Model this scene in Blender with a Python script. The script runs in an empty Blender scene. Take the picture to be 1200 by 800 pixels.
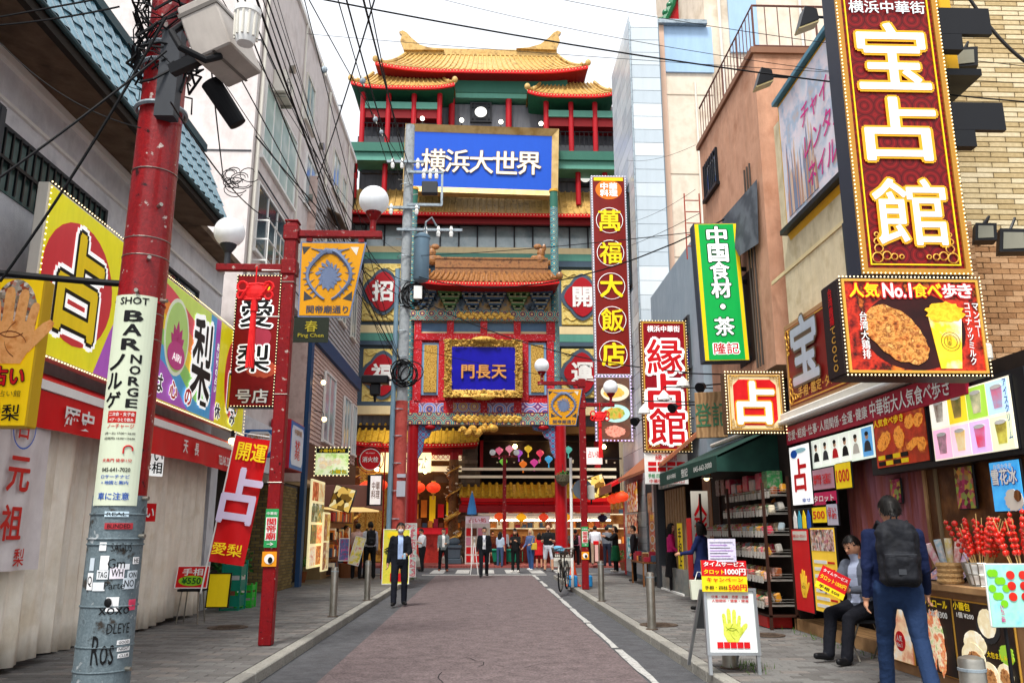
import bpy, bmesh, math, random
from mathutils import Vector, Matrix
R = math.radians
random.seed(7)
scene = bpy.context.scene
COL = scene.collection
# -- camera
FPX = 960.0                       # focal length in pixels of the 1200 px wide photograph (28.8 mm)
CAM = Vector((0, 0, 1.55))
PITCH = math.atan(223 / FPX); YAW = -math.atan(32 / (FPX / math.cos(PITCH)))
cam_d = bpy.data.cameras.new('camera'); cam_d.lens = 28.8; cam_d.sensor_width = 36.0
cam_d.clip_start = 0.1; cam_d.clip_end = 3000
cam_o = bpy.data.objects.new('camera', cam_d); COL.objects.link(cam_o)
cam_o.location = CAM; cam_o.rotation_euler = (R(90) + PITCH, 0, YAW)
scene.camera = cam_o
# -- daylight: bright overcast
world = bpy.data.worlds.new('World'); scene.world = world; world.use_nodes = True
SUN_EL, SUN_ROT = R(58), R(200)
nt = world.node_tree; nt.nodes.clear()
w_out = nt.nodes.new('ShaderNodeOutputWorld'); w_bg = nt.nodes.new('ShaderNodeBackground')
w_sky = nt.nodes.new('ShaderNodeTexSky'); w_sky.sky_type = 'NISHITA'; w_sky.sun_disc = False
w_sky.sun_elevation = SUN_EL; w_sky.sun_rotation = SUN_ROT; w_sky.dust_density = 4.0; w_sky.air_density = 1.0
w_hs = nt.nodes.new('ShaderNodeHueSaturation'); w_hs.inputs['Saturation'].default_value = 0.22
w_mix = nt.nodes.new('ShaderNodeMix'); w_mix.data_type = 'RGBA'; w_mix.inputs['Factor'].default_value = 0.6
w_mix.inputs[7].default_value = (8.6, 8.9, 9.4, 1)      # even cloud layer
nt.links.new(w_sky.outputs[0], w_hs.inputs['Color']); nt.links.new(w_hs.outputs[0], w_mix.inputs[6])
nt.links.new(w_mix.outputs[2], w_bg.inputs[0]); nt.links.new(w_bg.outputs[0], w_out.inputs[0])
w_bg.inputs[1].default_value = 0.12
sun_d = bpy.data.lights.new('sun', 'SUN'); sun_d.energy = 2.6; sun_d.angle = R(14); sun_d.color = (1.0, 0.96, 0.9)
sun_o = bpy.data.objects.new('sun', sun_d); COL.objects.link(sun_o)
sun_o.rotation_euler = (R(90) - SUN_EL, 0, math.pi - SUN_ROT)
scene.view_settings.view_transform = 'Standard'; scene.view_settings.look = 'None'
scene.view_settings.exposure = 0.72; scene.view_settings.gamma = 1.0
scene.cycles.max_bounces = 6; scene.cycles.diffuse_bounces = 4; scene.cycles.glossy_bounces = 3
scene.cycles.use_denoising = True
# -- where a photo pixel falls on a plane of the place
_cp, _sp = math.cos(PITCH), math.sin(PITCH); _cy, _sy = math.cos(-YAW), math.sin(-YAW)
_F = Vector((_sy * _cp, _cy * _cp, _sp)); _Rt = Vector((_cy, -_sy, 0)); _U = Vector((-_sy * _sp, -_cy * _sp, _cp))
def at(u, v, X=None, Y=None, Z=None):
 d = _F + _Rt * ((u - 600) / FPX) + _U * ((400 - v) / FPX)
 t = X / d.x if X is not None else (Y / d.y if Y is not None else (Z - CAM.z) / d.z)
 return CAM + d * t
def rect(u0, v0, u1, v1, Y):       # world x0,x1,z0,z1 of a pixel rectangle on the plane y=Y
 a = at((u0 + u1) / 2, v0, Y=Y); b = at((u0 + u1) / 2, v1, Y=Y)
 l = at(u0, (v0 + v1) / 2, Y=Y); r = at(u1, (v0 + v1) / 2, Y=Y)
 return l.x, r.x, b.z, a.z
# -- materials
MATS = {}
def srgb(h):
 if isinstance(h, str):
  h = h.lstrip('#'); c = [int(h[i:i + 2], 16) / 255 for i in (0, 2, 4)]
  return tuple((x / 12.92 if x <= 0.04045 else ((x + 0.055) / 1.055) ** 2.4) for x in c)
 return tuple(h)
def mat(name, cols, rough=0.6, metal=0.0, emis=0.0, scale=3.0, tex='noise', bump=0.0, bscale=None, spec=0.22,
  sharp=False, stretch=(1, 1, 1), alpha=1.0, trans=0.0, dirt=0.0, coat=0.0):
 """cols: one colour or a list mixed by a procedural texture in object space"""
 if name in MATS: return MATS[name]
 m = bpy.data.materials.new(name); m.use_nodes = True; MATS[name] = m
 n = m.node_tree; L = n.links.new; b = n.nodes['Principled BSDF']
 cols = [srgb(c) for c in (cols if isinstance(cols, list) else [cols])]
 b.inputs['Roughness'].default_value = rough; b.inputs['Metallic'].default_value = metal
 b.inputs['Specular IOR Level'].default_value = spec
 if coat: b.inputs['Coat Weight'].default_value = coat; b.inputs['Coat Roughness'].default_value = 0.1
 tc = n.nodes.new('ShaderNodeTexCoord'); mp = n.nodes.new('ShaderNodeMapping'); mp.inputs['Scale'].default_value = stretch
 L(tc.outputs['Object'], mp.inputs[0])
 if dirt == 0 and emis < 0.7: dirt = 0.12
 if len(cols) > 1:
  if tex == 'voronoi':
   t = n.nodes.new('ShaderNodeTexVoronoi'); t.inputs['Scale'].default_value = scale
   se = n.nodes.new('ShaderNodeSeparateColor'); L(t.outputs['Color'], se.inputs[0]); fac = se.outputs[0]
  elif tex == 'wave':
   t = n.nodes.new('ShaderNodeTexWave'); t.inputs['Scale'].default_value = scale
   t.inputs['Distortion'].default_value = 4.0; t.inputs['Detail'].default_value = 3; fac = t.outputs['Fac']
  elif tex == 'rings':
   t = n.nodes.new('ShaderNodeTexVoronoi'); t.inputs['Scale'].default_value = scale; t.inputs['Randomness'].default_value = 0.0
   ms = n.nodes.new('ShaderNodeMath'); ms.operation = 'MULTIPLY'; ms.inputs[1].default_value = 22.0
   mn = n.nodes.new('ShaderNodeMath'); mn.operation = 'SINE'; L(t.outputs['Distance'], ms.inputs[0]); L(ms.outputs[0], mn.inputs[0])
   ma = n.nodes.new('ShaderNodeMath'); ma.operation = 'MULTIPLY_ADD'; ma.inputs[1].default_value = 0.5; ma.inputs[2].default_value = 0.5
   L(mn.outputs[0], ma.inputs[0]); fac = ma.outputs[0]
  else:
   t = n.nodes.new('ShaderNodeTexNoise'); t.inputs['Scale'].default_value = scale; t.inputs['Detail'].default_value = 6
   t.inputs['Roughness'].default_value = 0.6; fac = t.outputs['Fac']
  L(mp.outputs[0], t.inputs['Vector'])
  cr = n.nodes.new('ShaderNodeValToRGB'); e = cr.color_ramp; e.interpolation = 'CONSTANT' if sharp else 'LINEAR'
  lo, hi = (0.0, 1.0) if tex != 'noise' else (0.32, 0.68)
  k = len(cols)
  while len(e.elements) < k: e.elements.new(0.5)
  for i, c in enumerate(cols):
   e.elements[i].position = lo + (hi - lo) * (i / k if sharp else i / (k - 1)); e.elements[i].color = (*c, 1)
  L(fac, cr.inputs[0]); col = cr.outputs[0]
 else:
  rgb = n.nodes.new('ShaderNodeRGB'); rgb.outputs[0].default_value = (*cols[0], 1); col = rgb.outputs[0]
 if dirt:
  d1 = n.nodes.new('ShaderNodeTexNoise'); d1.inputs['Scale'].default_value = 2.6; d1.inputs['Detail'].default_value = 10; d1.inputs['Roughness'].default_value = 0.75
  dm = n.nodes.new('ShaderNodeMapping'); dm.inputs['Scale'].default_value = (1.6, 1.6, .35); L(tc.outputs['Object'], dm.inputs[0]); L(dm.outputs[0], d1.inputs['Vector'])
  r1 = n.nodes.new('ShaderNodeMapRange'); r1.inputs[1].default_value = 0.3; r1.inputs[2].default_value = 0.75
  r1.inputs[3].default_value = 1.0 + dirt * 0.5; r1.inputs[4].default_value = 1.0 - dirt
  L(d1.outputs['Fac'], r1.inputs[0])
  mm = n.nodes.new('ShaderNodeVectorMath'); mm.operation = 'SCALE'; L(col, mm.inputs[0]); L(r1.outputs[0], mm.inputs['Scale']); col = mm.outputs[0]
 L(col, b.inputs['Base Color'])
 if emis:
  L(col, b.inputs['Emission Color']); b.inputs['Emission Strength'].default_value = emis
 if bump:
  bt = n.nodes.new('ShaderNodeTexNoise'); bt.inputs['Scale'].default_value = bscale or scale * 4; bt.inputs['Detail'].default_value = 5
  L(tc.outputs['Object'], bt.inputs['Vector'])
  bp = n.nodes.new('ShaderNodeBump'); bp.inputs['Strength'].default_value = bump; bp.inputs['Distance'].default_value = 0.02
  L(bt.outputs['Fac'], bp.inputs['Height']); L(bp.outputs[0], b.inputs['Normal'])
 if trans: b.inputs['Transmission Weight'].default_value = trans; b.inputs['IOR'].default_value = 1.2
 if alpha < 1: b.inputs['Alpha'].default_value = alpha
 return m
red_paint = mat('red_paint', ['#b8a49c', '#7a0a10', '#8a0e14', '#7a0a10', '#84101a', '#7a0a10', '#30090a'], 0.45, scale=11, dirt=0.3, bump=0.15, bscale=30)
red_gloss = mat('red_gloss', ['#9c0f18', '#ac141c'], 0.35, scale=4)
bright_red = mat('bright_red', '#d01218', 0.5)
white_p = mat('white_paint', '#e8e8e4', 0.5, dirt=0.08)
offwhite = mat('offwhite', '#d8d4c8', 0.6, dirt=0.12)
black_m = mat('black_metal', '#15161a', 0.4)
black_rub = mat('black_rubber', '#101114', 0.7)
black_gl = mat('black_gloss', '#0c0c10', 0.2)
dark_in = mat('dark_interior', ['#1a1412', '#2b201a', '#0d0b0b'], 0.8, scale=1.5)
dark_grey = mat('dark_grey', '#3a3d42', 0.6)
steel = mat('steel', ['#8d8a80', '#a6a39a'], 0.35, 0.8, scale=8, bump=0.03)
galv = mat('galvanised', ['#7f8a92', '#97a3aa', '#6d777f'], 0.5, 0.4, scale=6, bump=0.05)
gold = mat('gold', ['#c08a2c', '#e0b458', '#9a6a1c'], 0.35, 0.5, scale=14, bump=0.25)
gold_dark = mat('gold_dark', ['#3d2a10', '#a9782a', '#e2bd62', '#5c3d14'], 0.4, 0.4, scale=18, bump=0.6, bscale=40)
gold_flat = mat('gold_flat', '#d9a544', 0.45, 0.3)
glass_d = mat('dark_glass', ['#26323a', '#3f5059', '#1b2228'], 0.08, 0.0, scale=0.8, spec=0.9)
glass_l = mat('pale_glass', ['#8fa6ac', '#a9bcc0', '#6f8890'], 0.12, 0.0, scale=0.7, spec=0.8)
bulb = mat('warm_bulb', '#ffe6b0', 0.4, emis=1.5)
lit_white = mat('lit_white', '#f4f4ee', 0.4, emis=0.5)
yellow = mat('yellow_print', '#f2d21a', 0.45, emis=0.08)
white_e = mat('white_print_lit', '#f4f6f4', 0.4, emis=0.35)
redp = mat('red_print', '#c8141c', 0.45, emis=0.06)
blackp = mat('black_print', '#0e0e10', 0.5)
whitep = mat('white_print', '#f0f0ec', 0.5)
bluep = mat('blue_print', '#1f58b8', 0.5)
greenp = mat('green_print', '#2c9a56', 0.5)
pinkp = mat('pink_print', '#d83e8a', 0.5)
purplep = mat('purple_print', '#9a4fb4', 0.5)
wood = mat('wood', ['#6e4423', '#8a5a30', '#4d2d16'], 0.5, scale=2.5, tex='wave', bump=0.15, bscale=20)
wood_l = mat('pale_wood', ['#9b7650', '#b08a60', '#80603e'], 0.55, scale=2.0, tex='wave', bump=0.1, bscale=20)
concrete = mat('concrete', ['#9a988f', '#aba9a0', '#84827b'], 0.85, scale=3, bump=0.3, bscale=40)
# -- mesh builder
class MB:
 def __init__(s): s.v, s.f, s.m, s.k = [], [], [], 0
 def add(s, vs, fs, k=None):
  o = len(s.v); s.v += [tuple(p) for p in vs]; s.f += [tuple(i + o for i in f) for f in fs]; s.m += [s.k if k is None else k] * len(fs); return s
 def bx(s, x0, x1, y0, y1, z0, z1, k=None):
  if x0 > x1: x0, x1 = x1, x0
  if y0 > y1: y0, y1 = y1, y0
  if z0 > z1: z0, z1 = z1, z0
  return s.add([(x0,y0,z0),(x1,y0,z0),(x1,y1,z0),(x0,y1,z0),(x0,y0,z1),(x1,y0,z1),(x1,y1,z1),(x0,y1,z1)],
      [(0,3,2,1),(4,5,6,7),(0,1,5,4),(1,2,6,5),(2,3,7,6),(3,0,4,7)], k)
 def bev(s, x0, x1, y0, y1, z0, z1, b=0.01, k=None):      # box with its twelve edges chamfered
  if x0 > x1: x0, x1 = x1, x0
  if y0 > y1: y0, y1 = y1, y0
  if z0 > z1: z0, z1 = z1, z0
  bm = bmesh.new(); bmesh.ops.create_cube(bm, size=1)
  bmesh.ops.scale(bm, vec=(x1-x0, y1-y0, z1-z0), verts=bm.verts); bmesh.ops.translate(bm, vec=((x0+x1)/2, (y0+y1)/2, (z0+z1)/2), verts=bm.verts)
  bmesh.ops.bevel(bm, geom=bm.edges[:], offset=b, segments=1, affect='EDGES')
  bm.verts.index_update(); s.add([v.co[:] for v in bm.verts], [[v.index for v in f.verts] for f in bm.faces], k); bm.free(); return s
 def cyl(s, p0, p1, r0, r1=None, n=12, k=None, caps=True):
  r1 = r0 if r1 is None else r1; p0, p1 = Vector(p0), Vector(p1); d = (p1 - p0)
  if d.length < 1e-6: return s
  d.normalize(); a = d.orthogonal().normalized(); b = d.cross(a)
  vs = []
  for p, r in ((p0, r0), (p1, r1)):
   for i in range(n):
    t = 2 * math.pi * i / n; vs.append(p + a * (r * math.cos(t)) + b * (r * math.sin(t)))
  fs = [(i, (i+1) % n, n + (i+1) % n, n + i) for i in range(n)]
  if caps: fs += [tuple(range(n))[::-1], tuple(range(n, 2*n))]
  return s.add(vs, fs, k)
 def tube(s, pts, r, n=6, k=None, closed=False):
  pts = [Vector(p) for p in pts]; m = len(pts); vs = []; prev = None
  rr = r if isinstance(r, (list, tuple)) else [r] * m
  for i, p in enumerate(pts):
   if closed: d = pts[(i+1) % m] - pts[i-1]
   else: d = pts[min(i+1, m-1)] - pts[max(i-1, 0)]
   d.normalize()
   a = d.orthogonal().normalized() if prev is None else (prev - d * prev.dot(d)).normalized()
   prev = a; b = d.cross(a)
   for j in range(n):
    t = 2*math.pi*j/n; vs.append(p + a*(rr[i]*math.cos(t)) + b*(rr[i]*math.sin(t)))
  fs = []
  for i in range(m if closed else m-1):
   i2 = (i+1) % m
   for j in range(n): fs.append((i*n+j, i*n+(j+1) % n, i2*n+(j+1) % n, i2*n+j))
  if not closed: fs += [tuple(range(n))[::-1], tuple((m-1)*n + j for j in range(n))]
  return s.add(vs, fs, k)
 def sph(s, c, r, sc=(1,1,1), n=12, h=8, k=None):
  vs = [(c[0], c[1], c[2] - r*sc[2])]
  for i in range(1, h):
   ph = -math.pi/2 + math.pi*i/h
   for j in range(n):
    t = 2*math.pi*j/n; vs.append((c[0]+r*sc[0]*math.cos(ph)*math.cos(t), c[1]+r*sc[1]*math.cos(ph)*math.sin(t), c[2]+r*sc[2]*math.sin(ph)))
  vs.append((c[0], c[1], c[2] + r*sc[2])); T = len(vs) - 1; fs = []
  for j in range(n): fs.append((0, 1+(j+1) % n, 1+j)); fs.append((T, T-n+j, T-n+(j+1) % n))
  for i in range(h-2):
   for j in range(n): a = 1+i*n; fs.append((a+j, a+(j+1) % n, a+n+(j+1) % n, a+n+j))
  return s.add(vs, fs, k)
 def lathe(s, prof, c=(0,0,0), n=20, k=None):              # prof [(r,z)]
  vs = []; m = len(prof)
  for r, z in prof:
   for j in range(n): t = 2*math.pi*j/n; vs.append((c[0]+r*math.cos(t), c[1]+r*math.sin(t), c[2]+z))
  fs = [(i*n+j, i*n+(j+1) % n, (i+1)*n+(j+1) % n, (i+1)*n+j) for i in range(m-1) for j in range(n)]
  if prof[0][0] > 1e-5: fs.append(tuple(range(n))[::-1])
  if prof[-1][0] > 1e-5: fs.append(tuple((m-1)*n+j for j in range(n)))
  return s.add(vs, fs, k)
 def prism(s, pts, vec, k=None):                            # polygon extruded along vec
  vec = Vector(vec); n = len(pts); a = [Vector(p) for p in pts]; vs = a + [p + vec for p in a]
  return s.add(vs, [tuple(range(n)), tuple(range(2*n-1, n-1, -1))] + [(i, n+i, n+(i+1) % n, (i+1) % n) for i in range(n)], k)
 def plate(s, pts, y, t=0.006, k=None):                     # flat shape in the local xz plane, facing -y
  return s.prism([(p[0], y, p[1]) for p in pts], (0, t, 0), k)
 def ell(s, x, z, rx, rz, y, t=0.006, n=28, rot=0, k=None):
  c, q = math.cos(rot), math.sin(rot)
  return s.plate([(x + rx*math.cos(a)*c - rz*math.sin(a)*q, z + rx*math.cos(a)*q + rz*math.sin(a)*c) for a in [2*math.pi*i/n for i in range(n)]], y, t, k)
 def tri(s, pts, k=None): return s.add(pts, [tuple(range(len(pts)))], k)
ORG = {}
def link(name, data, parent=None):
 o = bpy.data.objects.new(name, data); COL.objects.link(o)
 if parent is not None: o.parent = parent
 return o
def props(o, label=None, cat=None, group=None, kind=None):
 for k, v in (('label', label), ('category', cat), ('group', group), ('kind', kind)):
  if v: o[k] = v
 return o
def thing(name, label, cat, loc=(0, 0, 0), rot=0, group=None, world=False, tilt=None):
 o = link(name, None); o.location = loc; o.rotation_euler = tilt or (0, 0, rot); o.empty_display_size = 0.1
 ORG[o.name] = Vector(loc) if world else Vector((0, 0, 0))
 return props(o, label, cat, group)
def mesh(mb, name, mats, org=(0, 0, 0), smooth=False):
 me = bpy.data.meshes.new(name); ox, oy, oz = org
 me.from_pydata([(x-ox, y-oy, z-oz) for x, y, z in mb.v], [], mb.f)
 for m in (mats if isinstance(mats, (list, tuple)) else [mats]): me.materials.append(m)
 if len(me.materials) > 1: me.polygons.foreach_set('material_index', mb.m)
 if smooth: me.polygons.foreach_set('use_smooth', [True] * len(me.polygons)); me.set_sharp_from_angle(angle=R(40))
 me.update(); return me
def part(mb, name, mats, parent, smooth=False, label=None, kind=None):
 og = ORG.get(parent.name, Vector((0, 0, 0)))
 o = link(name, mesh(mb, name, mats, og, smooth), parent); ORG[o.name] = og
 return props(o, label, None, None, kind)
def solo(mb, name, mats, label=None, cat=None, group=None, kind=None, smooth=False, loc=None):
 xs, ys, zs = zip(*mb.v); c = loc or ((min(xs)+max(xs))/2, (min(ys)+max(ys))/2, min(zs))
 o = link(name, mesh(mb, name, mats, c, smooth)); o.location = c; ORG[o.name] = Vector(c)
 return props(o, label, cat, group, kind)
def clone(o, parent=None):
 c = o.copy(); COL.objects.link(c); c.parent = parent
 for ch in list(o.children): clone(ch, c)
 return c
def place(o, loc, rot=0, label=None):
 o.location = loc; o.rotation_euler = (0, 0, rot)
 if label: o['label'] = label
 return o
def pieces(parent, name, me, items):
 """copies of one small mesh as parts of parent: items of (x,y,z[,rz[,material index variant]])"""
 og = ORG.get(parent.name, Vector((0, 0, 0)))
 for it in items:
  o = link(name, me[it[4] % len(me)] if isinstance(me, list) else me, parent)
  o.location = Vector(it[:3]) - og
  if len(it) > 3 and it[3]: o.rotation_euler = (0, 0, it[3])
# -- lettering (Blender's own built-in font)
TXT = {}
def glyphs(s, off=0.0, res=2, lsp=1.0, align='CENTER'):
 key = (s, off, res, lsp, align)
 if key not in TXT:
  c = bpy.data.curves.new('t', 'FONT'); c.body = s; c.size = 1; c.offset = off; c.resolution_u = res
  c.align_x = align; c.space_line = lsp; c.fill_mode = 'FRONT'
  o = bpy.data.objects.new('t', c); me = bpy.data.meshes.new_from_object(o)
  vs = [v.co[:] for v in me.vertices]; fs = [tuple(p.vertices) for p in me.polygons]
  bpy.data.objects.remove(o); bpy.data.meshes.remove(me); bpy.data.curves.remove(c)
  TXT[key] = (vs, fs)
 return TXT[key]
def txt(parent, s, x, z, h, w=None, y=-0.03, m=None, bold=0.015, edge=None, er=0.05, edge2=None, er2=0.09, vert=False, slant=0.0, name='lettering', lsp=0.95, t=0.003):
 """text centred on (x,z) in the thing's local xz plane, total height h and width w; edge = contour colour"""
 if vert: s = '\n'.join({'ー': '｜', '～': '｜'}.get(ch, ch) for ch in s)
 vs, fs = glyphs(s, 0.0, lsp=lsp)
 if not vs: return None
 nch = max(1, len([c for c in s if not c.isspace()])); bold = min(bold, .03) * (1.0 if len(vs) / nch < 60 else .6)
 x0, x1 = min(v[0] for v in vs), max(v[0] for v in vs); z0, z1 = min(v[1] for v in vs), max(v[1] for v in vs)
 kz = h / (z1 - z0); kx = (w / (x1 - x0)) if w else kz
 mx, mz = (x0 + x1) / 2, (z0 + z1) / 2
 mb = MB(); mats = [m]
 def lay(dx, dz, yy, k):
  mb.add([(x + (a - mx + dx) * kx + slant * (b - mz) * kz, yy, z + (b - mz + dz) * kz) for a, b, _ in vs], fs, k)
 lay(0, 0, y, 0)
 if bold > .004:
  for i in range(6): lay(bold * math.cos(i * 1.047), bold * math.sin(i * 1.047), y + .0002 * (i + 1), 0)
 for q, (e, r) in enumerate(((edge, er), (edge2, er2))):
  if e is None: continue
  mats.append(e); n = 12 if q else 10
  r = r + bold
  for i in range(n):
   a = 2 * math.pi * i / n; lay(r * math.cos(a), r * math.sin(a), y + t * (1 + q) + i * 0.0003, len(mats) - 1)
 return part(mb, name, mats, parent)
def panel(parent, x0, x1, z0, z1, y, m, name='panel', t=0.006):
 return part(MB().bx(x0, x1, y, y + t, z0, z1), name, m, parent)
def frame(parent, x0, x1, z0, z1, y0, y1, w, m, name='frame'):
 mb = MB(); mb.bx(x0, x1, y0, y1, z1 - w, z1); mb.bx(x0, x1, y0, y1, z0, z0 + w)
 mb.bx(x0, x0 + w, y0, y1, z0 + w, z1 - w); mb.bx(x1 - w, x1, y0, y1, z0 + w, z1 - w)
 return part(mb, name, m, parent)
def bulbs(parent, x0, x1, z0, z1, y, step=0.06, r=0.014, m=None, name='light_string'):
 mb = MB(); m = m or bulb; r *= .72; step *= .8
 def p(x, z): mb.sph((x, y, z), r, n=5, h=4)
 n = max(2, int((x1-x0)/step)); k = max(2, int((z1-z0)/step))
 for i in range(n+1): p(x0+(x1-x0)*i/n, z0); p(x0+(x1-x0)*i/n, z1)
 for i in range(1, k): p(x0, z0+(z1-z0)*i/k); p(x1, z0+(z1-z0)*i/k)
 return part(mb, name, m, parent, kind='stuff')
def wsign(name, label, cat, x0, x1, z0, z1, Y, d=0.2, body=black_m, group=None):
 """a sign that faces down the street towards the camera; local origin at its lower left front corner"""
 t = thing(name, label, cat, (x0, Y, z0), 0, group)
 part(MB().bev(0, x1-x0, 0, d, 0, z1-z0, 0.01), 'casing', body, t)
 return t, x1 - x0, z1 - z0
def cable(pts, r=0.012, sag=0.3, n=14, m=None, name='overhead_cable', label='black overhead cable strung above the street', group='cables overhead', cat='cable'):
 out = []
 for a, b in zip(pts, pts[1:]):
  a, b = Vector(a), Vector(b)
  for i in range(n + (b is None)):
   t = i / n; p = a.lerp(b, t); p.z -= sag * 4 * t * (1 - t); out.append(p)
 out.append(Vector(pts[-1]))
 return solo(MB().tube(out, r, 5), name, m or black_rub, label, cat, group)
# -- GROUND
KX, KR, SW = -2.38, 2.36, 0.12          # kerb lines and pavement height
asphalt = mat('asphalt', ['#45464a', '#5c5d60', '#4c4d51'], 0.85, scale=40, bump=0.6, bscale=140, dirt=0.5)
asphalt_red = mat('red_asphalt', ['#6e6263', '#7e7070', '#5e5455', '#766767'], 0.85, scale=28, bump=0.6, bscale=130, dirt=0.55)
red_tile = mat('red_paving', ['#7c3a36', '#93504a', '#653230'], 0.85, scale=12, bump=0.3)
road_white = mat('road_white', ['#6a686a', '#a8a8a4', '#bcbcb8', '#77757a'], 0.8, scale=14, bump=0.3)
kerb_m = [mat('kerb_stone_%s' % n, c, 0.85, scale=25, bump=0.4, bscale=90, dirt=0.2) for n, c in (('a', ['#87857e', '#9d9b93', '#74726c']), ('b', ['#7c7a75', '#918f88', '#6b6963']))]
paver_m = [mat('paver_%d' % i, c, 0.85, scale=30, bump=0.4, bscale=110, dirt=0.2) for i, c in enumerate((['#6b6a68', '#7b7a77'], ['#62605e', '#706e6c'], ['#716b67', '#7e7974'], ['#5b5957', '#686663']))]
joint = mat('paver_joint', '#4a494b', 0.95)
iron = mat('cast_iron', ['#4b4038', '#5f5146', '#3b332d'], 0.7, 0.3, scale=20, bump=0.6)
g = MB().add([(-200, -30, -.03), (200, -30, -.03), (200, 300, -.03), (-200, 300, -.03)], [(0, 1, 2, 3)])
solo(g, 'ground', asphalt, kind='structure')
solo(MB().bx(KX-.4, KR+.4, -6, 31, -.02, 0), 'road', asphalt, kind='structure')
solo(MB().bx(-60, 60, 31, 37.6, -.02, .001), 'cross_road', asphalt, kind='structure')
solo(MB().add([(KX+.62, -6, .004), (KR-.62, -6, .004), (KR-.62, 31.2, .004), (KX+.62, 31.2, .004)], [(0,1,2,3)]), 'red_road_surface', asphalt_red, kind='structure')
ln = MB(); yy = -6.0                                       # worn edge line: many short uneven pieces
while yy < 29.5:
 L_ = 2.4 + random.random()
 e = [(KR-.60+random.uniform(-.015,.015), yy+L_*i/8) for i in range(9)]; e2 = [(KR-.50+random.uniform(-.018,.018), yy+L_*i/8) for i in range(9)]
 vs = [(x, y, .009) for x, y in e] + [(x, y, .009) for x, y in e2]
 ln.add(vs, [(i, 9+i, 10+i, i+1) for i in range(8)]); yy += L_ + (0.15 if yy < 18 else 0.9)
solo(ln, 'road_edge_line', road_white, kind='structure')
cw = thing('crosswalk', 'white crosswalk bars painted across the end of the street', 'crosswalk', (0, 33.8, 0), world=True)
for i in range(6):
 x = -2.1 + i * 0.98
 part(MB().bx(x, x+.52, 32.6, 35.6, .004, .010), 'stripe', road_white, cw)
solo(MB().bx(-2.3, 2.3, 31.3, 31.7, .002, .009), 'stop_line', road_white, kind='structure')
ck = MB()
for _ in range(7):
 x, y = random.uniform(-1.6, 1.6), random.uniform(8.5, 28); a = random.random()*6.3; L_ = []
 for k in range(9): L_.append((x, y)); a += random.gauss(0, .5); x += .13*math.cos(a); y += .2*math.sin(a)
 L_ = [p for p in L_ if abs(p[0]) < 1.74]
 for p, q in zip(L_, L_[1:]): ck.add([(p[0]-.006, p[1], .0082), (p[0]+.006, p[1], .0082), (q[0]+.005, q[1], .0082), (q[0]-.005, q[1], .0082)], [(0, 1, 2, 3)])
solo(ck, 'road_crack', mat('crack_dark', '#1c1b1e', .95), kind='structure')
fs = MB().bx(-60, 60, 37.6, 41.2, -.02, .10)
solo(fs, 'far_pavement', red_tile, kind='structure')
def pavement(side):
 s = -1 if side == 'left' else 1
 kx = KX if s < 0 else KR; out = s * 5.6; ye = 30.2; r = 1.6
 pts = [(out*1.6, -6), (kx+s*.16, -6), (kx+s*.16, ye-r)]
 pts += [(kx+s*.16 + s*r*(1-math.cos(a)), ye-r+r*math.sin(a)) for a in [math.pi/2*i/8 for i in range(1, 9)]] + [(out*1.6, ye)]
 pts += [(out*6, ye), (out*6, ye-1.5), (out*1.6, ye-1.5)] if False else []
 o = solo(MB().prism([(x, y, 0) for x, y in pts], (0, 0, SW-.012)), 'pavement', joint, kind='structure', loc=(out, 10, 0))
 y = -1.0; ms = [mesh(MB().bev(-.08, .08, 0, .985*.6, -.14, .0, .012), 'kerb_stone', k) for k in kerb_m]
 it = []
 while y < ye - r:
  it.append((kx+s*.08, y, SW, 0, random.randrange(2))); y += .6
 for a in range(6):
  t = R(7.5 + a*15); cx, cyy = kx+s*.08+s*r, ye-r
  it.append((cx - s*r*math.cos(t)*1.0, cyy + r*math.sin(t) - .25, SW, -s*(t), a))
 og = ORG[o.name] = Vector(o.location); pieces(o, 'kerb_stone', ms, it)
 pm = [mesh(MB().add(MBP.v, MBP.f), 'paver', m) for m in paver_m]
 rest = [MB() for _ in paver_m]; near = []
 row = 0; y = 3.0
 while y < 28.4:
  x = kx + s*.17
  off = .15 if row % 2 else 0
  xs = []
  xx = kx+s*.165
  first = True
  while abs(xx) < abs(out)+.1:
   w = .15 if (first and row % 2) else .3
   xs.append((xx, w)); xx += s*w; first = False
  for xx, w in xs:
   near.append((xx + s*w/2, y + .075, w))
  y += .15; row += 1
 def showy(p):
  q = p[1]; vis = abs(p[0])/max(q,.1) < .66 and q > 6.7
  return (0 if vis else 1, q)
 near.sort(key=showy)
 it = []
 for i, (x, y, w) in enumerate(near):
  j = random.choice((0, 0, 1, 1, 2, 3)); z = SW - random.random()*.004
  if i < 290 and w > .2: it.append((x, y, z, 0, j))
  else: rest[j].bx(x-w/2+.004, x+w/2-.004, y-.071, y+.071, z-.03, z)
 pieces(o, 'paver', pm, it)
 big = MB()
 for j, r_ in enumerate(rest):
  big.add(r_.v, r_.f, j)
 part(big, 'paver_field', paver_m, o, kind='stuff')
 return o
MBP = MB().bev(-.146, .146, -.071, .071, -.03, 0, .006)
pave_l = pavement('left'); pave_r = pavement('right')
for (u, v, r, who) in ((310, 780, .0, ''),):
 pass
def manhole(x, y, r, label):
 t = thing('manhole_cover', label, 'manhole cover', (x, y, SW), world=True)
 part(MB().lathe([(r, 0), (r, .012), (r-.03, .016), (r-.05, .008), (0, .008)], (x, y, SW), 28), 'cover', iron, t)
 mb = MB()
 for i in range(-3, 4): mb.bx(x-r*.6, x+r*.6, y+i*r*.18-.008, y+i*r*.18+.008, SW+.008, SW+.014)
 part(mb, 'cover_rib', iron, t, kind='stuff')
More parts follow.
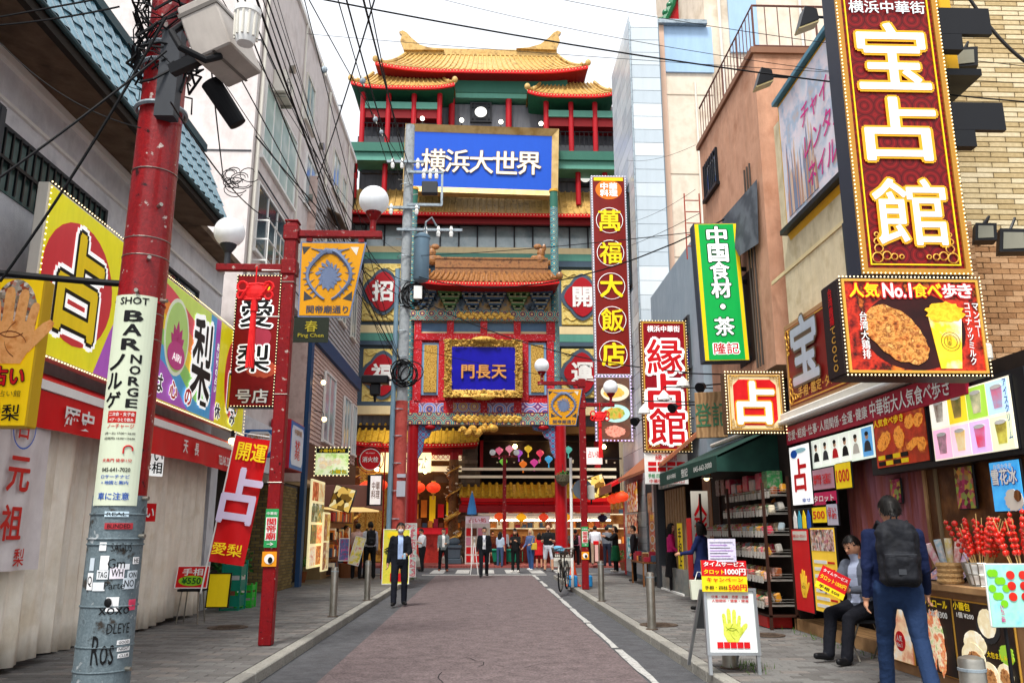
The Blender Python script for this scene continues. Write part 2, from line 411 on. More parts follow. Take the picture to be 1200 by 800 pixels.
p = at(766, 732, Z=SW); manhole(p.x+.08, p.y, .30, 'rusty round manhole cover around the foot of the nearest right-hand bollard')
p = at(900, 744, Z=SW); manhole(p.x, p.y, .24, 'small dark manhole cover behind the palm reading board')
p = at(62*4/4+205, 735, Z=SW); manhole(p.x, p.y, .3, 'dark manhole cover in the left pavement by the red banner')
grass_m = mat('kerb_grass', ['#39521d', '#557a2c', '#2a3d16'], 0.8, scale=9)
gr = MB()
for cx, cy, n, sp in ((4.55, 11.2, 70, .12), (-2.35, 26.6, 60, .3), (2.9, 9.3, 90, .18)):
 for _ in range(n):
  x = cx + random.gauss(0, sp*.5); y = cy + random.gauss(0, sp if sp != .12 else 1.0); h = random.uniform(.03, .09); a = random.random()*6.3
  dx, dy = .006*math.cos(a), .006*math.sin(a); lx, ly = random.gauss(0, .02), random.gauss(0, .02)
  gr.add([(x-dx, y-dy, SW), (x+dx, y+dy, SW), (x+lx, y+ly, SW+h)], [(0, 1, 2)])
solo(gr, 'weeds', grass_m, kind='stuff', label='tufts of grass growing in the pavement joints', cat='grass')
# -- LEFT SIDE BUILDINGS
stucco = mat('white_stucco', ['#d0d2d8', '#dcdee2', '#c2c4ca'], 0.9, scale=2, bump=0.5, bscale=70, dirt=0.15)
stucco_b = mat('beige_stucco', ['#cbc2be', '#d6cecb', '#bfb5b1'], 0.9, scale=1.2, bump=0.3, bscale=60, dirt=0.15)
soffit_m = mat('brown_soffit', ['#5c4b3c', '#6f5d4b', '#4b3c30'], 0.85, scale=1.5, dirt=0.25)
teal_tile = mat('teal_glazed_tile', ['#587f90', '#7298a6', '#48707f'], 0.25, scale=4, dirt=0.2, coat=0.4)
fascia_m = mat('dark_fascia', '#231d18', 0.7)
brick_y = [mat('olive_brick_%d' % i, c, 0.85, scale=20, bump=0.4) for i, c in enumerate((['#7d6b40', '#8d7a4c'], ['#6c5b35', '#7b6a42']))]
blue_trim = mat('blue_trim', '#26456b', 0.6, dirt=0.15)
siding_m = mat('pink_siding', ['#c3a79d', '#cfb6ac', '#b79b91'], 0.8, scale=3, dirt=0.15)
siding_g = mat('grey_siding', ['#a5a2a2', '#b3b0b0'], 0.8, scale=3, dirt=0.15)
curtain_m = mat('pale_curtain', ['#eadfcc', '#f2eadb', '#dccfb9'], 0.85, scale=1.6, dirt=0.25)
def wall_window(par, X, y0, y1, z0, z1, s, fm, gm, bars=1, depth=.10, sill=True):
 """window in a wall whose face is x=X; s=+1 faces +x"""
 w = part(MB().bx(X-s*.02, X+s*.012, y0, y1, z0, z1), 'window', gm, par)
 f = MB(); t = .05
 f.bx(X-s*.02, X+s*.05, y0-t, y1+t, z1, z1+t); f.bx(X-s*.02, X+s*.05, y0-t, y0, z0, z1); f.bx(X-s*.02, X+s*.05, y1, y1+t, z0, z1)
 for i in range(1, bars+1):
  yy = y0+(y1-y0)*i/(bars+1); f.bx(X, X+s*.035, yy-.02, yy+.02, z0, z1)
 part(f, 'window_frame', fm, w)
 if sill: part(MB().bx(X-s*.02, X+s*.09, y0-.1, y1+.1, z0-.07, z0), 'window_sill', fm, w)
 return w
# ---- near building with the teal eaves
b1 = thing('fortune_shop_building', 'white stucco two storey building with teal tiled eaves behind the long yellow sign', 'building', (-5.5, 10, 0), world=True)
WX = -5.5
part(MB().bx(-10, WX, 1.5, 16.6, 3.1, 6.93), 'wall', stucco, b1)
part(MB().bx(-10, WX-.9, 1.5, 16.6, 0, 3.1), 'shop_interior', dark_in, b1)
part(MB().bx(WX-.9, WX+.25, 1.5, 7.2, 0.1, 3.1), 'shop_pier', stucco, b1)
part(MB().bx(WX-.9, WX+.2, 16.2, 16.6, 0.1, 3.1), 'end_pier', stucco, b1)
part(MB().prism([(-4.62, 1.5, 6.78), (-4.62, 1.5, 6.92), (-5.6, 1.5, 7.05), (-5.6, 1.5, 6.86)], (0, 12.3, 0)), 'soffit', soffit_m, b1)
part(MB().bx(-4.66, -4.58, 1.5, 13.8, 6.66, 6.86), 'fascia', fascia_m, b1)
part(MB().bx(-5.5, -5.42, 1.5, 16.4, 6.74, 6.84).bx(-5.5, -5.46, 1.5, 16.5, 6.3, 6.34), 'wall_trim', white_p, b1)
top = MB().prism([(-4.6, 1.5, 6.84), (-5.15, 1.5, 8.25), (-9, 1.5, 8.6), (-9, 1.5, 6.9)], (0, 12.2, 0))
part(top, 'roof', fascia_m, b1)
part(MB().prism([(-5.1, 13.8, 6.86), (-5.6, 13.8, 6.86), (-5.6, 16.6, 6.86), (-5.1, 16.6, 6.86)], (0, 0, .12)), 'rear_cornice', soffit_m, b1)
tm = MB(); nseg = 6; TW = .245
for row_end, zz in ((0, 0), (1, .40)):
 pass
vs = []
for j, q in enumerate((0, 1)):
 for i in range(nseg+1):
  a = i/nseg; yy = -TW/2 + TW*a; bump_ = .024*math.sin(a*2*math.pi)
  for off in (0, .016):
   vs.append((-.16*q + bump_*.9 + off + (0.03 if q == 0 else 0.0), yy, .40*q))
W2 = (nseg+1)*2; fs = []
for i in range(nseg):
 a, b, c, d = i*2+1, i*2+3, W2+i*2+3, W2+i*2+1
 fs.append((a, b, c, d)); fs.append((i*2, i*2+1+0, i*2+3, i*2+2)[::-1])
 fs.append((W2+i*2, W2+i*2+2, i*2+2, i*2))
tm.add(vs, fs); tile_me = mesh(tm, 'roof_tile', teal_tile, smooth=True)
roof_face = [o for o in b1.children if o.name.startswith('roof')][0]
its = []
for row in range(4):
 for k in range(50):
  its.append((-4.60 - .137*row, 1.6 + TW*(k+.5), 6.86 + .345*row))
pieces(b1, 'roof_tile', tile_me, its)
part(MB().bx(-5.22, -5.06, 1.5, 13.8, 8.22, 8.36), 'ridge_gutter', mat('dark_teal', '#27434a', 0.5), b1)
part(MB().tube([(-4.55, 1.5, 6.82), (-4.55, 13.8, 6.78)], .035, 8), 'gutter', mat('dark_teal', '#27434a', 0.5), b1)
for y0, y1, z0, z1, nb in ((13.1, 15.1, 5.05, 5.95, 1),):
 wall_window(b1, WX, y0, y1, z0, z1, 1, dark_grey, glass_d, nb)
w = wall_window(b1, WX, 8.3, 11.2, 5.3, 6.0, 1, dark_grey, mat('window_teal', ['#587a78', '#3c5250'], 0.2, scale=1), 0, sill=False)
for i in range(19): part(MB().bx(WX+.05, WX+.075, 8.35+i*.155-.014, 8.35+i*.155+.014, 5.3, 6.0), 'window_bar', black_m, w)
part(MB().bx(WX+.04, WX+.085, 8.25, 11.25, 5.62, 5.66), 'window_rail', black_m, w)
w = part(MB().bx(-5.45, -5.2, 6.2, 8.1, 3.4, 5.9), 'glass_bay', glass_l, b1)
m_ = MB()
for yy in (6.9, 7.55, 8.06): m_.bx(-5.2, -5.14, yy, yy+.09, 3.35, 5.95)
for zz in (3.35, 4.4, 4.95, 5.9): m_.bx(-5.2, -5.15, 6.2, 8.15, zz, zz+.07)
part(m_, 'window_frame', dark_grey, w)
part(MB().bx(-6.4, -4.95, 7.2, 16.4, 3.1, 3.2), 'shop_ceiling', mat('maroon_ceiling', ['#3c1512', '#51201a'], 0.7, scale=3), b1)
part(MB().bx(-5.62, -5.5, 12.9, 16.2, .1, 3.1), 'back_panel', mat('maroon_wall', '#4a1716', 0.7), b1)
def drape(x, y0, y1, z0, z1, label, amp=.045, wl=.34, gather=0):
 mb = MB(); n = int((y1-y0)/.03); rows = 8; vs = []
 for r_ in range(rows+1):
  q = r_/rows
  for i in range(n+1):
   yy = y0+(y1-y0)*i/n; c = (y0+y1)/2
   g2 = 1 - gather*math.sin(q*math.pi)*.9
   ph = yy/wl*2*math.pi
   vs.append((x + amp*(math.sin(ph + .6*math.sin(q*3+yy*2)) + .4*math.sin(ph*2.3)) * (.5+q*.6), c+(yy-c)*g2, z1-(z1-z0)*q - .03*math.sin(yy*3)*q))
 for r_ in range(rows):
  for i in range(n): a = r_*(n+1)+i; mb.f.append((a, a+1, a+n+2, a+n+1)); mb.m.append(0)
 mb.v = vs
 o = solo(mb, 'curtain', curtain_m, label, 'curtain', smooth=True)
 md = o.modifiers.new('t', 'SOLIDIFY'); md.thickness = .006
 return o
drape(-4.95, 6.9, 10.15, .2, 3.0, 'pale grey drape hanging behind the white cloth banner at the shop front')
drape(-5.22, 10.3, 12.1, .16, 3.0, 'beige drape just behind the near red and grey pole')
drape(-5.08, 12.2, 15.3, .18, 2.95, 'long cream drape between the near red and grey pole and the leaning red flag')
aw = thing('awning', 'red shop awning with white rail and red valance below the long yellow sign', 'awning', (-4.7, 11, 2.9), world=True)
part(MB().prism([(-5.45, 6.2, 3.46), (-4.72, 6.2, 3.15), (-4.72, 6.2, 3.10), (-5.45, 6.2, 3.40)], (0, 9.4, 0)), 'awning_sheet', bright_red, aw)
part(MB().bx(-4.74, -4.66, 6.2, 15.6, 3.02, 3.12), 'awning_rail', white_p, aw)
val = MB(); n = 120; vs = []
for r_ in range(4):
 for i in range(n+1):
  yy = 6.2+9.4*i/n; vs.append((-4.68+.018*math.sin(yy*7)*(r_/3), yy, 3.02-.13*r_+.01*math.sin(yy*2)))
val.v = vs; val.f = [(r_*(n+1)+i, r_*(n+1)+i+1, (r_+1)*(n+1)+i+1, (r_+1)*(n+1)+i) for r_ in range(3) for i in range(n)]; val.m = [0]*len(val.f)
part(val, 'valance', bright_red, aw, smooth=True)
def ltext(par, s, y, z, h, w, m, x=-4.64, **k):       # lettering on a plane that faces +x, reading away from the camera
 t = MB();
 holder = link('lettering', None);
 bpy.data.objects.remove(holder)
 vs, fs = glyphs(s, k.get('bold', .02)); x0, x1 = min(v[0] for v in vs), max(v[0] for v in vs); z0, z1 = min(v[1] for v in vs), max(v[1] for v in vs)
 t.add([(x, y+((a-x0)/(x1-x0)-.5)*w, z+((b-z0)/(z1-z0)-.5)*h) for a, b, _ in vs], fs)
 return part(t, 'lettering', m, par)
ltext(aw, '歴史', 9.5, 2.80, .24, .75, white_p); ltext(aw, '伝統', 11.2, 2.80, .24, .62, white_p)
ltext(aw, '天', 12.9, 2.84, .2, .2, white_p); ltext(aw, '長', 13.4, 2.84, .2, .2, white_p); ltext(aw, 'TEL045 222 3359', 15.0, 2.78, .16, .95, white_p)
# ---- long yellow fortune sign on the wall
LS = thing('fortune_sign', 'long bright yellow fortune telling sign with red discs and rainbow swirl above the awning', 'sign', (-4.9, 8.72, 3.45), R(90))
SL = 7.95; SH = 1.93
part(MB().bev(0, SL, 0.01, .14, 0, SH, .01), 'casing', offwhite, LS)
yl = mat('lime_yellow_lit', ['#e6e21c', '#f0e81e', '#dfe024'], 0.35, emis=0.12, scale=.6)
panel(LS, .03, SL-.03, .03, SH-.03, 0, yl, 'sign_face')
bulbs(LS, 0, SL, 0, SH, -.02, .085, .014)
rd = mat('disc_red_lit', '#d0343c', 0.35, emis=0.1)
def lx(u, v): p = at(u, v, X=-4.9); return p.y-8.72, p.z-3.45
sw = lambda c, n: mat('swirl_'+n, c, 0.35, emis=0.1)
cA, zA = lx(93, 332)
part(MB().ell(cA, .98, .86, .74, -.008), 'red_disc', rd, LS)
txt(LS, '占', cA+.02, .98, 1.2, 1.0, -.022, yellow, .03, blackp, .035, white_e, .075)
s0, _ = lx(122, 380); s1, _ = lx(262, 430)
swm = MB(); cols_ = [sw('#b35cc6', 'violet'), sw('#4aa7e0', 'blue'), sw('#8fd068', 'green'), sw('#f2d21a', 'gold'), sw('#ef8f2e', 'orange'), sw('#e0505e', 'rose'), sw('#cfe96a', 'lime')]
def swirl(x0, x1, ph, n=18):
 """curved colour bands filling x0..x1"""
 xs = [x0+(x1-x0)*i/n for i in range(n+1)]; nb = len(cols_)
 for b in range(nb):
  lo = [min(SH-.04, max(.04, SH*(b/nb)+.42*math.sin((x-x0)*1.5+ph)*(1-.1*b))) for x in xs]
  hi = [min(SH-.04, max(.04, SH*((b+1)/nb)+.42*math.sin((x-x0)*1.5+ph)*(1-.1*(b+1)))) for x in xs]
  if b == 0: lo = [.04]*len(xs)
  if b == nb-1: hi = [SH-.04]*len(xs)
  for i in range(n):
   swm.add([(xs[i], -.003, lo[i]), (xs[i+1], -.003, lo[i+1]), (xs[i+1], -.003, hi[i+1]), (xs[i], -.003, hi[i])], [(0, 1, 2, 3)], b)
sA, _ = lx(180, 400); sB, _ = lx(250, 440)
swirl(sA-.55, sB-.35, .6)
part(swm, 'rainbow_swirl', cols_, LS)
eb, _ = lx(124, 400)
mb = MB().plate([(eb-.25, .03), (eb+.15, .03), (eb+.55, .75), (eb+.3, 1.0), (eb+.05, .6)], -.004)
part(mb, 'violet_swirl', cols_[0], LS); part(MB().plate([(eb+.15, .03), (eb+.5, .03), (eb+.75, .4), (eb+.55, .75)], -.005), 'blue_swirl', cols_[1], LS)
part(MB().plate([(sB-.35, .04), (sB-.05, .04), (sB-.05, SH-.04), (sB-.35, SH-.04)], -.006), 'blue_stripe', cols_[1], LS)
part(MB().plate([(sB-.05, .04), (sB+.2, .04), (sB+.2, SH-.04), (sB-.05, SH-.04)], -.006), 'violet_stripe', cols_[0], LS)
lc, lz = lx(207, 395)
part(MB().ell(lc, lz, .52, .62, -.008), 'lotus_disc', sw('#e9f2d8', 'pale'), LS)
part(MB().ell(lc, lz, .46, .56, -.012), 'lotus_field', sw('#b6dd7c', 'leaf'), LS)
pet = MB()
for a, l in ((0, .48), (.42, .42), (-.42, .42), (.85, .36), (-.85, .36)):
 q = [(0, 0), (.1, l*.45), (.045, l*.8), (0, l), (-.045, l*.8), (-.1, l*.45)]
 pet.plate([(lc + x*math.cos(a) + z*math.sin(a), lz-.22 + z*math.cos(a) - x*math.sin(a)) for x, z in q], -.018 - .003*abs(a))
part(pet, 'lotus_petal', sw('#b8327a', 'magenta'), LS)
part(MB().ell(lc, lz-.3, .36, .22, -.024), 'lotus_base', sw('#c23a86', 'rosy'), LS); txt(LS, 'AIRI', lc, lz-.33, .12, .36, -.034, white_e, .01)
c3, z3 = lx(236, 418); txt(LS, '梨', c3, .98, 1.35, .95, -.022, blackp, .035, white_e, .06)
z4 = .3
for i, ch in enumerate('は心の一休み'):
 c4, z4 = lx(184+i*17.2, 448+i*8.4); txt(LS, ch, c4, z4, .26 if ch != '一' else .05, .3, -.03, redp if ch in '心の' else blackp, .03, white_e, .07)
c5, _ = lx(251, 440); tt = txt(LS, 'あいりの占い', 0, 0, .9, .12, -.016, white_e, .02, purplep, .05, vert=True); tt.location = (c5+.05, 0, 1.0)
c6, z6 = lx(273, 452)
part(MB().ell(c6, .98, .55, .78, -.008), 'red_disc', rd, LS)
txt(LS, '占', c6, .98, 1.15, .62, -.022, yellow, .03, blackp, .035, white_e, .075)
# ---- yellow palm sign at the left edge, faces the camera
x0, x1, z0, z1 = rect(-22, 326, 42, 500, 7.6)
t, w_, h_ = wsign('palm_sign', 'yellow box sign with open palm picture at the left edge', 'sign', x0, x1, z0, z1, 7.6, .18, mat('yellow_metal', '#c9a21a', 0.5))
panel(t, .015, w_-.015, .015, h_-.015, -.006, mat('yellow_lit', '#f7cf12', 0.4, emis=0.12), 'sign_face')
part(MB().ell(w_*.5, h_*.72, w_*.44, h_*.27, -.012), 'collage_disc', mat('collage_print', ['#8a7a62', '#c9c4b4', '#5c4d3c', '#b6522f', '#e8e4d6'], 0.5, scale=30, tex='voronoi'), t)
skinp = mat('palm_print', ['#e09a52', '#eeb06c', '#d08440'], 0.5, scale=9, emis=.05)
def palm(par, cx, cz, s, m, y=-.02, lines=None, flip=1, lm=None):
 mb = MB()
 mb.plate([(cx+flip*a*s, cz+b*s) for a, b in ((-.34, .02), (-.36, -.3), (-.2, -.6), (.2, -.6), (.34, -.32), (.36, .02), (.2, .1), (-.2, .1))], y)
 for fx, fz, fl, fa, fw in ((-.27, .03, .46, -.10, .078), (-.09, .08, .60, -.02, .085), (.1, .08, .56, .06, .083), (.27, .0, .42, .17, .072)):
  q = [(-fw, -.08), (fw, -.08), (fw*.95, fl*.8), (fw*.6, fl*.96), (0, fl), (-fw*.6, fl*.96), (-fw*.95, fl*.8)]
  mb.plate([(cx+flip*(fx + x*math.cos(fa)+z*math.sin(fa))*s, cz+(fz + z*math.cos(fa)-x*math.sin(fa))*s) for x, z in q], y+.0012)
 q = [(-.1, -.2), (.1, -.2), (.09, .3), (.04, .4), (-.04, .4), (-.09, .28)]
 fa = .72; mb.plate([(cx+flip*(.36 + x*math.cos(fa)+z*math.sin(fa))*s, cz+(-.2 + z*math.cos(fa)-x*math.sin(fa))*s) for x, z in q], y+.0024)
 part(mb, 'palm_picture', m, par)
 l = MB()
 for a0, a1, r_, ox, oz in ((2.2, 4.2, .34, .25, -.2), (.4, 2.4, .3, -.02, -.38), (3.6, 5.4, .3, .0, .12)):
  for i in range(9):
   t0 = a0+(a1-a0)*i/9; t1 = a0+(a1-a0)*(i+1)/9; rr = r_*s
   p = [(cx+flip*ox*s+rr*math.cos(t0), cz+oz*s+rr*math.sin(t0)), (cx+flip*ox*s+rr*math.cos(t1), cz+oz*s+rr*math.sin(t1))]
   l.add([(p[0][0], y-.002, p[0][1]), (p[1][0], y-.002, p[1][1]), (p[1][0], y-.002, p[1][1]+.014*s+.003), (p[0][0], y-.002, p[0][1]+.014*s+.003)], [(0, 1, 2, 3)])
 part(l, 'palm_line', lm or mat('palm_line_ink', '#7a3a1c', 0.6), par, kind='stuff')
palm(t, w_*.52, h_*.66, .58, skinp)
txt(t, '手占い', w_*.42, h_*.33, .17, w_*.9, -.03, redp, .035, blackp, .05)
txt(t, '当たる占い館', w_*.45, h_*.215, .06, w_*.8, -.03, mat('grey_ink', '#7a6a1c', .6), .01)
txt(t, '愛梨', w_*.55, h_*.09, .15, w_*.66, -.03, blackp, .02)
part(MB().tube([(-.6, .1, h_*.9), (0, .1, h_*.9)], .02), 'bracket', black_m, t)
cable([(-5.4, 5.9, 3.66), (-2.9, 6.45, 3.5)], .028, .04, label='thick black insulated cable running to the near red and grey pole')
# ---- hanging cloth banner 占 元祖 愛梨
t = thing('cloth_banner', 'white hanging cloth banner with red characters at the near shop front', 'banner', (-4.77, 7.98, 1.17), R(88))
mb = MB(); n = 20; W = 1.12; H = 1.75
mb.v = [(W*i/n, .025*math.sin(i*.7+r_*.25)*(.3+r_/12), H*(1-r_/12)) for r_ in range(13) for i in range(n+1)]
mb.f = [(r_*(n+1)+i, r_*(n+1)+i+1, (r_+1)*(n+1)+i+1, (r_+1)*(n+1)+i) for r_ in range(12) for i in range(n)]; mb.m = [0]*len(mb.f)
part(mb, 'cloth', mat('white_cloth', ['#c9c0c0', '#d9d2d0'], 0.9, scale=4), t, smooth=True)
inkr = mat('red_ink', '#c22a22', 0.6)
ring = MB();
for i in range(28):
 a0, a1 = 2*math.pi*i/28, 2*math.pi*(i+1)/28
 ring.add([(.56+.2*math.cos(a0), -.035, 1.41+.21*math.sin(a0)), (.56+.2*math.cos(a1), -.035, 1.41+.21*math.sin(a1)), (.56+.185*math.cos(a1), -.035, 1.41+.195*math.sin(a1)), (.56+.185*math.cos(a0), -.035, 1.41+.195*math.sin(a0))], [(0, 1, 2, 3)])
part(ring, 'ring_mark', bluep, t)
for ch, x, z, h in (('占', .56, 1.42, .22), ('元', .56, .95, .34), ('祖', .54, .47, .34), ('愛', .28, .13, .17), ('梨', .74, .13, .17)): txt(t, ch, x, z, h, None, -.038, inkr, .02)
# ---- signs at the shop front under the awning
t = thing('hanging_card', 'white card sign with black writing under the awning behind the pole', 'sign', (-5.0, 12.1, 2.15), R(60))
part(MB().bx(0, .42, 0, .02, .2, .62), 'card', white_e, t)
txt(t, '占い\n手相', .21, .41, .34, .36, -.01, blackp, .02)
t = thing('opening_sign', 'red sign with white brushed character low under the awning', 'sign', (-5.05, 12.2, 1.6), R(60))
part(MB().bx(0, .38, 0, .02, .1, .36), 'card', bright_red, t); txt(t, '占い', .19, .23, .17, .3, -.01, whitep, .02)
# ---- red nobori leaning out
t = thing('nobori_flag', 'tall red leaning flag with large white character and yellow 愛梨 at its foot', 'flag', (at(263, 660, Y=12.4).x, 12.4, at(263, 660, Y=12.4).z), 0, tilt=(0, R(8), R(8)))
W, H = .50, 1.84
mb = MB(); n = 10; mb.v = [(-W*.45+W*i/n, .03*math.sin(i*.6+r_*.4), H*r_/12) for r_ in range(13) for i in range(n+1)]
mb.f = [(r_*(n+1)+i, r_*(n+1)+i+1, (r_+1)*(n+1)+i+1, (r_+1)*(n+1)+i)[::-1] for r_ in range(12) for i in range(n)]; mb.m = [0]*len(mb.f)
part(mb, 'flag_cloth', bright_red, t, smooth=True)
txt(t, '開運', .05, H-.22, .26, .42, -.05, yellow, .03); txt(t, '占', .03, H*.53, .78, .52, -.05, mat('pale_lilac', '#d6c8e4', .6), .04)
txt(t, '愛梨', .0, .2, .17, .42, -.05, yellow, .02)
part(MB().tube([(-W*.47, 0, -.45), (-W*.47, 0, H+.05), (W*.5, 0, H+.05)], .012), 'flag_pole', white_p, t)
p = at(214, 730, Z=SW); p.x += .12
t = thing('stool', 'thin black metal stool beside the beige drape', 'stool', (p.x, p.y, SW))
part(MB().bev(-.19, .19, -.19, .19, .5, .54, .01), 'seat', black_rub, t)
for sx in (-1, 1):
 for sy in (-1, 1): part(MB().cyl((sx*.17, sy*.17, 0), (sx*.13, sy*.13, .5), .012, n=6), 'leg', steel, t)
t = thing('price_card', 'red card with white and green writing resting on the stool', 'card', (p.x-.27, p.y-.1, SW+.545), R(4), tilt=(R(-14), 0, 0))
part(MB().bev(0, .52, 0, .02, 0, .36, .006), 'card', bright_red, t); part(MB().ell(.26, .12, .21, .08, -.006), 'green_oval', mat('lime', '#8fc820', .5), t)
txt(t, '手相', .26, .26, .11, .32, -.012, whitep, .02); txt(t, '¥550', .26, .12, .1, .3, -.016, mat('dkgreen', '#1c5a1c', .5), .03)
frame(t, 0, .52, 0, .36, -.004, .0, .014, whitep)
p = at(247, 718, Z=SW)
t = thing('yellow_board', 'yellow board leaning behind the stool', 'board', (p.x-.15, p.y+.1, SW), R(10), tilt=(R(-8), 0, 0))
part(MB().bx(0, .42, 0, .02, .1, .68), 'board', yellow, t); frame(t, 0, .42, .08, .70, -.01, .03, .02, blackp)
def leafy(par, c, r, n, m, sz=.09, zs=1.0, name='foliage'):
 mb = MB()
 for _ in range(n):
  a = random.random()*6.28; b = random.uniform(-.6, 1.4); rr = r*random.uniform(.35, 1.0)
  p = Vector((c[0]+rr*math.cos(a)*math.cos(b), c[1]+rr*math.sin(a)*math.cos(b), c[2]+rr*math.sin(b)*zs))
  d = Vector((random.gauss(0, 1), random.gauss(0, 1), random.gauss(0, .7)-.3)).normalized(); sdv = d.orthogonal().normalized()*sz*.3
  L_ = d*sz*random.uniform(.7, 1.3); mid = p+L_*.5
  mb.add([p, mid+sdv, p+L_, mid-sdv], [(0, 1, 2, 3)])
 return part(mb, name, m, par, kind='stuff')
leaf_m = mat('leaf_green', ['#1d4a1c', '#3a7a2c', '#12330f', '#5a9a3c'], 0.55, scale=7)
p = at(268, 704, Z=SW)
t = thing('potted_plant', 'bushy green plant growing beside the teal crate at the shop corner', 'plant', (p.x, p.y, SW), world=True)
part(MB().lathe([(.13, 0), (.18, .3), (.19, .32), (.16, .31), (0, .3)], (p.x, p.y, SW), 14), 'pot', mat('terracotta', '#7a4a34', .8), t)
part(MB().cyl((p.x, p.y, SW+.3), (p.x, p.y, SW+.8), .02, .01, 6), 'stem', wood, t)
leafy(t, (p.x, p.y, SW+.85), .42, 320, leaf_m, .14, 1.1)
def crate(x, y, z, sx, sy, sz, m, label, rz=0):
 t = thing('crate', label, 'crate', (x, y, z), rz)
 for i in range(3):
  zz = sz*(.08+.31*i)
  part(MB().bx(-sx/2, sx/2, -sy/2, -sy/2+.012, zz, zz+sz*.22), 'front_slat', m, t); part(MB().bx(-sx/2, -sx/2+.012, -sy/2+.012, sy/2, zz, zz+sz*.22), 'side_slat', m, t)
  part(MB().bx(sx/2-.012, sx/2, -sy/2+.012, sy/2, zz, zz+sz*.22), 'side_slat', m, t)
 mb = MB()
 for a in (-1, 1):
  for b in (-1, 1): mb.bx(a*sx/2-.015, a*sx/2+.015, b*sy/2-.015, b*sy/2+.015, 0, sz)
 part(mb, 'corner_post', m, t); part(MB().bx(-sx/2, sx/2, -sy/2, sy/2, 0, .015), 'base', m, t)
p = at(272, 714, Z=SW); crate(p.x, p.y, SW, .34, .4, .9, mat('teal_plastic', '#0e7a68', .4), 'tall teal plastic crate standing by the plant')
p = at(284, 711, Z=SW); crate(p.x+.05, p.y, SW, .3, .3, .46, mat('green_plastic', '#2fae35', .4), 'small bright green plastic crate beside the teal one')
p = at(272, 517, Y=15.3); t = thing('clip_lamp', 'small warm spot lamp under the far end of the yellow sign', 'lamp', p, world=True)
part(MB().sph(p, .07), 'lamp_bulb', mat('lamp_warm', '#ffd890', .4, emis=5), t); part(MB().cyl((p.x, p.y, p.z+.05), (p.x, p.y, p.z+.2), .03), 'lamp_arm', black_m, t)
# ---- tall beige building
b2 = thing('apartment_building', 'tall beige concrete block with windows crossed by many cables on the left', 'building', (-5.3, 17.2, 0), world=True)
part(MB().bx(-14, -5.3, 17.2, 30.4, 7.6, 15.9).bx(-14, -5.3, 17.2, 20.9, 3.0, 7.6), 'wall', stucco_b, b2)
part(MB().bx(-14, -5.32, 17.18, 30.45, 9.9, 9.93).bx(-14, -5.29, 17.19, 30.3, 12.7, 12.73), 'joint_line', dark_grey, b2)
part(MB().bx(-14, -5.22, 17.1, 30.5, 15.9, 16.05), 'parapet', white_p, b2)
part(MB().bx(-12, -6.5, 19, 30, 15.9, 19.5), 'upper_storey', stucco_b, b2)
blind = mat('window_blind', ['#9fb6ae', '#c4d0c8', '#6e8f86'], .4, scale=.9, tex='wave')
def yz(u, v, X): p = at(u, v, X=X); return p.y, p.z
for (ua, va, ub, vb, gm, nb) in ((314, 70, 350, 118, blind, 3), (299, 262, 332, 300, glass_d, 2), (359, 180, 370, 200, glass_l, 1), (385, 232, 398, 262, glass_l, 1)):
 y0, zt = yz(ua, va, -5.3); y1, zb = yz(ub, vb, -5.3)
 if nb == 3: zt, zb = 12.0, 10.1
 elif nb == 2: zt, zb = 8.8+.6, 7.9-.1
 else: zb = zt-1.5;
 wall_window(b2, -5.3, min(y0, y1), max(y0, y1), zb, zt, 1, white_p, gm, nb)
wb = thing('window_guard', 'white tubular balcony guard under the middle window of the beige block', 'railing', (-5.3, 19, 7.6), world=True)
ya, yb = at(297, 262, X=-5.3).y, at(334, 262, X=-5.3).y
for zz in (7.5, 8.0, 8.45): part(MB().tube([(-5.3, ya, zz), (-4.95, ya, zz), (-4.95, yb, zz), (-5.3, yb, zz)], .018), 'rail', white_p, wb)
for i in range(6): part(MB().cyl((-4.95, ya+(yb-ya)*i/5, 7.4), (-4.95, ya+(yb-ya)*i/5, 8.5), .014, n=5), 'baluster', white_p, wb)
part(MB().prism([(-5.3, 24.3, 11.6), (-5.3, 25.8, 11.6), (-4.6, 25.8, 11.2), (-4.6, 24.3, 11.2)], (0, 0, .05)), 'window_hood', soffit_m, b2)
for yy in (17.4, 24.9): part(MB().tube([(-5.24, yy, 3.2), (-5.24, yy, 15.8)], .045, 8), 'downpipe', offwhite, b2)
ac = MB().bev(-5.3, -4.95, 22.0, 22.9, 8.7, 9.3, .02)
t = thing('air_conditioner', 'white outdoor air conditioner unit on the beige block wall', 'air conditioner', (-5.1, 22.4, 8.7), world=True)
part(ac, 'casing', offwhite, t); part(MB().lathe([(.22, 0), (.22, .01), (0, .01)], (0, 0, 0), 16), 'fan_cover', dark_grey, t)
t.children[-1].location = (.15+.01, 0, .3); t.children[-1].rotation_euler = (0, R(90), 0)
part(MB().bx(-5.3, -5.15, 17.2, 20.9, 2.9, 4.0), 'canopy_beam', stucco, b2)
wall_window(b2, -5.3, 18.7, 20.0, 4.9, 5.7, 1, dark_grey, glass_d, 1)
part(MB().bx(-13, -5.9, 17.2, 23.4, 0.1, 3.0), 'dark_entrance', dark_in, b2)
b3 = thing('siding_building', 'blue trimmed building with pale pink siding at the left street corner', 'building', (-5.0, 27, 0), world=True)
CX = -5.0; C0, C1 = 22.9, 32.0
part(MB().bx(-13, CX-.05, C0, C1, 2.9, 11.9), 'wall', siding_m, b3)
for i in range(24):
 z = 4.05+i*.13
 if z < 6.9: part(MB().prism([(CX-.05, C0+.3, z), (CX-.02, C0+.3, z), (CX-.05, C0+.3, z+.125)], (0, C1-C0-.35, 0)), 'siding_board', siding_m, b3)
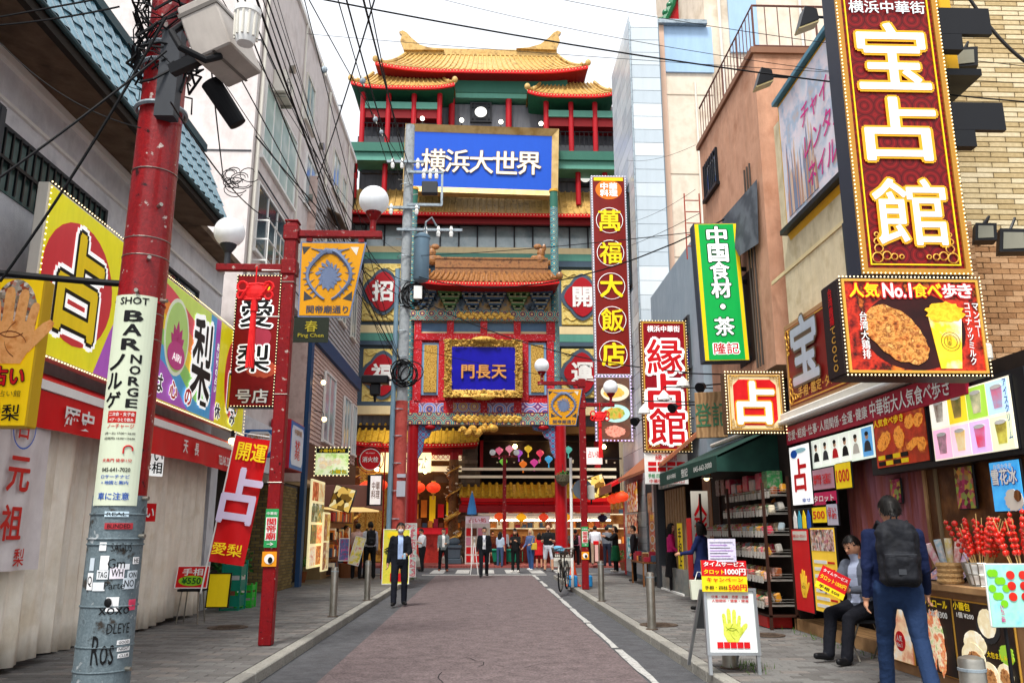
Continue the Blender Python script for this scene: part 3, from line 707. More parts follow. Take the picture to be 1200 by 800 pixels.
for i in range(26):
 z = 7.5+i*.17; part(MB().prism([(CX-.05, C0, z), (CX-.015, C0, z), (CX-.05, C0, z+.165)], (0, C1-C0, 0)), 'siding_board', siding_g, b3)
part(MB().bx(CX-.06, CX+.06, C0, C0+.32, .12, 7.2), 'corner_post', blue_trim, b3)
part(MB().bx(CX-.05, CX+.07, C0+.32, C1+.05, 6.95, 7.42), 'blue_band', blue_trim, b3)
part(MB().bx(CX-.05, CX+.02, C0+.32, C1, 3.0, 4.0), 'shop_fascia', mat('brown_fascia', '#5c3a2a', .6), b3)
for (y0, y1, z0, z1) in ((25.3, 27.0, 4.3, 6.4), (28.9, 30.2, 4.4, 6.2), (30.8, 31.6, 4.4, 6.2)): wall_window(b3, CX, y0, y1, z0, z1, 1, white_p, glass_l, 1)
for (y0, y1) in ((24.2, 25.2), (27.2, 28.2), (29.6, 30.5)): wall_window(b3, CX, y0, y1, 8.6, 10.6, 1, offwhite, glass_d, 1)
bw = part(MB().bx(CX-1.1, CX-.12, C0-1.9, C0, .12, 2.75), 'brick_pier', joint, b3)
bm_ = [mesh(MB().bev(-.105, .105, -.008, .008, -.032, .032, .004), 'brick', m) for m in brick_y]
its = []
for r_ in range(34):
 for k in range(4):
  z = .16+r_*.076; x = CX-1.0+k*.23+(.115 if r_ % 2 else 0)
  if x < CX-.2: its.append((x, C0-1.905, z, 0, random.randrange(2)))
 for k in range(8):
  yy = C0-1.8+k*.23+(.115 if r_ % 2 else 0)
  if yy < C0-.1: its.append((CX-.112, yy, .16+r_*.076, R(90), random.randrange(2)))
pieces(b3, 'brick', bm_, its)
part(MB().bx(CX-.9, CX-.6, C0-1.92, C0-.1, 2.75, 3.0), 'lintel', offwhite, b3)
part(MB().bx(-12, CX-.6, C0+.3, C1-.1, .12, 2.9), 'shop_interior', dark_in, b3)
part(MB().bx(CX-.6, CX-.06, 26.4, 27.4, .12, 2.9), 'shop_pier', mat('tan_wall', '#8f7c5c', .8), b3)
# -- THE BIG HALL AT THE END OF THE STREET
BY = 41.0
def q4(u0, v0, u1, v1, Y=BY): return rect(u0, v0, u1, v1, Y)
panel_grey = mat('grey_cladding', ['#56585e', '#63656b', '#4b4d53'], 0.6, scale=1.5, stretch=(3, 3, .3), dirt=0.1)
slate_blue = mat('slate_blue', '#485a6a', 0.6)
green_b = mat('green_beam', '#33695a', 0.5, dirt=0.1)
mint = mat('mint_stripe', '#5a9686', 0.5); cream = mat('cream_stripe', '#e2cfa0', 0.6)
col_red = mat('column_red', '#a91420', 0.45)
gold_roof = mat('yellow_roof_tile', ['#b08a46', '#c9a562', '#8f6d34'], 0.4, scale=3, dirt=0.2, coat=.2)
gold_roof2 = mat('gold_awning_tile', ['#b98a1a', '#dcae38', '#96690f'], 0.35, scale=3, dirt=0.2, coat=.3)
relief = mat('gold_relief', ['#c8a94a', '#e3cf80', '#b0903a'], 0.5, scale=5, bump=1.0, bscale=9)
sign_blue = mat('sign_blue', '#1f56c8', 0.4, dirt=0.05)
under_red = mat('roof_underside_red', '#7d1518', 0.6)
hall = thing('chinese_hall', 'large chinese style hall with gold tiled roofs and red columns closing the street', 'building', (0, BY, 0), world=True)
XL, XR = -6.9, 8.5
part(MB().bx(XL, XR, BY+.3, BY+14, 6.2, 24.6), 'main_wall', panel_grey, hall)
x0, x1, z0, z1 = q4(531, 96, 634, 150); part(MB().bx(x0-.4, x1+.6, BY+1.2, BY+12, 20, z1+.6), 'upper_wall', panel_grey, hall)
x0, x1, z0, z1 = q4(400, 250, 720, 295); part(MB().bx(x0, XR, BY+.12, BY+.3, z0, z1), 'window_band', glass_l, hall)
wm = part(MB().bx(x0, XR, BY+.22, BY+.29, z0-.1, z1+.1), 'window_back', dark_in, hall)
for i in range(15):
 xx = x0+.3+i*.98; part(MB().bx(xx-.04, xx+.04, BY+.02, BY+.12, z0, z1), 'mullion', dark_grey, hall)
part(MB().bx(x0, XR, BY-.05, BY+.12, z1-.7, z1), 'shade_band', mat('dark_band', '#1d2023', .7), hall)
for v0, v1, m, yy in ((290, 297, cream, .0), (297, 305, mint, .01), (305, 312, slate_blue, .02), (382, 391, cream, .0), (391, 400, mint, .01), (400, 405, slate_blue, 0.02), (471, 476, slate_blue, .0), (476, 486, cream, -.05)):
 _, _, z0, z1 = q4(400, v0, 720, v1); part(MB().bx(XL, XR, BY-.06+yy, BY+.3, z0, z1-.003), 'stripe', m, hall)
_, _, zb, _ = q4(400, 300, 720, 476); _, _, _, zt = q4(400, 306, 720, 400)
part(MB().bx(XL, XR, BY+.1, BY+.29, zb, zt), 'slate_wall', slate_blue, hall)
def rpanel(u0, v0, u1, v1, ch, shift=0):
 x0, x1, z0, z1 = q4(u0, v0, u1, v1); cx, cz = (x0+x1)/2+shift, (z0+z1)/2; w, h = x1-x0, z1-z0
 r = part(MB().bev(x0, x1, BY-.06, BY+.1, z0, z1, .03), 'gold_relief_panel', relief, hall)
 wv = MB()
 for k in range(5):
  zz = z0+h*(k+.5)/5
  wv.tube([(x0+.08+(w-.16)*i/16, BY-.08, zz+.09*math.sin(i*1.3+k*2)) for i in range(17)], .03, 5)
 part(wv, 'relief_scroll', relief, r, kind='stuff')
 def lobed(s, y, k):
  pts = []
  for i in range(40):
   a = 2*math.pi*i/40; rr = s*(1+.13*abs(math.cos(2*a)) - .1*abs(math.sin(2*a)))
   pts.append((cx+rr*1.02*math.cos(a), cz+rr*1.15*math.sin(a)))
  return MB().plate(pts, y, .05)
 part(lobed(.98, BY-.13, 0), 'lobed_frame', slate_blue, r); part(lobed(.82, BY-.17, 0), 'red_field', col_red, r)
 vs, fs = glyphs(ch, .03); b = max(v[0] for v in vs)
 part(MB().add([(cx+(v[0])*1.15, BY-.19, cz-.42+v[1]*1.15) for v in vs], fs), 'lettering', whitep, r)
rpanel(425, 309, 474, 376, '招', .0); rpanel(425, 409, 472, 471, '福', .0); rpanel(658, 317, 706, 381, '開', .0); rpanel(658, 409, 706, 466, '運', .0)
def croof(par, x0, x1, yf, yb, ze, zr, lift, m, pitch=.32, eave=under_red, ridge=True, hip=.9, dots=True, name='roof', rr=.055, curve=.35, ends=True):
 """front slope of tiles from eave (yf, ze) up to the ridge (yb, zr); corners swept up by lift"""
 n = 36; k = 8; xc = (x0+x1)/2; hw = (x1-x0)/2; vs = []
 def pt(s, t):           # s -1..1 along, t 0..1 up
  w = hw - hip*t; x = xc + s*w
  z = ze + (zr-ze)*(t*(1-curve)+curve*t*t) + lift*(abs(s)**4)*(1-t)**2
  return (x, yf+(yb-yf)*t, z)
 for j in range(k+1):
  for i in range(n+1): vs.append(pt(-1+2*i/n, j/k))
 mb = MB(); fs = [(j*(n+1)+i, j*(n+1)+i+1, (j+1)*(n+1)+i+1, (j+1)*(n+1)+i) for j in range(k) for i in range(n)]
 mb.add(vs, fs); r = part(mb, name, m, par, smooth=True)
 sd = MB()
 for s in (-1, 1):
  a = [pt(s, j/k) for j in range(k+1)]
  bk = [(p[0], 2*yb-yf if False else yb+(yb-p[1]), p[2]) for p in a]
  sd.add(a+bk, [(j, j+1, k+2+j, k+1+j) for j in range(k)])
 part(sd, 'side_slope', m, r, kind='stuff')
 e = [pt(-1+2*i/n, 0) for i in range(n+1)]
 so = MB(); so.add([(p[0], p[1]+.02, p[2]-.14) for p in e]+[(min(max(p[0], x0+.3), x1-.3), yb+(yb-yf)-.02, ze-.25) for p in e], [(i, i+1, n+2+i, n+1+i) for i in range(n)])
 part(so, 'soffit', eave, r)
 fa = MB(); fa.add([(p[0], p[1]-.02, p[2]+.02) for p in e]+[(p[0], p[1]-.02, p[2]-.16) for p in e]+[(p[0], p[1]+.1, p[2]+.02) for p in e]+[(p[0], p[1]+.1, p[2]-.16) for p in e],
   [(i, i+1, n+2+i, n+1+i) for i in range(n)]+[(n+1+i, n+2+i, 3*n+4+i, 3*n+3+i) for i in range(n)])
 part(fa, 'eave_board', bright_red, r)
 tr = MB(); dt = MB(); cnt = int((x1-x0)/pitch)
 for c in range(cnt+1):
  s = -1+2*c/cnt; tr.tube([Vector(pt(s, j/4))+Vector((0, 0, rr*.5)) for j in range(5)], rr, 6)
  p = pt(s, 0); dt.sph((p[0], p[1]-.03, p[2]-.06), .035, n=6, h=4)
  p2 = pt(min(1, s+1/cnt), 0); dt.sph((p2[0], p2[1]-.03, p2[2]-.06), .03, n=6, h=4)
 part(tr, 'tile_roll', m, r, kind='stuff')
 if dots: part(dt, 'rafter_end', cream, r, kind='stuff')
 if ridge:
  w = hw-hip; rg = MB(); N = 24; prof = []
  for i in range(N+1):
   s = -1+2*i/N; prof.append((xc+s*w, zr+.28+.22*abs(s)**5*lift/.3))
  pts = [(x, z) for x, z in prof]+[(xc+w, zr-.1), (xc-w, zr-.1)]
  rg.prism([(x, yb-.12, z) for x, z in pts], (0, .24, 0)); part(rg, 'ridge', m, r)
 if ends:
  for s in (-1, 1):
   hp = MB().tube([Vector(pt(s, j/6))+Vector((0, 0, .09)) for j in range(7)], [.1]*7, 6)
   a = Vector(pt(s, 0)); hp.sph((a.x, a.y, a.z+.18), .16, (1, .8, 1.2)); hp.sph((a.x-s*.35, a.y+.1, a.z+.14), .1, (.8, .8, 1.3))
   part(hp, 'hip_ridge', m, r)
 return r
x0, x1, z0, z1 = q4(443, 78, 686, 104, BY+.4)
ctop = croof(hall, x0, x1, BY-.9, BY+1.4, z0+.35, z0+2.75, .4, gold_roof, .34, hip=1.5)
for s, u in ((-1, 474), (1, 651)):
 p = at(u, 66, Y=BY+1.6); q = [(0, 0), (2.3, .05), (1.6, .12), (.9, .35), (.4, .8), (.15, 1.1), (-.1, 1.25), (-.3, 1.15), (-.12, .95), (-.22, .6), (-.1, .3)]
 part(MB().prism([(p.x - s*a, BY+1.1, p.z+.1+b) for a, b in q], (0, .3, 0)), 'ridge_finial', gold_roof, ctop)
x0, x1, z0, z1 = q4(478, 97, 690, 110); part(MB().bx(x0, x1-1.2, BY-.1, BY+1.3, z0, z1+.3), 'green_beam', green_b, hall)
part(MB().bx(x0+.2, x1-1.4, BY-.05, BY+1.2, z0-.3, z0-.003), 'pale_beam', mint, hall)
for u in (530, 597):
 x0, x1, z0, z1 = q4(u-4, 110, u+4, 150); part(MB().cyl((x0+.15, BY+.12, z0-.5), (x0+.15, BY+.12, z1+.2), .17, n=12), 'column', col_red, hall)
def orn(u0, v0, u1, v1, Y=BY+1.1):
 x0, x1, z0, z1 = q4(u0, v0, u1, v1, Y); w = part(MB().bx(x0, x1, Y-.02, Y+.1, z0, z1), 'ornament_window', dark_grey, hall)
 f = MB(); t = .09; f.bx(x0, x1, Y-.1, Y-.02, z1-t, z1).bx(x0, x1, Y-.1, Y-.02, z0, z0+t).bx(x0, x0+t, Y-.1, Y-.02, z0+t, z1-t).bx(x1-t, x1, Y-.1, Y-.02, z0+t, z1-t)
 for sx in (x0+.25, x1-.25): f.bx(sx-.05, sx+.05, Y-.08, Y-.02, z0+t, z1-t)
 for sz in (z0+.25, z1-.25): f.bx(x0+t, x1-t, Y-.07, Y-.021, sz-.05, sz+.05)
 part(f, 'lattice', black_m, w)
 part(MB().ell((x0+x1)/2, (z0+z1)/2, .28*(x1-x0), .26*(z1-z0), Y-.12, .04), 'white_disc', lit_white, w)  # white disc brightened by a glow in its material, not a lamp
orn(551, 121, 576, 144, BY+.25); orn(675, 200, 696, 219, BY+.2)
def pavilion(u0, u1, v_e, cols, rail_v, s):
 x0, x1, z0, z1 = q4(u0, v_e-14, u1, v_e, BY-1.6)
 croof(hall, x0, x1, BY-1.6, BY+.2, z0, z0+1.75, .25, gold_roof, .3, hip=.9, ridge=False, eave=mat('green_soffit', '#1f5c45', .6), rr=.05)
 za = z0
 cx0, cx1 = None, None
 for u in cols:
  p = at(u, 130, Y=BY-1.0); zb_ = at(u, rail_v, Y=BY-1.0).z
  part(MB().cyl((p.x, BY-1.0, zb_), (p.x, BY-1.0, za-.1), .14, n=12), 'column', col_red, hall)
 a = at(cols[0], 130, Y=BY-1).x; b = at(cols[-1], 130, Y=BY-1).x
 part(MB().bx(a-.1, b+.1, BY-1.06, BY-.94, za-1.0, za-.62), 'lintel', mint, hall); part(MB().bx(a-.1, b+.1, BY-.95, BY+.3, za-1.5, za-1.003), 'red_panel', mat('deep_red', '#7c0f16', .6), hall)
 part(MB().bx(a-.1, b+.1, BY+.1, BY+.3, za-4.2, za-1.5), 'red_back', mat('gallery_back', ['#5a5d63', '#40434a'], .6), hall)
 zr = at(cols[0], rail_v, Y=BY-1).z
 part(MB().bx(a-.6, b+.6, BY-1.25, BY+.3, zr-.4, zr+.1), 'green_beam', green_b, hall); part(MB().bx(a-.3, b+.3, BY-1.1, BY+.3, zr-.85, zr-.4), 'pale_beam', mint, hall)
 part(MB().bx(a-.2, b+.2, BY-1.0, BY+.29, zr+.1, zr+.55), 'gallery_floor', dark_grey, hall)
 r = MB(); r.tube([(a, BY-1.05, zr+1.3), (b, BY-1.05, zr+1.3)], .03)
 for i in range(16): r.cyl((a+(b-a)*i/15, BY-1.05, zr+.5), (a+(b-a)*i/15, BY-1.05, zr+1.3), .015, n=4)
 part(r, 'gallery_rail', black_m, hall)
 for u, v in ((cols[0]+10, 138), (cols[-1]-14, 139)):
  pass
pavilion(411, 533, 101, (425, 455, 485, 515), 171, -1)
pavilion(618, 722, 111, (640, 669, 697, 722), 181, 1)
for u, v in ((495, 139), (541, 141), (587, 143), (634, 145)):
 p = at(u, v, Y=BY-.9); t = thing('flood_light', 'small lit flood lamp above the blue sign, near u-shaped bracket' if False else {495: 'lit spot lamp under the left pavilion roof', 541: 'lit spot lamp over the left half of the big blue sign', 587: 'lit spot lamp over the right half of the big blue sign', 634: 'lit spot lamp at the left column of the right pavilion'}[u], 'lamp', p, world=True, group='spot lamps above the big blue sign')
 part(MB().sph(p, .12), 'lens', mat('flood_lens', '#fffbe8', .4, emis=3), t); part(MB().cyl((p.x, p.y+.1, p.z), (p.x, p.y+.1, p.z-.8), .03), 'stem', black_m, t)
for u, va, vb in ((417, 175, 228), (452, 175, 228), (677, 186, 236), (708, 186, 236), (600, 190, 200)):
 if u == 600: continue
 p = at(u, va, Y=BY-.6); z2 = at(u, vb, Y=BY-.6).z; part(MB().cyl((p.x, BY-.6, z2-.2), (p.x, BY-.6, p.z-.2), .14, n=12), 'column', col_red, hall)
x0, x1, z0, z1 = q4(400, 226, 720, 252, BY-1.2)
croof(hall, x0, x1+1.5, BY-1.2, BY+.3, z0+.1, z1+.75, .1, gold_roof, .32, ridge=False, ends=False, hip=0)
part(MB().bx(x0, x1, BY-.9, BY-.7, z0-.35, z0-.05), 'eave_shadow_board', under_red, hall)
x0, x1, z0, z1 = q4(473, 150, 653, 226, BY-1.9)
bs = thing('hall_name_sign', 'big blue sign with gold frame reading 横浜大世界 high on the hall', 'sign', (x0, BY-1.9, z0)); bw_, bh_ = x1-x0, z1-z0
bs.rotation_euler = (R(4), R(1.2), 0)
part(MB().bx(.3, bw_-.3, .05, .5, .3, bh_-.3), 'blue_board', sign_blue, bs)
fr_ = MB(); t_ = .34
def bframe(mb, w, h, t, yo, yi):
 o_ = [(0, 0), (w, 0), (w, h), (0, h)]; i_ = [(t, t), (w-t, t), (w-t, h-t), (t, h-t)]
 vs = [(x, yo, z) for x, z in o_]+[(x, yi, z) for x, z in i_]+[(x, .55, z) for x, z in o_]
 mb.add(vs, [(0, 1, 5, 4), (1, 2, 6, 5), (2, 3, 7, 6), (3, 0, 4, 7), (0, 8, 9, 1), (1, 9, 10, 2), (2, 10, 11, 3), (3, 11, 8, 0)])
bframe(fr_, bw_, bh_, t_, -.15, .04); part(fr_, 'gold_frame', mat('sign_frame_gold', ['#b9985c', '#cdb078', '#a8874c'], .4, .3, scale=1), bs)
for i, ch in enumerate('横浜大世界'):
 txt(bs, ch, bw_*(.19+.155*i), bh_*.48, 1.2, None, -.02, mat('sign_letter', '#f6f0dc', .4, emis=.1), .010, mat('letter_shadow', '#8a6a3a', .5), .022, name='lettering')  # brown rim paints the letters' shadow onto the board
GZ = 7.0
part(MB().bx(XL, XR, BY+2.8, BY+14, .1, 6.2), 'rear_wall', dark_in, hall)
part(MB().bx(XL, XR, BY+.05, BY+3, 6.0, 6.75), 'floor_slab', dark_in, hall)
stone = [mat('grey_stone_%d' % i, c, .85, scale=8, bump=.4) for i, c in enumerate((['#5e544a', '#71665a'], ['#6e6357', '#82766a'], ['#4c443c', '#5c5349']))]
x0, x1, z0, z1 = q4(533, 520, 562, 650); part(MB().bx(x0, x1, BY+.05, BY+1, .1, 6.0), 'stone_pier', stone[0], hall)
bs_ = [mesh(MB().bev(-.24, .24, -.03, .0, -.09, .09, .01), 'stone_block', m) for m in stone]; its = []
for r_ in range(31):
 for k in range(3):
  x = x0+.25+k*.5+(.12 if r_ % 2 else -.02)
  if x < x1-.1: its.append((x, BY+.05, .2+r_*.19, 0, random.randrange(3)))
pieces(hall, 'stone_block', bs_, its)
x0, x1, z0, z1 = q4(418, 492, 560, 520, BY-.9)
croof(hall, x0, x1, BY-.9, BY+.4, z0, z1, .1, gold_roof2, .30, ridge=False, ends=False, hip=0, rr=.07)
x0, x1, z0, z1 = q4(560, 500, 722, 508, BY-.5); part(MB().bx(x0, x1, BY-.6, BY+.1, z0, z1), 'eave_beam', mat('brown_eave', '#6e4a1e', .6), hall)
x0, x1, z0, z1 = q4(418, 522, 542, 530, BY-.2); part(MB().bx(x0, x1, BY-.25, BY, z0-.1, z1), 'red_beam', col_red, hall)
rg_ = MB()
for i in range(22):
 xx = x0+(x1-x0)*(i+.5)/22
 for j in range(10):
  a0, a1 = 2*math.pi*j/10, 2*math.pi*(j+1)/10; rg_.cyl((xx+.1*math.cos(a0), BY-.3, z0-.22+.1*math.sin(a0)), (xx+.1*math.cos(a1), BY-.3, z0-.22+.1*math.sin(a1)), .02, n=4, caps=False)
part(rg_, 'ring_fretwork', bright_red, hall, kind='stuff')
x0, x1, z0, z1 = q4(446, 530, 505, 553, BY-.6)
ms_ = thing('museum_sign', 'glowing cream sign with black brush writing over the hall entrance', 'sign', (x0, BY-.6, z0))
part(MB().bev(0, x1-x0, 0, .2, 0, z1-z0, .01), 'light_box', mat('cream_lit', ['#f7d68c', '#fde9b4'], .4, emis=.9, scale=.8), ms_)
txt(ms_, 'トリックアート\nミュージアム', (x1-x0)*.62, (z1-z0)*.5, (z1-z0)*.62, (x1-x0)*.62, -.02, blackp, .02)
for v in (533, 546):
 x0, x1, z0, z1 = q4(505, v, 541, v+6, BY-.3); part(MB().bx(x0, x1, BY-.3, BY-.1, z0, z1), 'lit_strip', mat('cream_lit2', '#fbe6b8', .5, emis=.4), hall)
x0, x1, z0, z1 = q4(440, 555, 540, 565, BY-.2); part(MB().bx(x0, x1, BY-.15, BY+.1, z0, z1), 'entrance_lintel', mat('lintel_brown', '#56402c', .7), hall)
def dragon_col(u, z0, z1, r, label):
 p = at(u, 600, Y=BY-.4); t = thing('dragon_column', label, 'column', (p.x, BY-.4, z0), world=True)
 part(MB().cyl((p.x, BY-.4, z0), (p.x, BY-.4, z1), r*.7, n=14), 'shaft', mat('column_brown', ['#5e3b1e', '#7a5128', '#3c2412'], .5, scale=6, bump=.5), t)
 h = z1-z0; pts = []; rr = []
 for i in range(60):
  a = i*.42; k = i/59; pts.append((p.x+r*.95*math.cos(a), BY-.4+r*.95*math.sin(a), z0+.3+(h-.6)*k)); rr.append(r*.34*(math.sin(math.pi*min(1, k*1.3+.1))*.8+.3))
 part(MB().tube(pts, rr, 7), 'dragon_body', gold, t, smooth=True)
 sc_ = MB()
 for i in range(2, 58, 2): sc_.prism([Vector(pts[i])+Vector((0, 0, .02)), Vector(pts[i+1])+Vector((0, 0, .02)), Vector(pts[i])*1.0+Vector((r*.5*math.cos(i*.42), r*.5*math.sin(i*.42), .2))], (0.01, 0.01, .02))
 for k in range(26):
  a = random.random()*6.28; zz = z0+.3+random.random()*(h-.6); sc_.sph((p.x+r*.8*math.cos(a), BY-.4+r*.8*math.sin(a), zz), r*.28, (1, 1, .6), 7, 5)
 part(sc_, 'carving', mat('carving_paint', ['#c9a86a', '#7a4326', '#e6d6b4', '#4b5f6a'], .5, scale=5), t, kind='stuff')
 part(MB().lathe([(r*1.5, 0), (r*1.5, .25), (r*1.1, .4), (r*.9, .45)], (p.x, BY-.4, z0), 12), 'base', concrete, t)
dragon_col(531, .1, 5.0, .34, 'carved dragon column at the right side of the hall entrance')
dragon_col(415, .1, 4.6, .3, 'carved column half hidden behind the menu boards on the left')
x0, x1, z0, z1 = q4(527, 530, 537, 575, BY-.4); part(MB().cyl(((x0+x1)/2, BY-.4, z0), ((x0+x1)/2, BY-.4, z1), .22, n=12), 'upper_column', col_red, hall)
x0, x1, z0, z1 = q4(541, 500, 652, 552, BY+.6)
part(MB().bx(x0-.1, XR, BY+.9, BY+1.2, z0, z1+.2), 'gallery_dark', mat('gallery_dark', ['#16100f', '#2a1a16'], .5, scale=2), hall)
for u in (563, 700):
 p = at(u, 520, Y=BY+.1); part(MB().bx(p.x-.14, p.x+.14, BY+.05, BY+.35, z0, z1), 'red_post', col_red, hall)
for v in (548, 557):
 a, b, c, d = q4(536, v, 722, v+3, BY-.3); part(MB().bx(a, b, BY-.35, BY-.25, c, d), 'balcony_rail', mat('lit_rail', '#e9dcc0', .4, emis=.1), hall)
a, b, c, d = q4(540, 567, 650, 584, BY-1.0)
croof(hall, a, b, BY-1.0, BY+.2, c, d+.05, .05, gold_roof2, .34, ridge=False, ends=False, hip=0, dots=False, rr=.09)
a, b, c, d = q4(652, 567, 712, 584, BY-1.0); croof(hall, a, b, BY-1.0, BY+.2, c, d+.05, .05, gold_roof2, .34, ridge=False, ends=False, hip=0, dots=False, rr=.09)
a, b, c, d = q4(541, 582, 715, 592, BY-.4); part(MB().bx(a, b, BY-.5, BY-.2, c, d), 'red_fascia', mat('glow_red', '#d8141a', .5, emis=.12), hall)
a, b, c, d = q4(538, 592, 715, 600, BY-1.6); part(MB().prism([(a, BY-1.7, c), (a, BY-1.7, c+.28), (a, BY-.2, d+.12), (a, BY-.2, d-.1)], (b-a, 0, 0)), 'red_canopy', mat('canopy_red', '#a3141c', .5), hall)
a, b, c, d = q4(560, 601, 715, 608, BY-.3)
part(MB().bx(a, b, BY-.3, BY-.1, c, d), 'shop_light_band', mat('shop_white', '#f4efe0', .5, emis=.3), hall)
for i in range(4):
 zz = c+(d-c)*i/4; part(MB().bx(a, b, BY-.32, BY-.3, zz+.02, zz+.06), 'louvre', mat('louvre_grey', '#6b675c', .6), hall)
part(MB().tube([(a, BY-.4, c-.06), (b, BY-.4, c-.06)], .03), 'light_tube', mat('tube_light', '#fff4d8', .4, emis=14), hall)
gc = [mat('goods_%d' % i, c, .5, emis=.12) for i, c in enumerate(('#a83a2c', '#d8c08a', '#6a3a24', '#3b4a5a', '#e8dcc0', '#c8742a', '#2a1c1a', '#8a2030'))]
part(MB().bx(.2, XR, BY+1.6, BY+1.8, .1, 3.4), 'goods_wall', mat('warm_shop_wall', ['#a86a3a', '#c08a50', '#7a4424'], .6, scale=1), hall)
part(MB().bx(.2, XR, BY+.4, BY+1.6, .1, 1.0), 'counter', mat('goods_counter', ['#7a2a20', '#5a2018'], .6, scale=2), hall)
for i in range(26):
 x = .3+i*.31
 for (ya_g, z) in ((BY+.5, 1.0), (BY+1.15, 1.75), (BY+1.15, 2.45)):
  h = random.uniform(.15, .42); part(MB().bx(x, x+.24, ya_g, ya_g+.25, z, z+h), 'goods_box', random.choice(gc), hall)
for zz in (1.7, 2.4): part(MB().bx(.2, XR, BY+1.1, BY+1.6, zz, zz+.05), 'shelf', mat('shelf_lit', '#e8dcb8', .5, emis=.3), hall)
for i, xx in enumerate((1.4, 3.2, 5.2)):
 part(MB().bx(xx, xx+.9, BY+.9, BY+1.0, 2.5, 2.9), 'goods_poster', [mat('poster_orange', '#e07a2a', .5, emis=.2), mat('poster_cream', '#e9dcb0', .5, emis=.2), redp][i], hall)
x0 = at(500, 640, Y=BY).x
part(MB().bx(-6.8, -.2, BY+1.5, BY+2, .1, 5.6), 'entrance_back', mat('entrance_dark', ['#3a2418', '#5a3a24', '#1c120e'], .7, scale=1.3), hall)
part(MB().bx(-6.6, -4.0, BY+1.2, BY+1.4, .1, 4.8), 'entrance_gold_wall', mat('warm_wall', ['#8a5f24', '#b9873a', '#5e3a16'], .5, scale=2, emis=.15), hall)  # wall glows faintly: warm lamp light put into its material
part(MB().bx(-3.9, -.6, BY+.2, BY+.5, .1, 1.45), 'lit_counter', mat('lit_counter', ['#7a2018', '#a83028', '#5a1814'], .5, scale=2, emis=.1), hall)
part(MB().bx(-3.9, -.6, BY+.1, BY+.55, 1.45, 1.75), 'counter_top', mat('counter_red', '#d82430', .5, emis=.2), hall)
lan_red = mat('lantern_red', ['#e0301a', '#f05028'], .5, emis=.5, scale=4)
def lantern(p, r, m, label, group, tassel=True, rz=.75):
 t = thing('paper_lantern', label, 'lantern', p, 0, group)
 prof = [(r*.3, -r*rz*1.05)]+[(r*math.cos(a)*(1+.02*(i % 2)), r*rz*math.sin(a)) for i, a in enumerate([R(-70+14*k) for k in range(11)])]+[(r*.3, r*rz*1.05)]
 part(MB().lathe(prof, (0, 0, 0), 14), 'shade', m, t, smooth=True)
 part(MB().cyl((0, 0, r*rz), (0, 0, r*rz*1.25), r*.32, n=10).cyl((0, 0, -r*rz*1.2), (0, 0, -r*rz), r*.32, n=10), 'cap', gold_flat, t)
 if tassel: part(MB().cyl((0, 0, -r*rz*1.2), (0, 0, -r*rz*2.2), r*.1, r*.2, 8), 'tassel', gold_flat, t)
 part(MB().cyl((0, 0, r*rz*1.2), (0, 0, r*rz*1.2+.5), .01, n=4), 'cord', black_rub, t)
 return t
for u, v, lb in ((490, 571, 'left of the two round red lanterns in the hall entrance'), (508, 571, 'right of the two round red lanterns in the hall entrance'), (446, 568, 'red lantern peeping out behind the leaning pole'), (549-120, 570, 'red lantern at the far left under the hall eave')):
 lantern(at(u, v, Y=BY-.9), .34, lan_red, lb, 'red lanterns of the hall entrance')
cl_ = ['#e56a8c', '#f09ab0', '#b05ad0', '#e8c43a', '#ef4a6a', '#4ab0e8', '#7ac84a', '#e87a2a', '#d84aa0', '#60c0b0']
for i, (u, v, nm) in enumerate(((585, 528, 'pale violet'), (597, 526, 'rose pink'), (608, 531, 'small green'), (619, 526, 'violet'), (633, 531, 'bright pink'), (643, 538, 'sky blue'), (590, 541, 'yellow'), (613, 544, 'orange'), (626, 542, 'magenta'), (666, 527, 'pink beside the right gate column'))):
 lb = 'small %s diamond lantern on the hall balcony' % nm if i < 9 else 'small pink diamond lantern to the right of the right gate column'
 m = mat('diamond_lantern_%d' % i, cl_[i], .5, emis=.35); p = at(u, v, Y=BY-.1)
 t = thing('diamond_lantern', lb, 'lantern', p, 0, 'coloured lanterns on the hall balcony')
 part(MB().lathe([(0, -.22), (.2, 0), (.17, .1), (0, .2)], (0, 0, 0), 6), 'shade', m, t); part(MB().cyl((0, 0, -.22), (0, 0, -.4), .02, .04, 5), 'tassel', m, t)
for i, (u, v, c) in enumerate(((585, 605, '#e2542a'), (611, 606, '#f0b020'), (637, 606, '#d8452a'), (663, 606, '#f0a020'), (706, 607, '#2a2a4a'))):
 t = lantern(at(u, v, Y=BY-1.2), .24, mat('shop_lantern_%d' % i, c, .5, emis=.45 if i < 4 else .0), ['orange lantern at the left end of the shop canopy', 'yellow lantern in the middle of the shop canopy', 'orange red lantern left of the right gate column', 'amber lantern right of the gate column', 'dark blue lantern at the right end of the shop canopy'][i], 'lanterns under the shop canopy')
for i in range(5):
 xx = -6.4+i*.5; part(MB().bx(xx, xx+.4, BY+1.05, BY+1.15, 1.6, 4.4), 'carved_screen', gold_dark, hall)
for i in range(7):
 xx = -3.6+i*.42; part(MB().bx(xx, xx+.3, BY+.7, BY+.75, 2.0+.25*(i % 2), 2.9+.2*(i % 3)), 'price_banner', random.choice([yellow, redp, offwhite, mat('tag_orange', '#e08a2a', .5)]), hall)
for i in range(12):
 xx = -3.85+i*.27; part(MB().bev(xx, xx+.22, BY+.0, BY+.14, 1.76, 1.98+.1*(i % 3), .01), 'stacked_goods', random.choice(gc), hall)
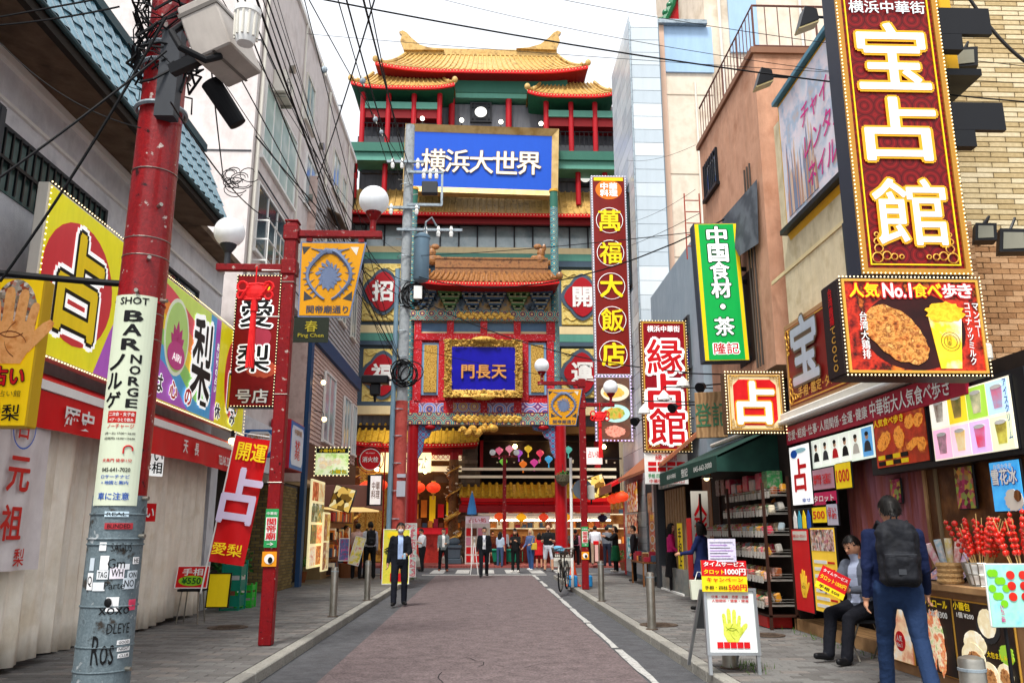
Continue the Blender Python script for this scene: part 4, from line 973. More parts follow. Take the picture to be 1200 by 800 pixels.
for xx, zz in ((-3.0, 4.5), (-1.6, 4.5), (-5.4, 4.6), (1.5, 5.75), (3.5, 5.75), (6.0, 5.75)):
 part(MB().sph((xx, BY+.45, zz), .11, n=10, h=7), 'ceiling_bulb', mat('hall_bulb', '#ffd28a', .4, emis=22), hall)
for i in range(16):
 xx = .6+i*.42; part(MB().cyl((xx, BY+.15, 4.9), (xx, BY+.15, 4.95+.12*(i % 2)), .035, .05, 6), 'balcony_baluster', mat('lit_rail', '#e9dcc0', .4, emis=.1), hall)
def facing(u0, v0, u1, v1, Y): return rect(u0, v0, u1, v1, Y)
x0, x1, z0, z1 = rect(545, 604, 574, 658, 39.5)
t = thing('poster_stand', 'white stand full of framed posters left of the shop', 'display stand', (x0, 39.5, .1)); W, H = x1-x0, z1-.1
part(MB().bx(0, W, 0, .3, 0, H), 'cabinet', mat('stand_white', '#e6dfd8', .5), t)
part(MB().bx(.03, W-.03, -.02, 0, H-.36, H-.03), 'header_board', mat('pale_pink', '#ecd6e0', .5, emis=.1), t); txt(t, '占い処', W/2, H-.2, .2, W*.7, -.03, redp)
k = 0
for i in range(4):
 for j in range(3):
  if j: part(MB().bx(.05+i*W*.24, .03+(i+.85)*W*.24, -.02, 0, .85+.42*(j-1), .85+.42*(j-1)+.36), 'framed_poster', [redp, mat('poster_brown', '#6a3a2a', .5), mat('poster_rose', '#d88aa0', .5), mat('poster_pale', '#d8c8b0', .5)][(i+j*2) % 4], t)
for i in range(3):
 for j in range(2): part(MB().bx(.06+i*W*.32, .04+(i+.85)*W*.32, -.02, 0, .08+.38*j, .08+.38*j+.3), 'red_card', redp, t)
x0, x1, z0, z1 = rect(592, 640, 597, 660, 39)
a, b, _, _ = rect(576, 640, 606, 660, 38.6)
t = thing('green_cart', 'green wheeled waste container in front of the shop', 'container', ((a+b)/2, 38.6, .1)); tg = mat('cart_green', '#0f6e52', .5, dirt=.2); hw = (b-a)/2-.08
part(MB().prism([(-hw, -.3, .14), (hw, -.3, .14), (hw+.08, -.35, .62), (-hw-.08, -.35, .62)], (0, .6, 0)), 'bin', tg, t)
part(MB().bev(-hw-.1, hw+.1, -.4, .35, .62, .7, .02), 'rim', mat('cart_rim', '#18866a', .5), t)
for s in (-1, 1): part(MB().cyl((s*hw*.8, -.33, .08), (s*hw*.8, -.27, .08), .08, n=12), 'wheel', black_rub, t)
for i in range(4): part(MB().bx(-hw*.8+i*.4, -.02-hw*.8+i*.4+.05, -.37, -.34, .16, .6), 'rib', tg, t)
a, b, _, _ = rect(523, 632, 541, 658, 39.5)
t = thing('grey_planter', 'grey stone lion plinth beside the dragon column', 'plinth', ((a+b)/2, 39.6, .1)); w2 = (b-a)/2; gp = mat('plinth_grey', '#4f5d68', .7)
part(MB().bev(-w2, w2, -.3, .3, 0, .25, .03).bev(-w2*.85, w2*.85, -.25, .25, .25, .7, .03).bev(-w2, w2, -.3, .3, .7, .85, .03), 'plinth', gp, t); part(MB().sph((0, 0, 1.0), .22, (1.3, 1, .9)), 'ball', gp, t)
p = at(553, 600, Y=38.8)
t = thing('blue_pennant', 'light blue folded parasol above the poster stand', 'parasol', (p.x, 38.8, .1));
part(MB().lathe([(.02, 3.25), (.1, 3.0), (.2, 2.5), (.22, 2.25), (.05, 2.2)], (0, 0, 0), 10), 'canopy', mat('parasol_blue', '#3f86c8', .6), t); part(MB().cyl((0, 0, 0), (0, 0, 3.3), .025), 'pole', white_p, t)
a, b, _, d = rect(551, 600, 561, 676, 31.8)
t = thing('folding_board', 'narrow white folding board standing on the road end', 'board', (a, 31.8, 0)); W = b-a
part(MB().prism([(0, 0, 0), (.03, 0, 0), (W*.5+.03, 0, 1.35), (W*.5, 0, 1.35)], (0, .04, 0)), 'leg', white_p, t); part(MB().prism([(W, 0, 0), (W-.03, 0, 0), (W*.5-.03, 0, 1.35), (W*.5, 0, 1.35)], (0, .04, 0)), 'leg', white_p, t)
red_bush = mat('red_coral_plant', ['#c42818', '#e8442c', '#8a1410'], .6, scale=5)
for u, v, Y, r, lb in ((661, 620, 37.9, .55, 'red branching decoration beside the right gate column'), (407, 622, 27.5, .42, 'red branching decoration by the left corner shop')):
 p = at(u, v, Y=Y); t = thing('red_coral_plant', lb, 'decoration', (p.x, Y, .12), world=True)
 part(MB().lathe([(.18, 0), (.25, .45), (.22, .45), (0, .4)], (p.x, Y, .12), 12), 'pot', mat('pot_wood', '#8a5a3c', .7), t)
 mb = MB()
 for _ in range(70):
  a = random.random()*6.28; b = random.uniform(.1, 1.0); q = Vector((p.x, Y, .5)); d = Vector((math.cos(a)*b, math.sin(a)*b, 1.6)).normalized(); L_ = r*random.uniform(1.3, 2.4)
  e1 = q+d*L_*.5; e2 = q+d*L_+Vector((random.gauss(0, .06), 0, random.gauss(0, .05))); mb.tube([q, e1, e2], [.012, .01, .006], 3)
 part(mb, 'branches', red_bush, t, kind='stuff')
# -- THE PAIFANG GATE
GY = 36.5
teal_p = mat('teal_painted_pattern', ['#2f8f96', '#1d5f86', '#d9c98c', '#2a7d84', '#173f66'], .5, scale=3.2, tex='rings')
beam_p = mat('painted_beam_pattern', ['#1f6f8a', '#2f9a96', '#e2cf8e', '#b8552f', '#1a4f78'], .5, scale=2.4, tex='rings')
lat_red = mat('lattice_red', ['#a8141c', '#b81a22', '#d88a90', '#a8141c'], .5, scale=9, tex='voronoi')
blossom = mat('blossom_red', ['#b01420', '#b81824', '#c21a26', '#b01420', '#d98c98'], .5, scale=16, sharp=True)
orange_tile = mat('orange_glazed_tile', ['#7c4a28', '#9c6a3a', '#573318'], .4, scale=5, bump=.3, coat=.3)
wave_p = mat('wave_painting', ['#3a5fb8', '#d8dcec', '#5a4ab0', '#e0a050', '#2a3f90'], .5, scale=1.6, tex='rings')
sea_p = mat('sky_painting', ['#4f6f90', '#5b7a98'], .5, scale=2)
gate = thing('paifang_gate', 'painted chinese memorial gate with orange tiled roof and blue plaque across the street', 'gate', (0, GY, 0), world=True)
xl = at(483, 560, Y=GY).x; xr = at(657, 560, Y=GY).x
zb = at(570, 497, Y=GY).z; zt = at(570, 222, Y=GY).z; xbl = at(477, 430, Y=GY).x; xbr = at(650, 430, Y=GY).x
for xx in (xl, xr):
 part(MB().cyl((xx, GY, .5), (xx, GY, zb), .26, n=20), 'red_column', red_gloss, gate, smooth=True)
 part(MB().lathe([(.5, .0), (.5, .25), (.38, .4), (.33, .5), (.26, .55)], (xx, GY, .1), 16), 'column_base', concrete, gate)
for i, xx in enumerate((at(480, 400, Y=GY).x, at(651, 400, Y=GY).x)):
 part(MB().cyl((xx, GY, zb), (xx, GY, zt-.9), .19, n=16), 'painted_column', teal_p, gate, smooth=True)
 part(MB().cyl((xx, GY, zt-.9), (xx, GY, zt-.1), .19, n=16), 'green_cap', green_b, gate)
 part(MB().cyl((xx, GY, zt-.1), (xx, GY, zt+.02), .22, n=16), 'gold_cap', gold_flat, gate)
def gq(u0, v0, u1, v1): return rect(u0, v0, u1, v1, GY)
def gbox(u0, v0, u1, v1, y0, y1, m, nm, par=None): x0, x1, z0, z1 = gq(u0, v0, u1, v1); return part(MB().bx(x0, x1, GY+y0, GY+y1, z0, z1), nm, m, par or gate)
gbox(470, 485, 650, 498, -.3, .3, beam_p, 'lower_beam')
x0, x1, z0, z1 = gq(534, 487, 608, 496)
gm = MB()
for i in range(34): gm.sph((x0+(x1-x0)*i/33, GY-.33, z0+(z1-z0)*(.5+.25*math.sin(i*2.1))), .11, (1.2, .4, 1), 7, 5)
part(gm, 'gilt_carving', gold, gate, kind='stuff')
gbox(478, 470, 654, 484.6, -.16, .16, blossom, 'lower_frame')
for (a, b, m) in ((491, 520, wave_p), (531, 563, mat('gold_painting', ['#caa24a', '#6a3fa0', '#e8d080', '#3a4fb0'], .5, scale=2, tex='rings')), (571, 602, wave_p), (611, 641, mat('bird_painting', ['#4a60b8', '#d8dcf0', '#c85a6a', '#3a4890'], .5, scale=1.5, tex='rings'))):
 gbox(a, 472.5, b, 483.5, -.2, -.16, m, 'painted_panel')
gbox(484, 391, 652, 485, -.02, .12, blossom, 'lattice_back')
for (a, b) in ((494, 524), (532, 563), (571, 602), (610, 640)):
 w = gbox(a, 379, b, 392, -.06, -.02, sea_p, 'sky_panel'); x0, x1, z0, z1 = gq(a, 389, b, 392); part(MB().bx(x0, x1, GY-.08, GY-.06, z0, z1), 'cream_edge', cream, w)
for (a, b) in ((486, 494), (524, 532), (563, 571), (602, 610), (640, 650)): gbox(a, 377, b, 392, -.2, -.0, blossom, 'short_post')
gbox(486, 392, 650, 400, -.22, .14, blossom, 'upper_rail')
for a in (486, 514, 611, 641): gbox(a, 400, a+8, 470, -.2, .0, blossom, 'frame_post')
for a, b in ((494, 515), (619, 640)):
 gbox(a, 402, b, 463, -.1, -.02, mat('pale_blue_trim', '#7ba3c8', .5), 'blue_surround'); gbox(a+3, 405, b-3, 460, -.17, -.1, gold_dark, 'gilt_panel')
x0, x1, z0, z1 = rect(521, 399, 612, 465, GY-.75)
plq = thing('gate_plaque', 'deep blue plaque reading 天長門 right to left in an ornate gilt frame on the gate', 'plaque', (x0, GY-.75, z0), 0, tilt=(R(5), 0, 0)); pw, ph = x1-x0, z1-z0
part(MB().bx(.3, pw-.3, .05, .3, .3, ph-.3), 'blue_field', mat('ultramarine', ['#14109c', '#1a14b0'], .4, scale=2), plq)
pf = MB(); bframe(pf, pw, ph, .32, -.05, .05); part(pf, 'gilt_frame', gold_dark, plq)
cv = MB()
for i in range(240):
 s = random.choice('tblr'); a = random.random();
 x, z = {'t': (a*pw, ph-random.random()*.3), 'b': (a*pw, random.random()*.3), 'l': (random.random()*.3, a*ph), 'r': (pw-random.random()*.3, a*ph)}[s]
 cv.sph((x, -.05, z), random.uniform(.03, .065), (1.4, .5, 1), 6, 4)
for s, zz in ((0, 0), (1, ph)): cv.sph((pw/2, -.08, zz), .25, (2.2, .5, .6), 12, 6)
part(cv, 'frame_carving', gold_dark, plq, kind='stuff')
for i, ch in enumerate('門長天'): txt(plq, ch, pw*(.3+.2*i), ph*.44, .58, None, -.02, mat('letter_gold', '#e0a05a', .4, .2), .02, mat('letter_edge', '#7a3b1a', .5), .02)
x0, x1, z0, z1 = gq(486, 373, 650, 379); gbox(482, 366, 654, 377.5, -.3, .3, beam_p, 'upper_beam')
x0, x1, z0, z1 = gq(538, 368, 600, 376); gm = MB()
for i in range(30): gm.sph((x0+(x1-x0)*i/29, GY-.33, z0+(z1-z0)*(.5+.3*math.sin(i*1.7))), .1, (1.2, .4, 1), 7, 5)
part(gm, 'gilt_carving', gold, gate, kind='stuff')
gbox(486, 338, 650, 366, .0, .2, mat('dougong_back', ['#2a2320', '#d9b070', '#7a8fa0', '#1a1614'], .6, scale=2.2), 'bracket_back')
dgm = [mat('bracket_blue', '#3f5a78', .5), mat('bracket_green', '#4f7a4c', .5), mat('bracket_edge', '#c9bf98', .5), mat('bracket_dark', '#221b1a', .6)]
for c, u in enumerate((498, 527.5, 554, 580, 606.5, 633)):
 x0, x1, z0, z1 = gq(u-13, 341, u+13, 366); xc = (x0+x1)/2; H = z1-z0; d = MB()
 for lv in range(4):
  w = .16+.13*lv; zz = z0+H*lv/4; y_ = GY-.1-.13*lv; k = 1 if c in (1, 4) else 0
  d.bx(xc-w, xc+w, y_-.12, GY+.1, zz, zz+H*.13, k); d.bx(xc-w, xc+w, y_-.125, y_-.12, zz+H*.095, zz+H*.13, 2)
  for q in (-1, -.33, .33, 1) if lv > 1 else (-1, 1):
   d.bx(xc+q*w-.055, xc+q*w+.055, y_-.16, y_, zz+H*.13, zz+H*.235, k); d.bx(xc+q*w-.055, xc+q*w+.055, y_-.166, y_-.16, zz+H*.2, zz+H*.235, 2)
 part(d, 'bracket_set', dgm, gate)
gbox(486, 334.5, 652, 340, -.75, .2, mat('eave_purlin', ['#5f7282', '#7c8a92'], .6, scale=8), 'purlin')
x0, x1, z0, z1 = gq(500, 326, 651, 331)
gr_ = croof(gate, x0-.25, x1+.05, GY-1.5, GY+.1, at(575, 331, Y=GY-1.5).z, at(575, 319, Y=GY).z, .16, orange_tile, .26, hip=.35, ridge=False, rr=.07, dots=True, ends=True)
x0, x1, z0, z1 = gq(510, 304, 642, 317)
part(MB().bx(x0, x1, GY-.02, GY+.25, z0-.2, z1).bx(x0, x1, GY-.06, GY+.3, z1, z1+.08).bx(x0, x1, GY-.06, GY+.3, z0+.12, z0+.2), 'main_ridge', orange_tile, gr_)
for s, u in ((-1, 507), (1, 633)):
 p = at(u, 305, Y=GY); mb = MB()
 for (dx, dz, r_, sx, sz) in ((0, .1, .28, 1, 1), (s*.05, .45, .2, 1, 1.2), (-s*.1, .75, .16, 1.3, .9), (s*.2, .7, .12, .8, 1.6), (-s*.25, .2, .16, 1.2, .8), (s*.35, -.05, .2, 1.2, .8)): mb.sph((p.x+dx, GY+.1, p.z+dz-.05), r_, (sx, .6, sz), 9, 6)
 part(mb, 'dragon_finial', orange_tile, gr_)
for s, xx in ((1, xl+.2), (-1, xr-.2)):
 q = [(0, 0), (1.05, 0), (1.0, -.22), (.6, -.3), (.5, -.55), (.3, -.65), (.22, -1.2), (.05, -1.5), (0, -1.5)]
 part(MB().prism([(xx+s*a, GY-.12, zb-.02+b*1.0) for a, b in q], (0, .24, 0)), 'spandrel', mat('spandrel_paint', ['#2a6fa0', '#4f9fc8', '#a83040', '#1c4f80'], .5, scale=4, tex='rings'), gate)
 part(MB().sph((xx+s*.55, GY-.2, zb-.15), .16, (1.5, .6, .8)), 'spandrel_boss', red_gloss, gate)
cvp = at(563, 505, Y=GY-.5); mb = MB()
for k in range(40): mb.sph((cvp.x-.9+k*.035, GY-.5+.05*math.sin(k), cvp.z+.12*math.sin(k*.5)+(.2 if k > 30 else 0)), .09+.07*math.sin(k*.08), (1, 1, 1), 7, 5)
t = thing('gilt_dragon', 'small gilt dragon hanging below the centre of the gate', 'carving', (cvp.x, GY-.5, cvp.z), world=True); part(mb, 'body', gold, t, kind='stuff'); part(MB().sph((cvp.x+.55, GY-.55, cvp.z+.12), .2, (1.2, 1, .9)), 'head', gold, t)
p = at(688-28, 560, Y=GY-.5)
t = thing('hanging_basket', 'hanging moss flower basket at the right gate column', 'basket', p, world=True)
part(MB().lathe([(.05, -.35), (.3, -.15), (.38, .12), (.36, .14), (0, .05)], p, 14), 'basket', mat('moss', ['#4a4636', '#6f6a55', '#2f2c22'], .9, scale=12, bump=.5), t)
leafy(t, (p.x, p.y, p.z+.15), .3, 90, leaf_m, .12, .5)
part(MB().cyl((p.x, p.y, p.z+.1), (p.x, p.y+.4, p.z+.9), .01), 'hanger', black_m, t)
# -- RIGHT SIDE BUILDINGS
terra = mat('terracotta_render', ['#bd8c70', '#ca9a7f', '#ae7d62'], 0.9, scale=1.3, bump=.3, bscale=60, dirt=0.25)
cream_w = mat('cream_wall', ['#cfc0ac', '#dccfbd', '#c2b39e'], 0.9, scale=1, dirt=0.1)
tile_w = [mat('pale_tile_%d' % i, c, .3, dirt=.08) for i, c in enumerate(('#c2cbd0', '#d0d8dc', '#b6c1c8'))]
cream_s = mat('cream_side_wall', ['#d2c19c', '#dfd0ae', '#c4b28c'], .85, scale=2, bump=.3, dirt=.2)
brick_b = [mat('beige_brick_%d' % i, c, .85, scale=25, bump=.5) for i, c in enumerate((['#c6b084', '#d4c096'], ['#b59d70', '#c4ad80'], ['#d6c49e', '#e0d0ac']))]
brick_o = [mat('tan_brick_%d' % i, c, .85, scale=25, bump=.5) for i, c in enumerate((['#a87c54', '#b88c62'], ['#946a44', '#a67a54'], ['#ba9068', '#c8a078']))]
RX = 4.9
# ---- distant pale tiled tower
tb = thing('tiled_tower', 'narrow tall building clad in pale blue white horizontal tiles on the right', 'building', (5.3, 25.2, 0), world=True)
part(MB().bx(RX+.02, 5.95, 25.22, 29.2, .1, 18.9), 'wall', mat('tile_joint', '#6b7c86', .8), tb)
tmf = [mesh(MB().bev(0, .985, -.015, 0, 0, .475, .006), 'tile_panel', m) for m in tile_w]; its = []
for i in range(39): its.append((RX+.03, 25.215, .25+i*.485, 0, random.randrange(3)))
pieces(tb, 'tile_panel', tmf, its)
tms = [mesh(MB().bev(-.015, 0, 0, .985, 0, .475, .006), 'tile_panel', m) for m in tile_w]; its = []
for i in range(39):
 for k in range(4):
  if k in (1, 2) and 19 <= i <= 26: continue
  its.append((RX+.018, 25.23+k*.99, .25+i*.485, 0, random.randrange(3)))
pieces(tb, 'tile_panel', tms, its)
part(MB().bx(RX-.005, RX+.3, 26.3, 28.1, 9.6, 13.0), 'window_recess', dark_in, tb)
for y0 in (26.35, 27.25): part(MB().bx(RX-.02, RX-.008, y0, y0+.8, 9.7, 12.9), 'window_pane', glass_d, tb)
part(MB().tube([(RX+.0, 25.16, .3), (RX+.0, 25.16, 18.8)], .03, 6), 'downpipe', galv, tb)
# ---- cream tower
cb = thing('cream_tower', 'tall plain cream rendered building with pale blue panel behind the terracotta block', 'building', (8, 26, 0), world=True)
xa = at(830, 30, Y=26).x
part(MB().bx(5.97, xa, 25.9, 34, .1, 19.3), 'wall', cream_w, cb)
part(MB().bx(5.96, 6.25, 25.75, 25.9, .1, 19.35), 'pilaster', mat('peach_pilaster', '#cfae98', .8), cb)
x0, x1, z0, z1 = rect(774, 32, 835, 85, 25.85); part(MB().bx(x0, x1, 25.82, 25.9, z0, z1), 'blue_panel', mat('sky_blue_panel', '#9fbcd8', .3), cb)
part(MB().bx(x0-.1, x1-.2, 25.6, 25.9, z1, z1+.15), 'panel_hood', galv, cb)
part(MB().bx(xa, 16, 26.4, 34, .1, 30), 'taller_wing', cream_w, cb)
x0, x1, z0, z1 = rect(853, -40, 886, 62, 26.35); part(MB().bx(x0, x1, 26.3, 26.4, z0, z1), 'blue_window', mat('sky_blue_panel', '#9fbcd8', .3), cb)
for u in (845, 941): p = at(u, 40, Y=26.2); part(MB().tube([(p.x, 26.25, 4), (p.x, 26.25, 29)], .06, 8), 'downpipe', offwhite, cb)
p0 = at(780, 28, Y=30); x0, x1, z0, z1 = rect(778, -30, 826, 30, 30)
rt = thing('temple_roof', 'corner of a red and green chinese roof peeping above the cream tower', 'roof', (x0, 30, z0), world=True)
part(MB().prism([(x0, 30, z0), (x1, 30, z0+.1), (x1+1.5, 30, z1+1), (x0+.9, 30, z1+1)], (0, .8, 0)), 'red_soffit', red_gloss, rt)
part(MB().tube([(x0-.1, 29.95, z0), (x0+.3, 29.95, z0+.9), (x0+1.0, 29.95, z1+1)], .16, 8), 'green_edge', mat('green_glaze', '#1d6a45', .3), rt)
for i in range(6): part(MB().sph((x0-.18+.19*i, 29.9, z0+.15+.36*i), .14), 'tile_end', mat('green_glaze', '#1d6a45', .3), rt)
# ---- low buildings between y 17 and 25
lb = thing('grey_shop_building', 'low blue grey sided shop building in front of the tiled tower', 'building', (RX, 21, 0), world=True)
part(MB().bx(RX, 12, 18.0, 23.4, 3.2, 8.35), 'wall', mat('blue_grey_wall', ['#8e9eab', '#9dabb6'], .8, scale=1, dirt=.15), lb)
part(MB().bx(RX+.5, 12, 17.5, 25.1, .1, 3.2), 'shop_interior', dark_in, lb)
part(MB().bx(RX, 12, 23.4, 25.1, 3.2, 6.3), 'low_wall', siding_g, lb)
for i in range(14): part(MB().bx(RX-.02, RX, 23.4, 25.1, 3.3+i*.21, 3.48+i*.21), 'siding_board', siding_g, lb)
part(MB().prism([(RX-.9, 18.6, 3.0), (RX-.9, 18.6, 3.08), (RX+.1, 18.6, 3.9), (RX+.1, 18.6, 3.8)], (0, 6.2, 0)), 'sloping_hood', mat('brown_hood', '#9c5f42', .7), lb)
wall_window(lb, RX, 19, 20.2, 5.4, 6.6, -1, dark_grey, glass_d, 1)
# ---- terracotta block
tr = thing('terracotta_building', 'terracotta rendered block with roof railing on the right', 'building', (RX, 15, 0), world=True)
part(MB().bx(RX, 11, 13.4, 17.3, 4.3, 10.15), 'wall', terra, tr)
part(MB().bx(RX-.06, 11, 13.34, 17.36, 10.15, 10.27), 'coping', mat('coping_brown', '#8c6550', .8), tr)
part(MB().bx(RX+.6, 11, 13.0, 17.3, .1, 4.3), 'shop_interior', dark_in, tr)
w = wall_window(tr, RX, 16.0, 16.9, 8.75, 9.5, -1, black_m, glass_d, 0)
for i in range(7): part(MB().bx(RX-.09, RX-.07, 16.03+i*.13, 16.06+i*.13, 8.75, 9.5), 'window_bar', black_m, w)
rl = thing('roof_railing', 'thin rusty metal railing along the roof edge of the terracotta block', 'railing', (RX, 15, 10.27), world=True)
for zz in (10.35, 11.2):
 part(MB().tube([(RX+.05, 17.3, zz), (RX+.05, 13.45, zz), (9.5, 13.45, zz)], .022, 6), 'rail', mat('rusty_rail', '#6e4a42', .7), rl)
for i in range(20): part(MB().cyl((RX+.05, 13.45+i*.2, 10.27), (RX+.05, 13.45+i*.2, 11.2), .01 if i % 5 else .022, n=4), 'baluster', mat('rusty_rail', '#6e4a42', .7), rl)
for i in range(1, 20): part(MB().cyl((RX+.05+i*.24, 13.45, 10.27), (RX+.05+i*.24, 13.45, 11.2), .01 if i % 5 else .022, n=4), 'baluster', mat('rusty_rail', '#6e4a42', .7), rl)
net = thing('dark_awning_net', 'dark grey folded netting hanging on the terracotta wall behind the green sign', 'net', (RX-.1, 15, 6), world=True)
nA, nB, nC, nD = (at(887, 210, X=4.86), at(845, 258, X=4.7), at(866, 300, X=4.66), at(889, 285, X=4.8))
part(MB().tri([nA, nB, nC]).tri([nA, nC, nD]), 'net_sheet', mat('net_grey', ['#3f434a', '#5a5f66'], .8, scale=4, tex='wave'), net)
st = None
st = thing('steel_bracket_frame', 'black steel frame holding the green sign to the terracotta wall', 'bracket', (RX-.3, 15.6, 5), world=True)
for zz in (4.65, 4.9, 6.1, 6.35): part(MB().bx(4.6, RX+.02, 14.6, 14.66, zz, zz+.07), 'arm', black_m, st)
for yy in (13.9, 14.05, 14.2): part(MB().tube([(RX-.05, yy, 4.4), (RX-.06, yy+.03, 6.2), (RX-.05, yy, 8.2)], .02, 5), 'conduit', mat('conduit_grey', '#4a423c', .7), tr)
part(MB().bx(RX-.012, RX, 14.3, 15.3, 4.6, 6.3), 'recess_door', mat('recess_dark', '#2b1b14', .8), tr)
rld = thing('red_ladder', 'small red steel ladder standing on the low roof beside the green sign', 'ladder', (4.9, 17.6, 8.3), world=True)
for dx in (0, .35): part(MB().bx(4.56+dx, 4.58+dx, 17.6, 17.64, 7.6, 9.2), 'stile', mat('rust_red', '#a5402c', .6), rld)
for i in range(5): part(MB().bx(4.59, 4.9, 17.6, 17.63, 7.9+i*.28, 7.915+i*.28), 'rung', mat('rust_red', '#a5402c', .6), rld)
# ---- near cream building with billboard, tan brick camera-facing wall
nb = thing('cream_brick_building', 'cream and beige brick building behind the tall red sign on the right', 'building', (RX, 11, 0), world=True)
part(MB().bx(RX, 12, 9.0, 12.7, 3.3, 8.3), 'wall', cream_s, nb)
part(MB().bx(RX+.05, 12, 8.95, 9.0, 0.1, 5.0).bx(5.45, 12, 8.95, 9.6, 5.0, 16.0), 'brick_backing', mat('mortar_tan', '#7a6a50', .9), nb)
for y0, y1, z0, z1 in ((9.5, 10.35, 4.4, 5.6), (11.5, 12.2, 3.6, 4.4)): wall_window(nb, RX, y0, y1, z0, z1, -1, dark_grey, glass_d, 0)
part(MB().bx(RX-.02, RX+.0, 9.0, 13.3, 5.66, 5.72), 'ledge', cream, nb)
me3 = [mesh(MB().bev(-.2, .2, -.014, 0, -.03, .03, .005), 'brick', m) for m in brick_b]; me4 = [mesh(MB().bev(-.1, .1, -.014, 0, -.03, .03, .005), 'brick', m) for m in brick_o]
its = []; its2 = []
for r_ in range(150):
 z = 2.7+r_*.067
 if z > 5.0:
  for k in range(9):
   x = 5.67+k*.41+(.2 if r_ % 2 else 0); (its.append((x, 8.948, z, 0, random.randrange(3))) if x < 7.4 else None)
 else:
  for k in range(14):
   x = RX+.16+k*.21+(.1 if r_ % 2 else 0); (its2.append((x, 8.948, z, 0, random.randrange(3))) if x < 7.2 else None)
def field(items, me, par, lim, bw):
 items = sorted(items, key=lambda t: (abs(proj_u(t[0], t[1], t[2])[0]-600) > 620, -0.0 if -20 < proj_u(t[0], t[1], t[2])[1] < 800 else 1, t[0]))
 pieces(par, 'brick', me, items[:lim]); f = MB()
 for it in items[lim:]: f.bx(it[0]-bw, it[0]+bw, it[1]-.014, it[1], it[2]-.03, it[2]+.03, it[4])
 if f.v: part(f, 'brick_field', [me[0].materials[0], me[1].materials[0], me[2].materials[0]], par, kind='stuff')
def proj_u(x, y, z):
 d = Vector((x, y, z))-CAM; c = d.dot(_F); return 600+FPX*d.dot(_Rt)/c, 400-FPX*d.dot(_U)/c
field(its, me3, nb, 160, .2); field(its2, me4, nb, 140, .1)
x0, x1, z0, z1 = rect(1112, 250, 1150, 520, 8.7)
part(MB().bx(x0, x1, 8.7, 8.94, 2.6, 5.05), 'brick_pilaster', mat('mortar_tan', '#7a6a50', .9), nb)
its = []
for r_ in range(36):
 for k in range(2):
  x = x0+.1+k*.21
  if x < x1: its.append((x, 8.698, 2.65+r_*.067, 0, random.randrange(3)))
pieces(nb, 'brick', me4, its)
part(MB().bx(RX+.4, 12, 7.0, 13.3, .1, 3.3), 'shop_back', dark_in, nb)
part(MB().bx(RX+.1, RX+3, 5.5, 8.9, .1, 2.95), 'shop_extension', mat('ext_dark', '#1c1a1c', .7), nb)
# ---- billboard チャイナ レンタル ネイルサロン
BBX = 4.5
def rsign(name, label, cat, X, y_far, y_near, z0, z1, d=.15, body=black_m, group=None):
 t = thing(name, label, cat, (X, y_far, z0), R(-90), group); part(MB().bev(0, y_far-y_near, .005, d, 0, z1-z0, .01), 'casing', body, t)
 return t, y_far-y_near, z1-z0
t, W, H = rsign('salon_billboard', 'yellow edged billboard with misty city painting and pink vertical writing above the cream building', 'billboard', 4.85, 12.35, 7.62, 6.3, 8.5, .13, mat('billboard_yellow', '#e0a81c', .5))
part(MB().bx(.06, W-.06, -.004, .006, .06, H-.06), 'painted_face', mat('misty_print', ['#aebccd', '#c9cdd8', '#d8cdd4', '#9fb2c8', '#c0a9a0'], .5, scale=1.6, emis=.05), t)
mp_ = MB()
for i in range(46):
 x = .15+random.random()*1.2; h = .25+random.random()*.9; z = .15
 mp_.plate([(x, z), (x+.05, z), (x+.04, z+h), (x+.025, z+h+.12), (x+.012, z+h)], -.008-i*.0002, .002, random.randrange(3))
part(mp_, 'painted_towers', [mat('tower_pr1', '#b98f7c', .6), mat('tower_pr2', '#7a86a0', .6), mat('tower_pr3', '#d2b8a4', .6)], t, kind='stuff')
pkm = mat('hot_pink', '#d22a86', .5)
for k, s in enumerate(('チャイナ', 'レンタル', 'ネイルサロン')):
 txt(t, s, .95+.17*len(s)+k*.05, 1.45-k*.5, .36, .36*len(s)*.95, -.02, pkm, .01, slant=.15)
part(MB().bx(-.03, W+.03, -.08, .32, H, H+.07), 'blue_top_edge', mat('edge_blue', '#4d7f94', .5), t)
part(MB().bx(-.05, W+.03, -.1, .34, -.08, -.003), 'bottom_ledge', black_m, t)
part(MB().prism([(.0, .005, -.082), (.0, .45, -.082), (.0, .11, -.3)], (3.3, 0, 0)), 'yellow_soffit', mat('billboard_yellow', '#e0a81c', .5), t)
for u, v in ((866+32, 92), (950, 22)):
 p = at(u, v, Y=11.6 if u < 920 else 9.9); lb = 'black spot lamp reaching over the far end of the billboard' if u < 920 else 'black spot lamp over the billboard beside the tall red sign'
 l = thing('spot_lamp', lb, 'lamp', p, 0, 'spot lamps of the billboard')
 part(MB().prism([(-.16, 0, -.12), (.12, 0, .0), (.1, 0, .16), (-.06, 0, .2)], (0, .2, 0)), 'housing', black_m, l); part(MB().prism([(-.17, .01, -.13), (.11, .01, -.01), (.12, .01, -.03), (-.16, .01, -.15)], (0, .18, 0)), 'lens', mat('lens_warm', '#b8a878', .3), l)
 part(MB().tube([(.08, .1, .1), (.9, .1, .06)], .02, 6), 'arm', black_m, l)
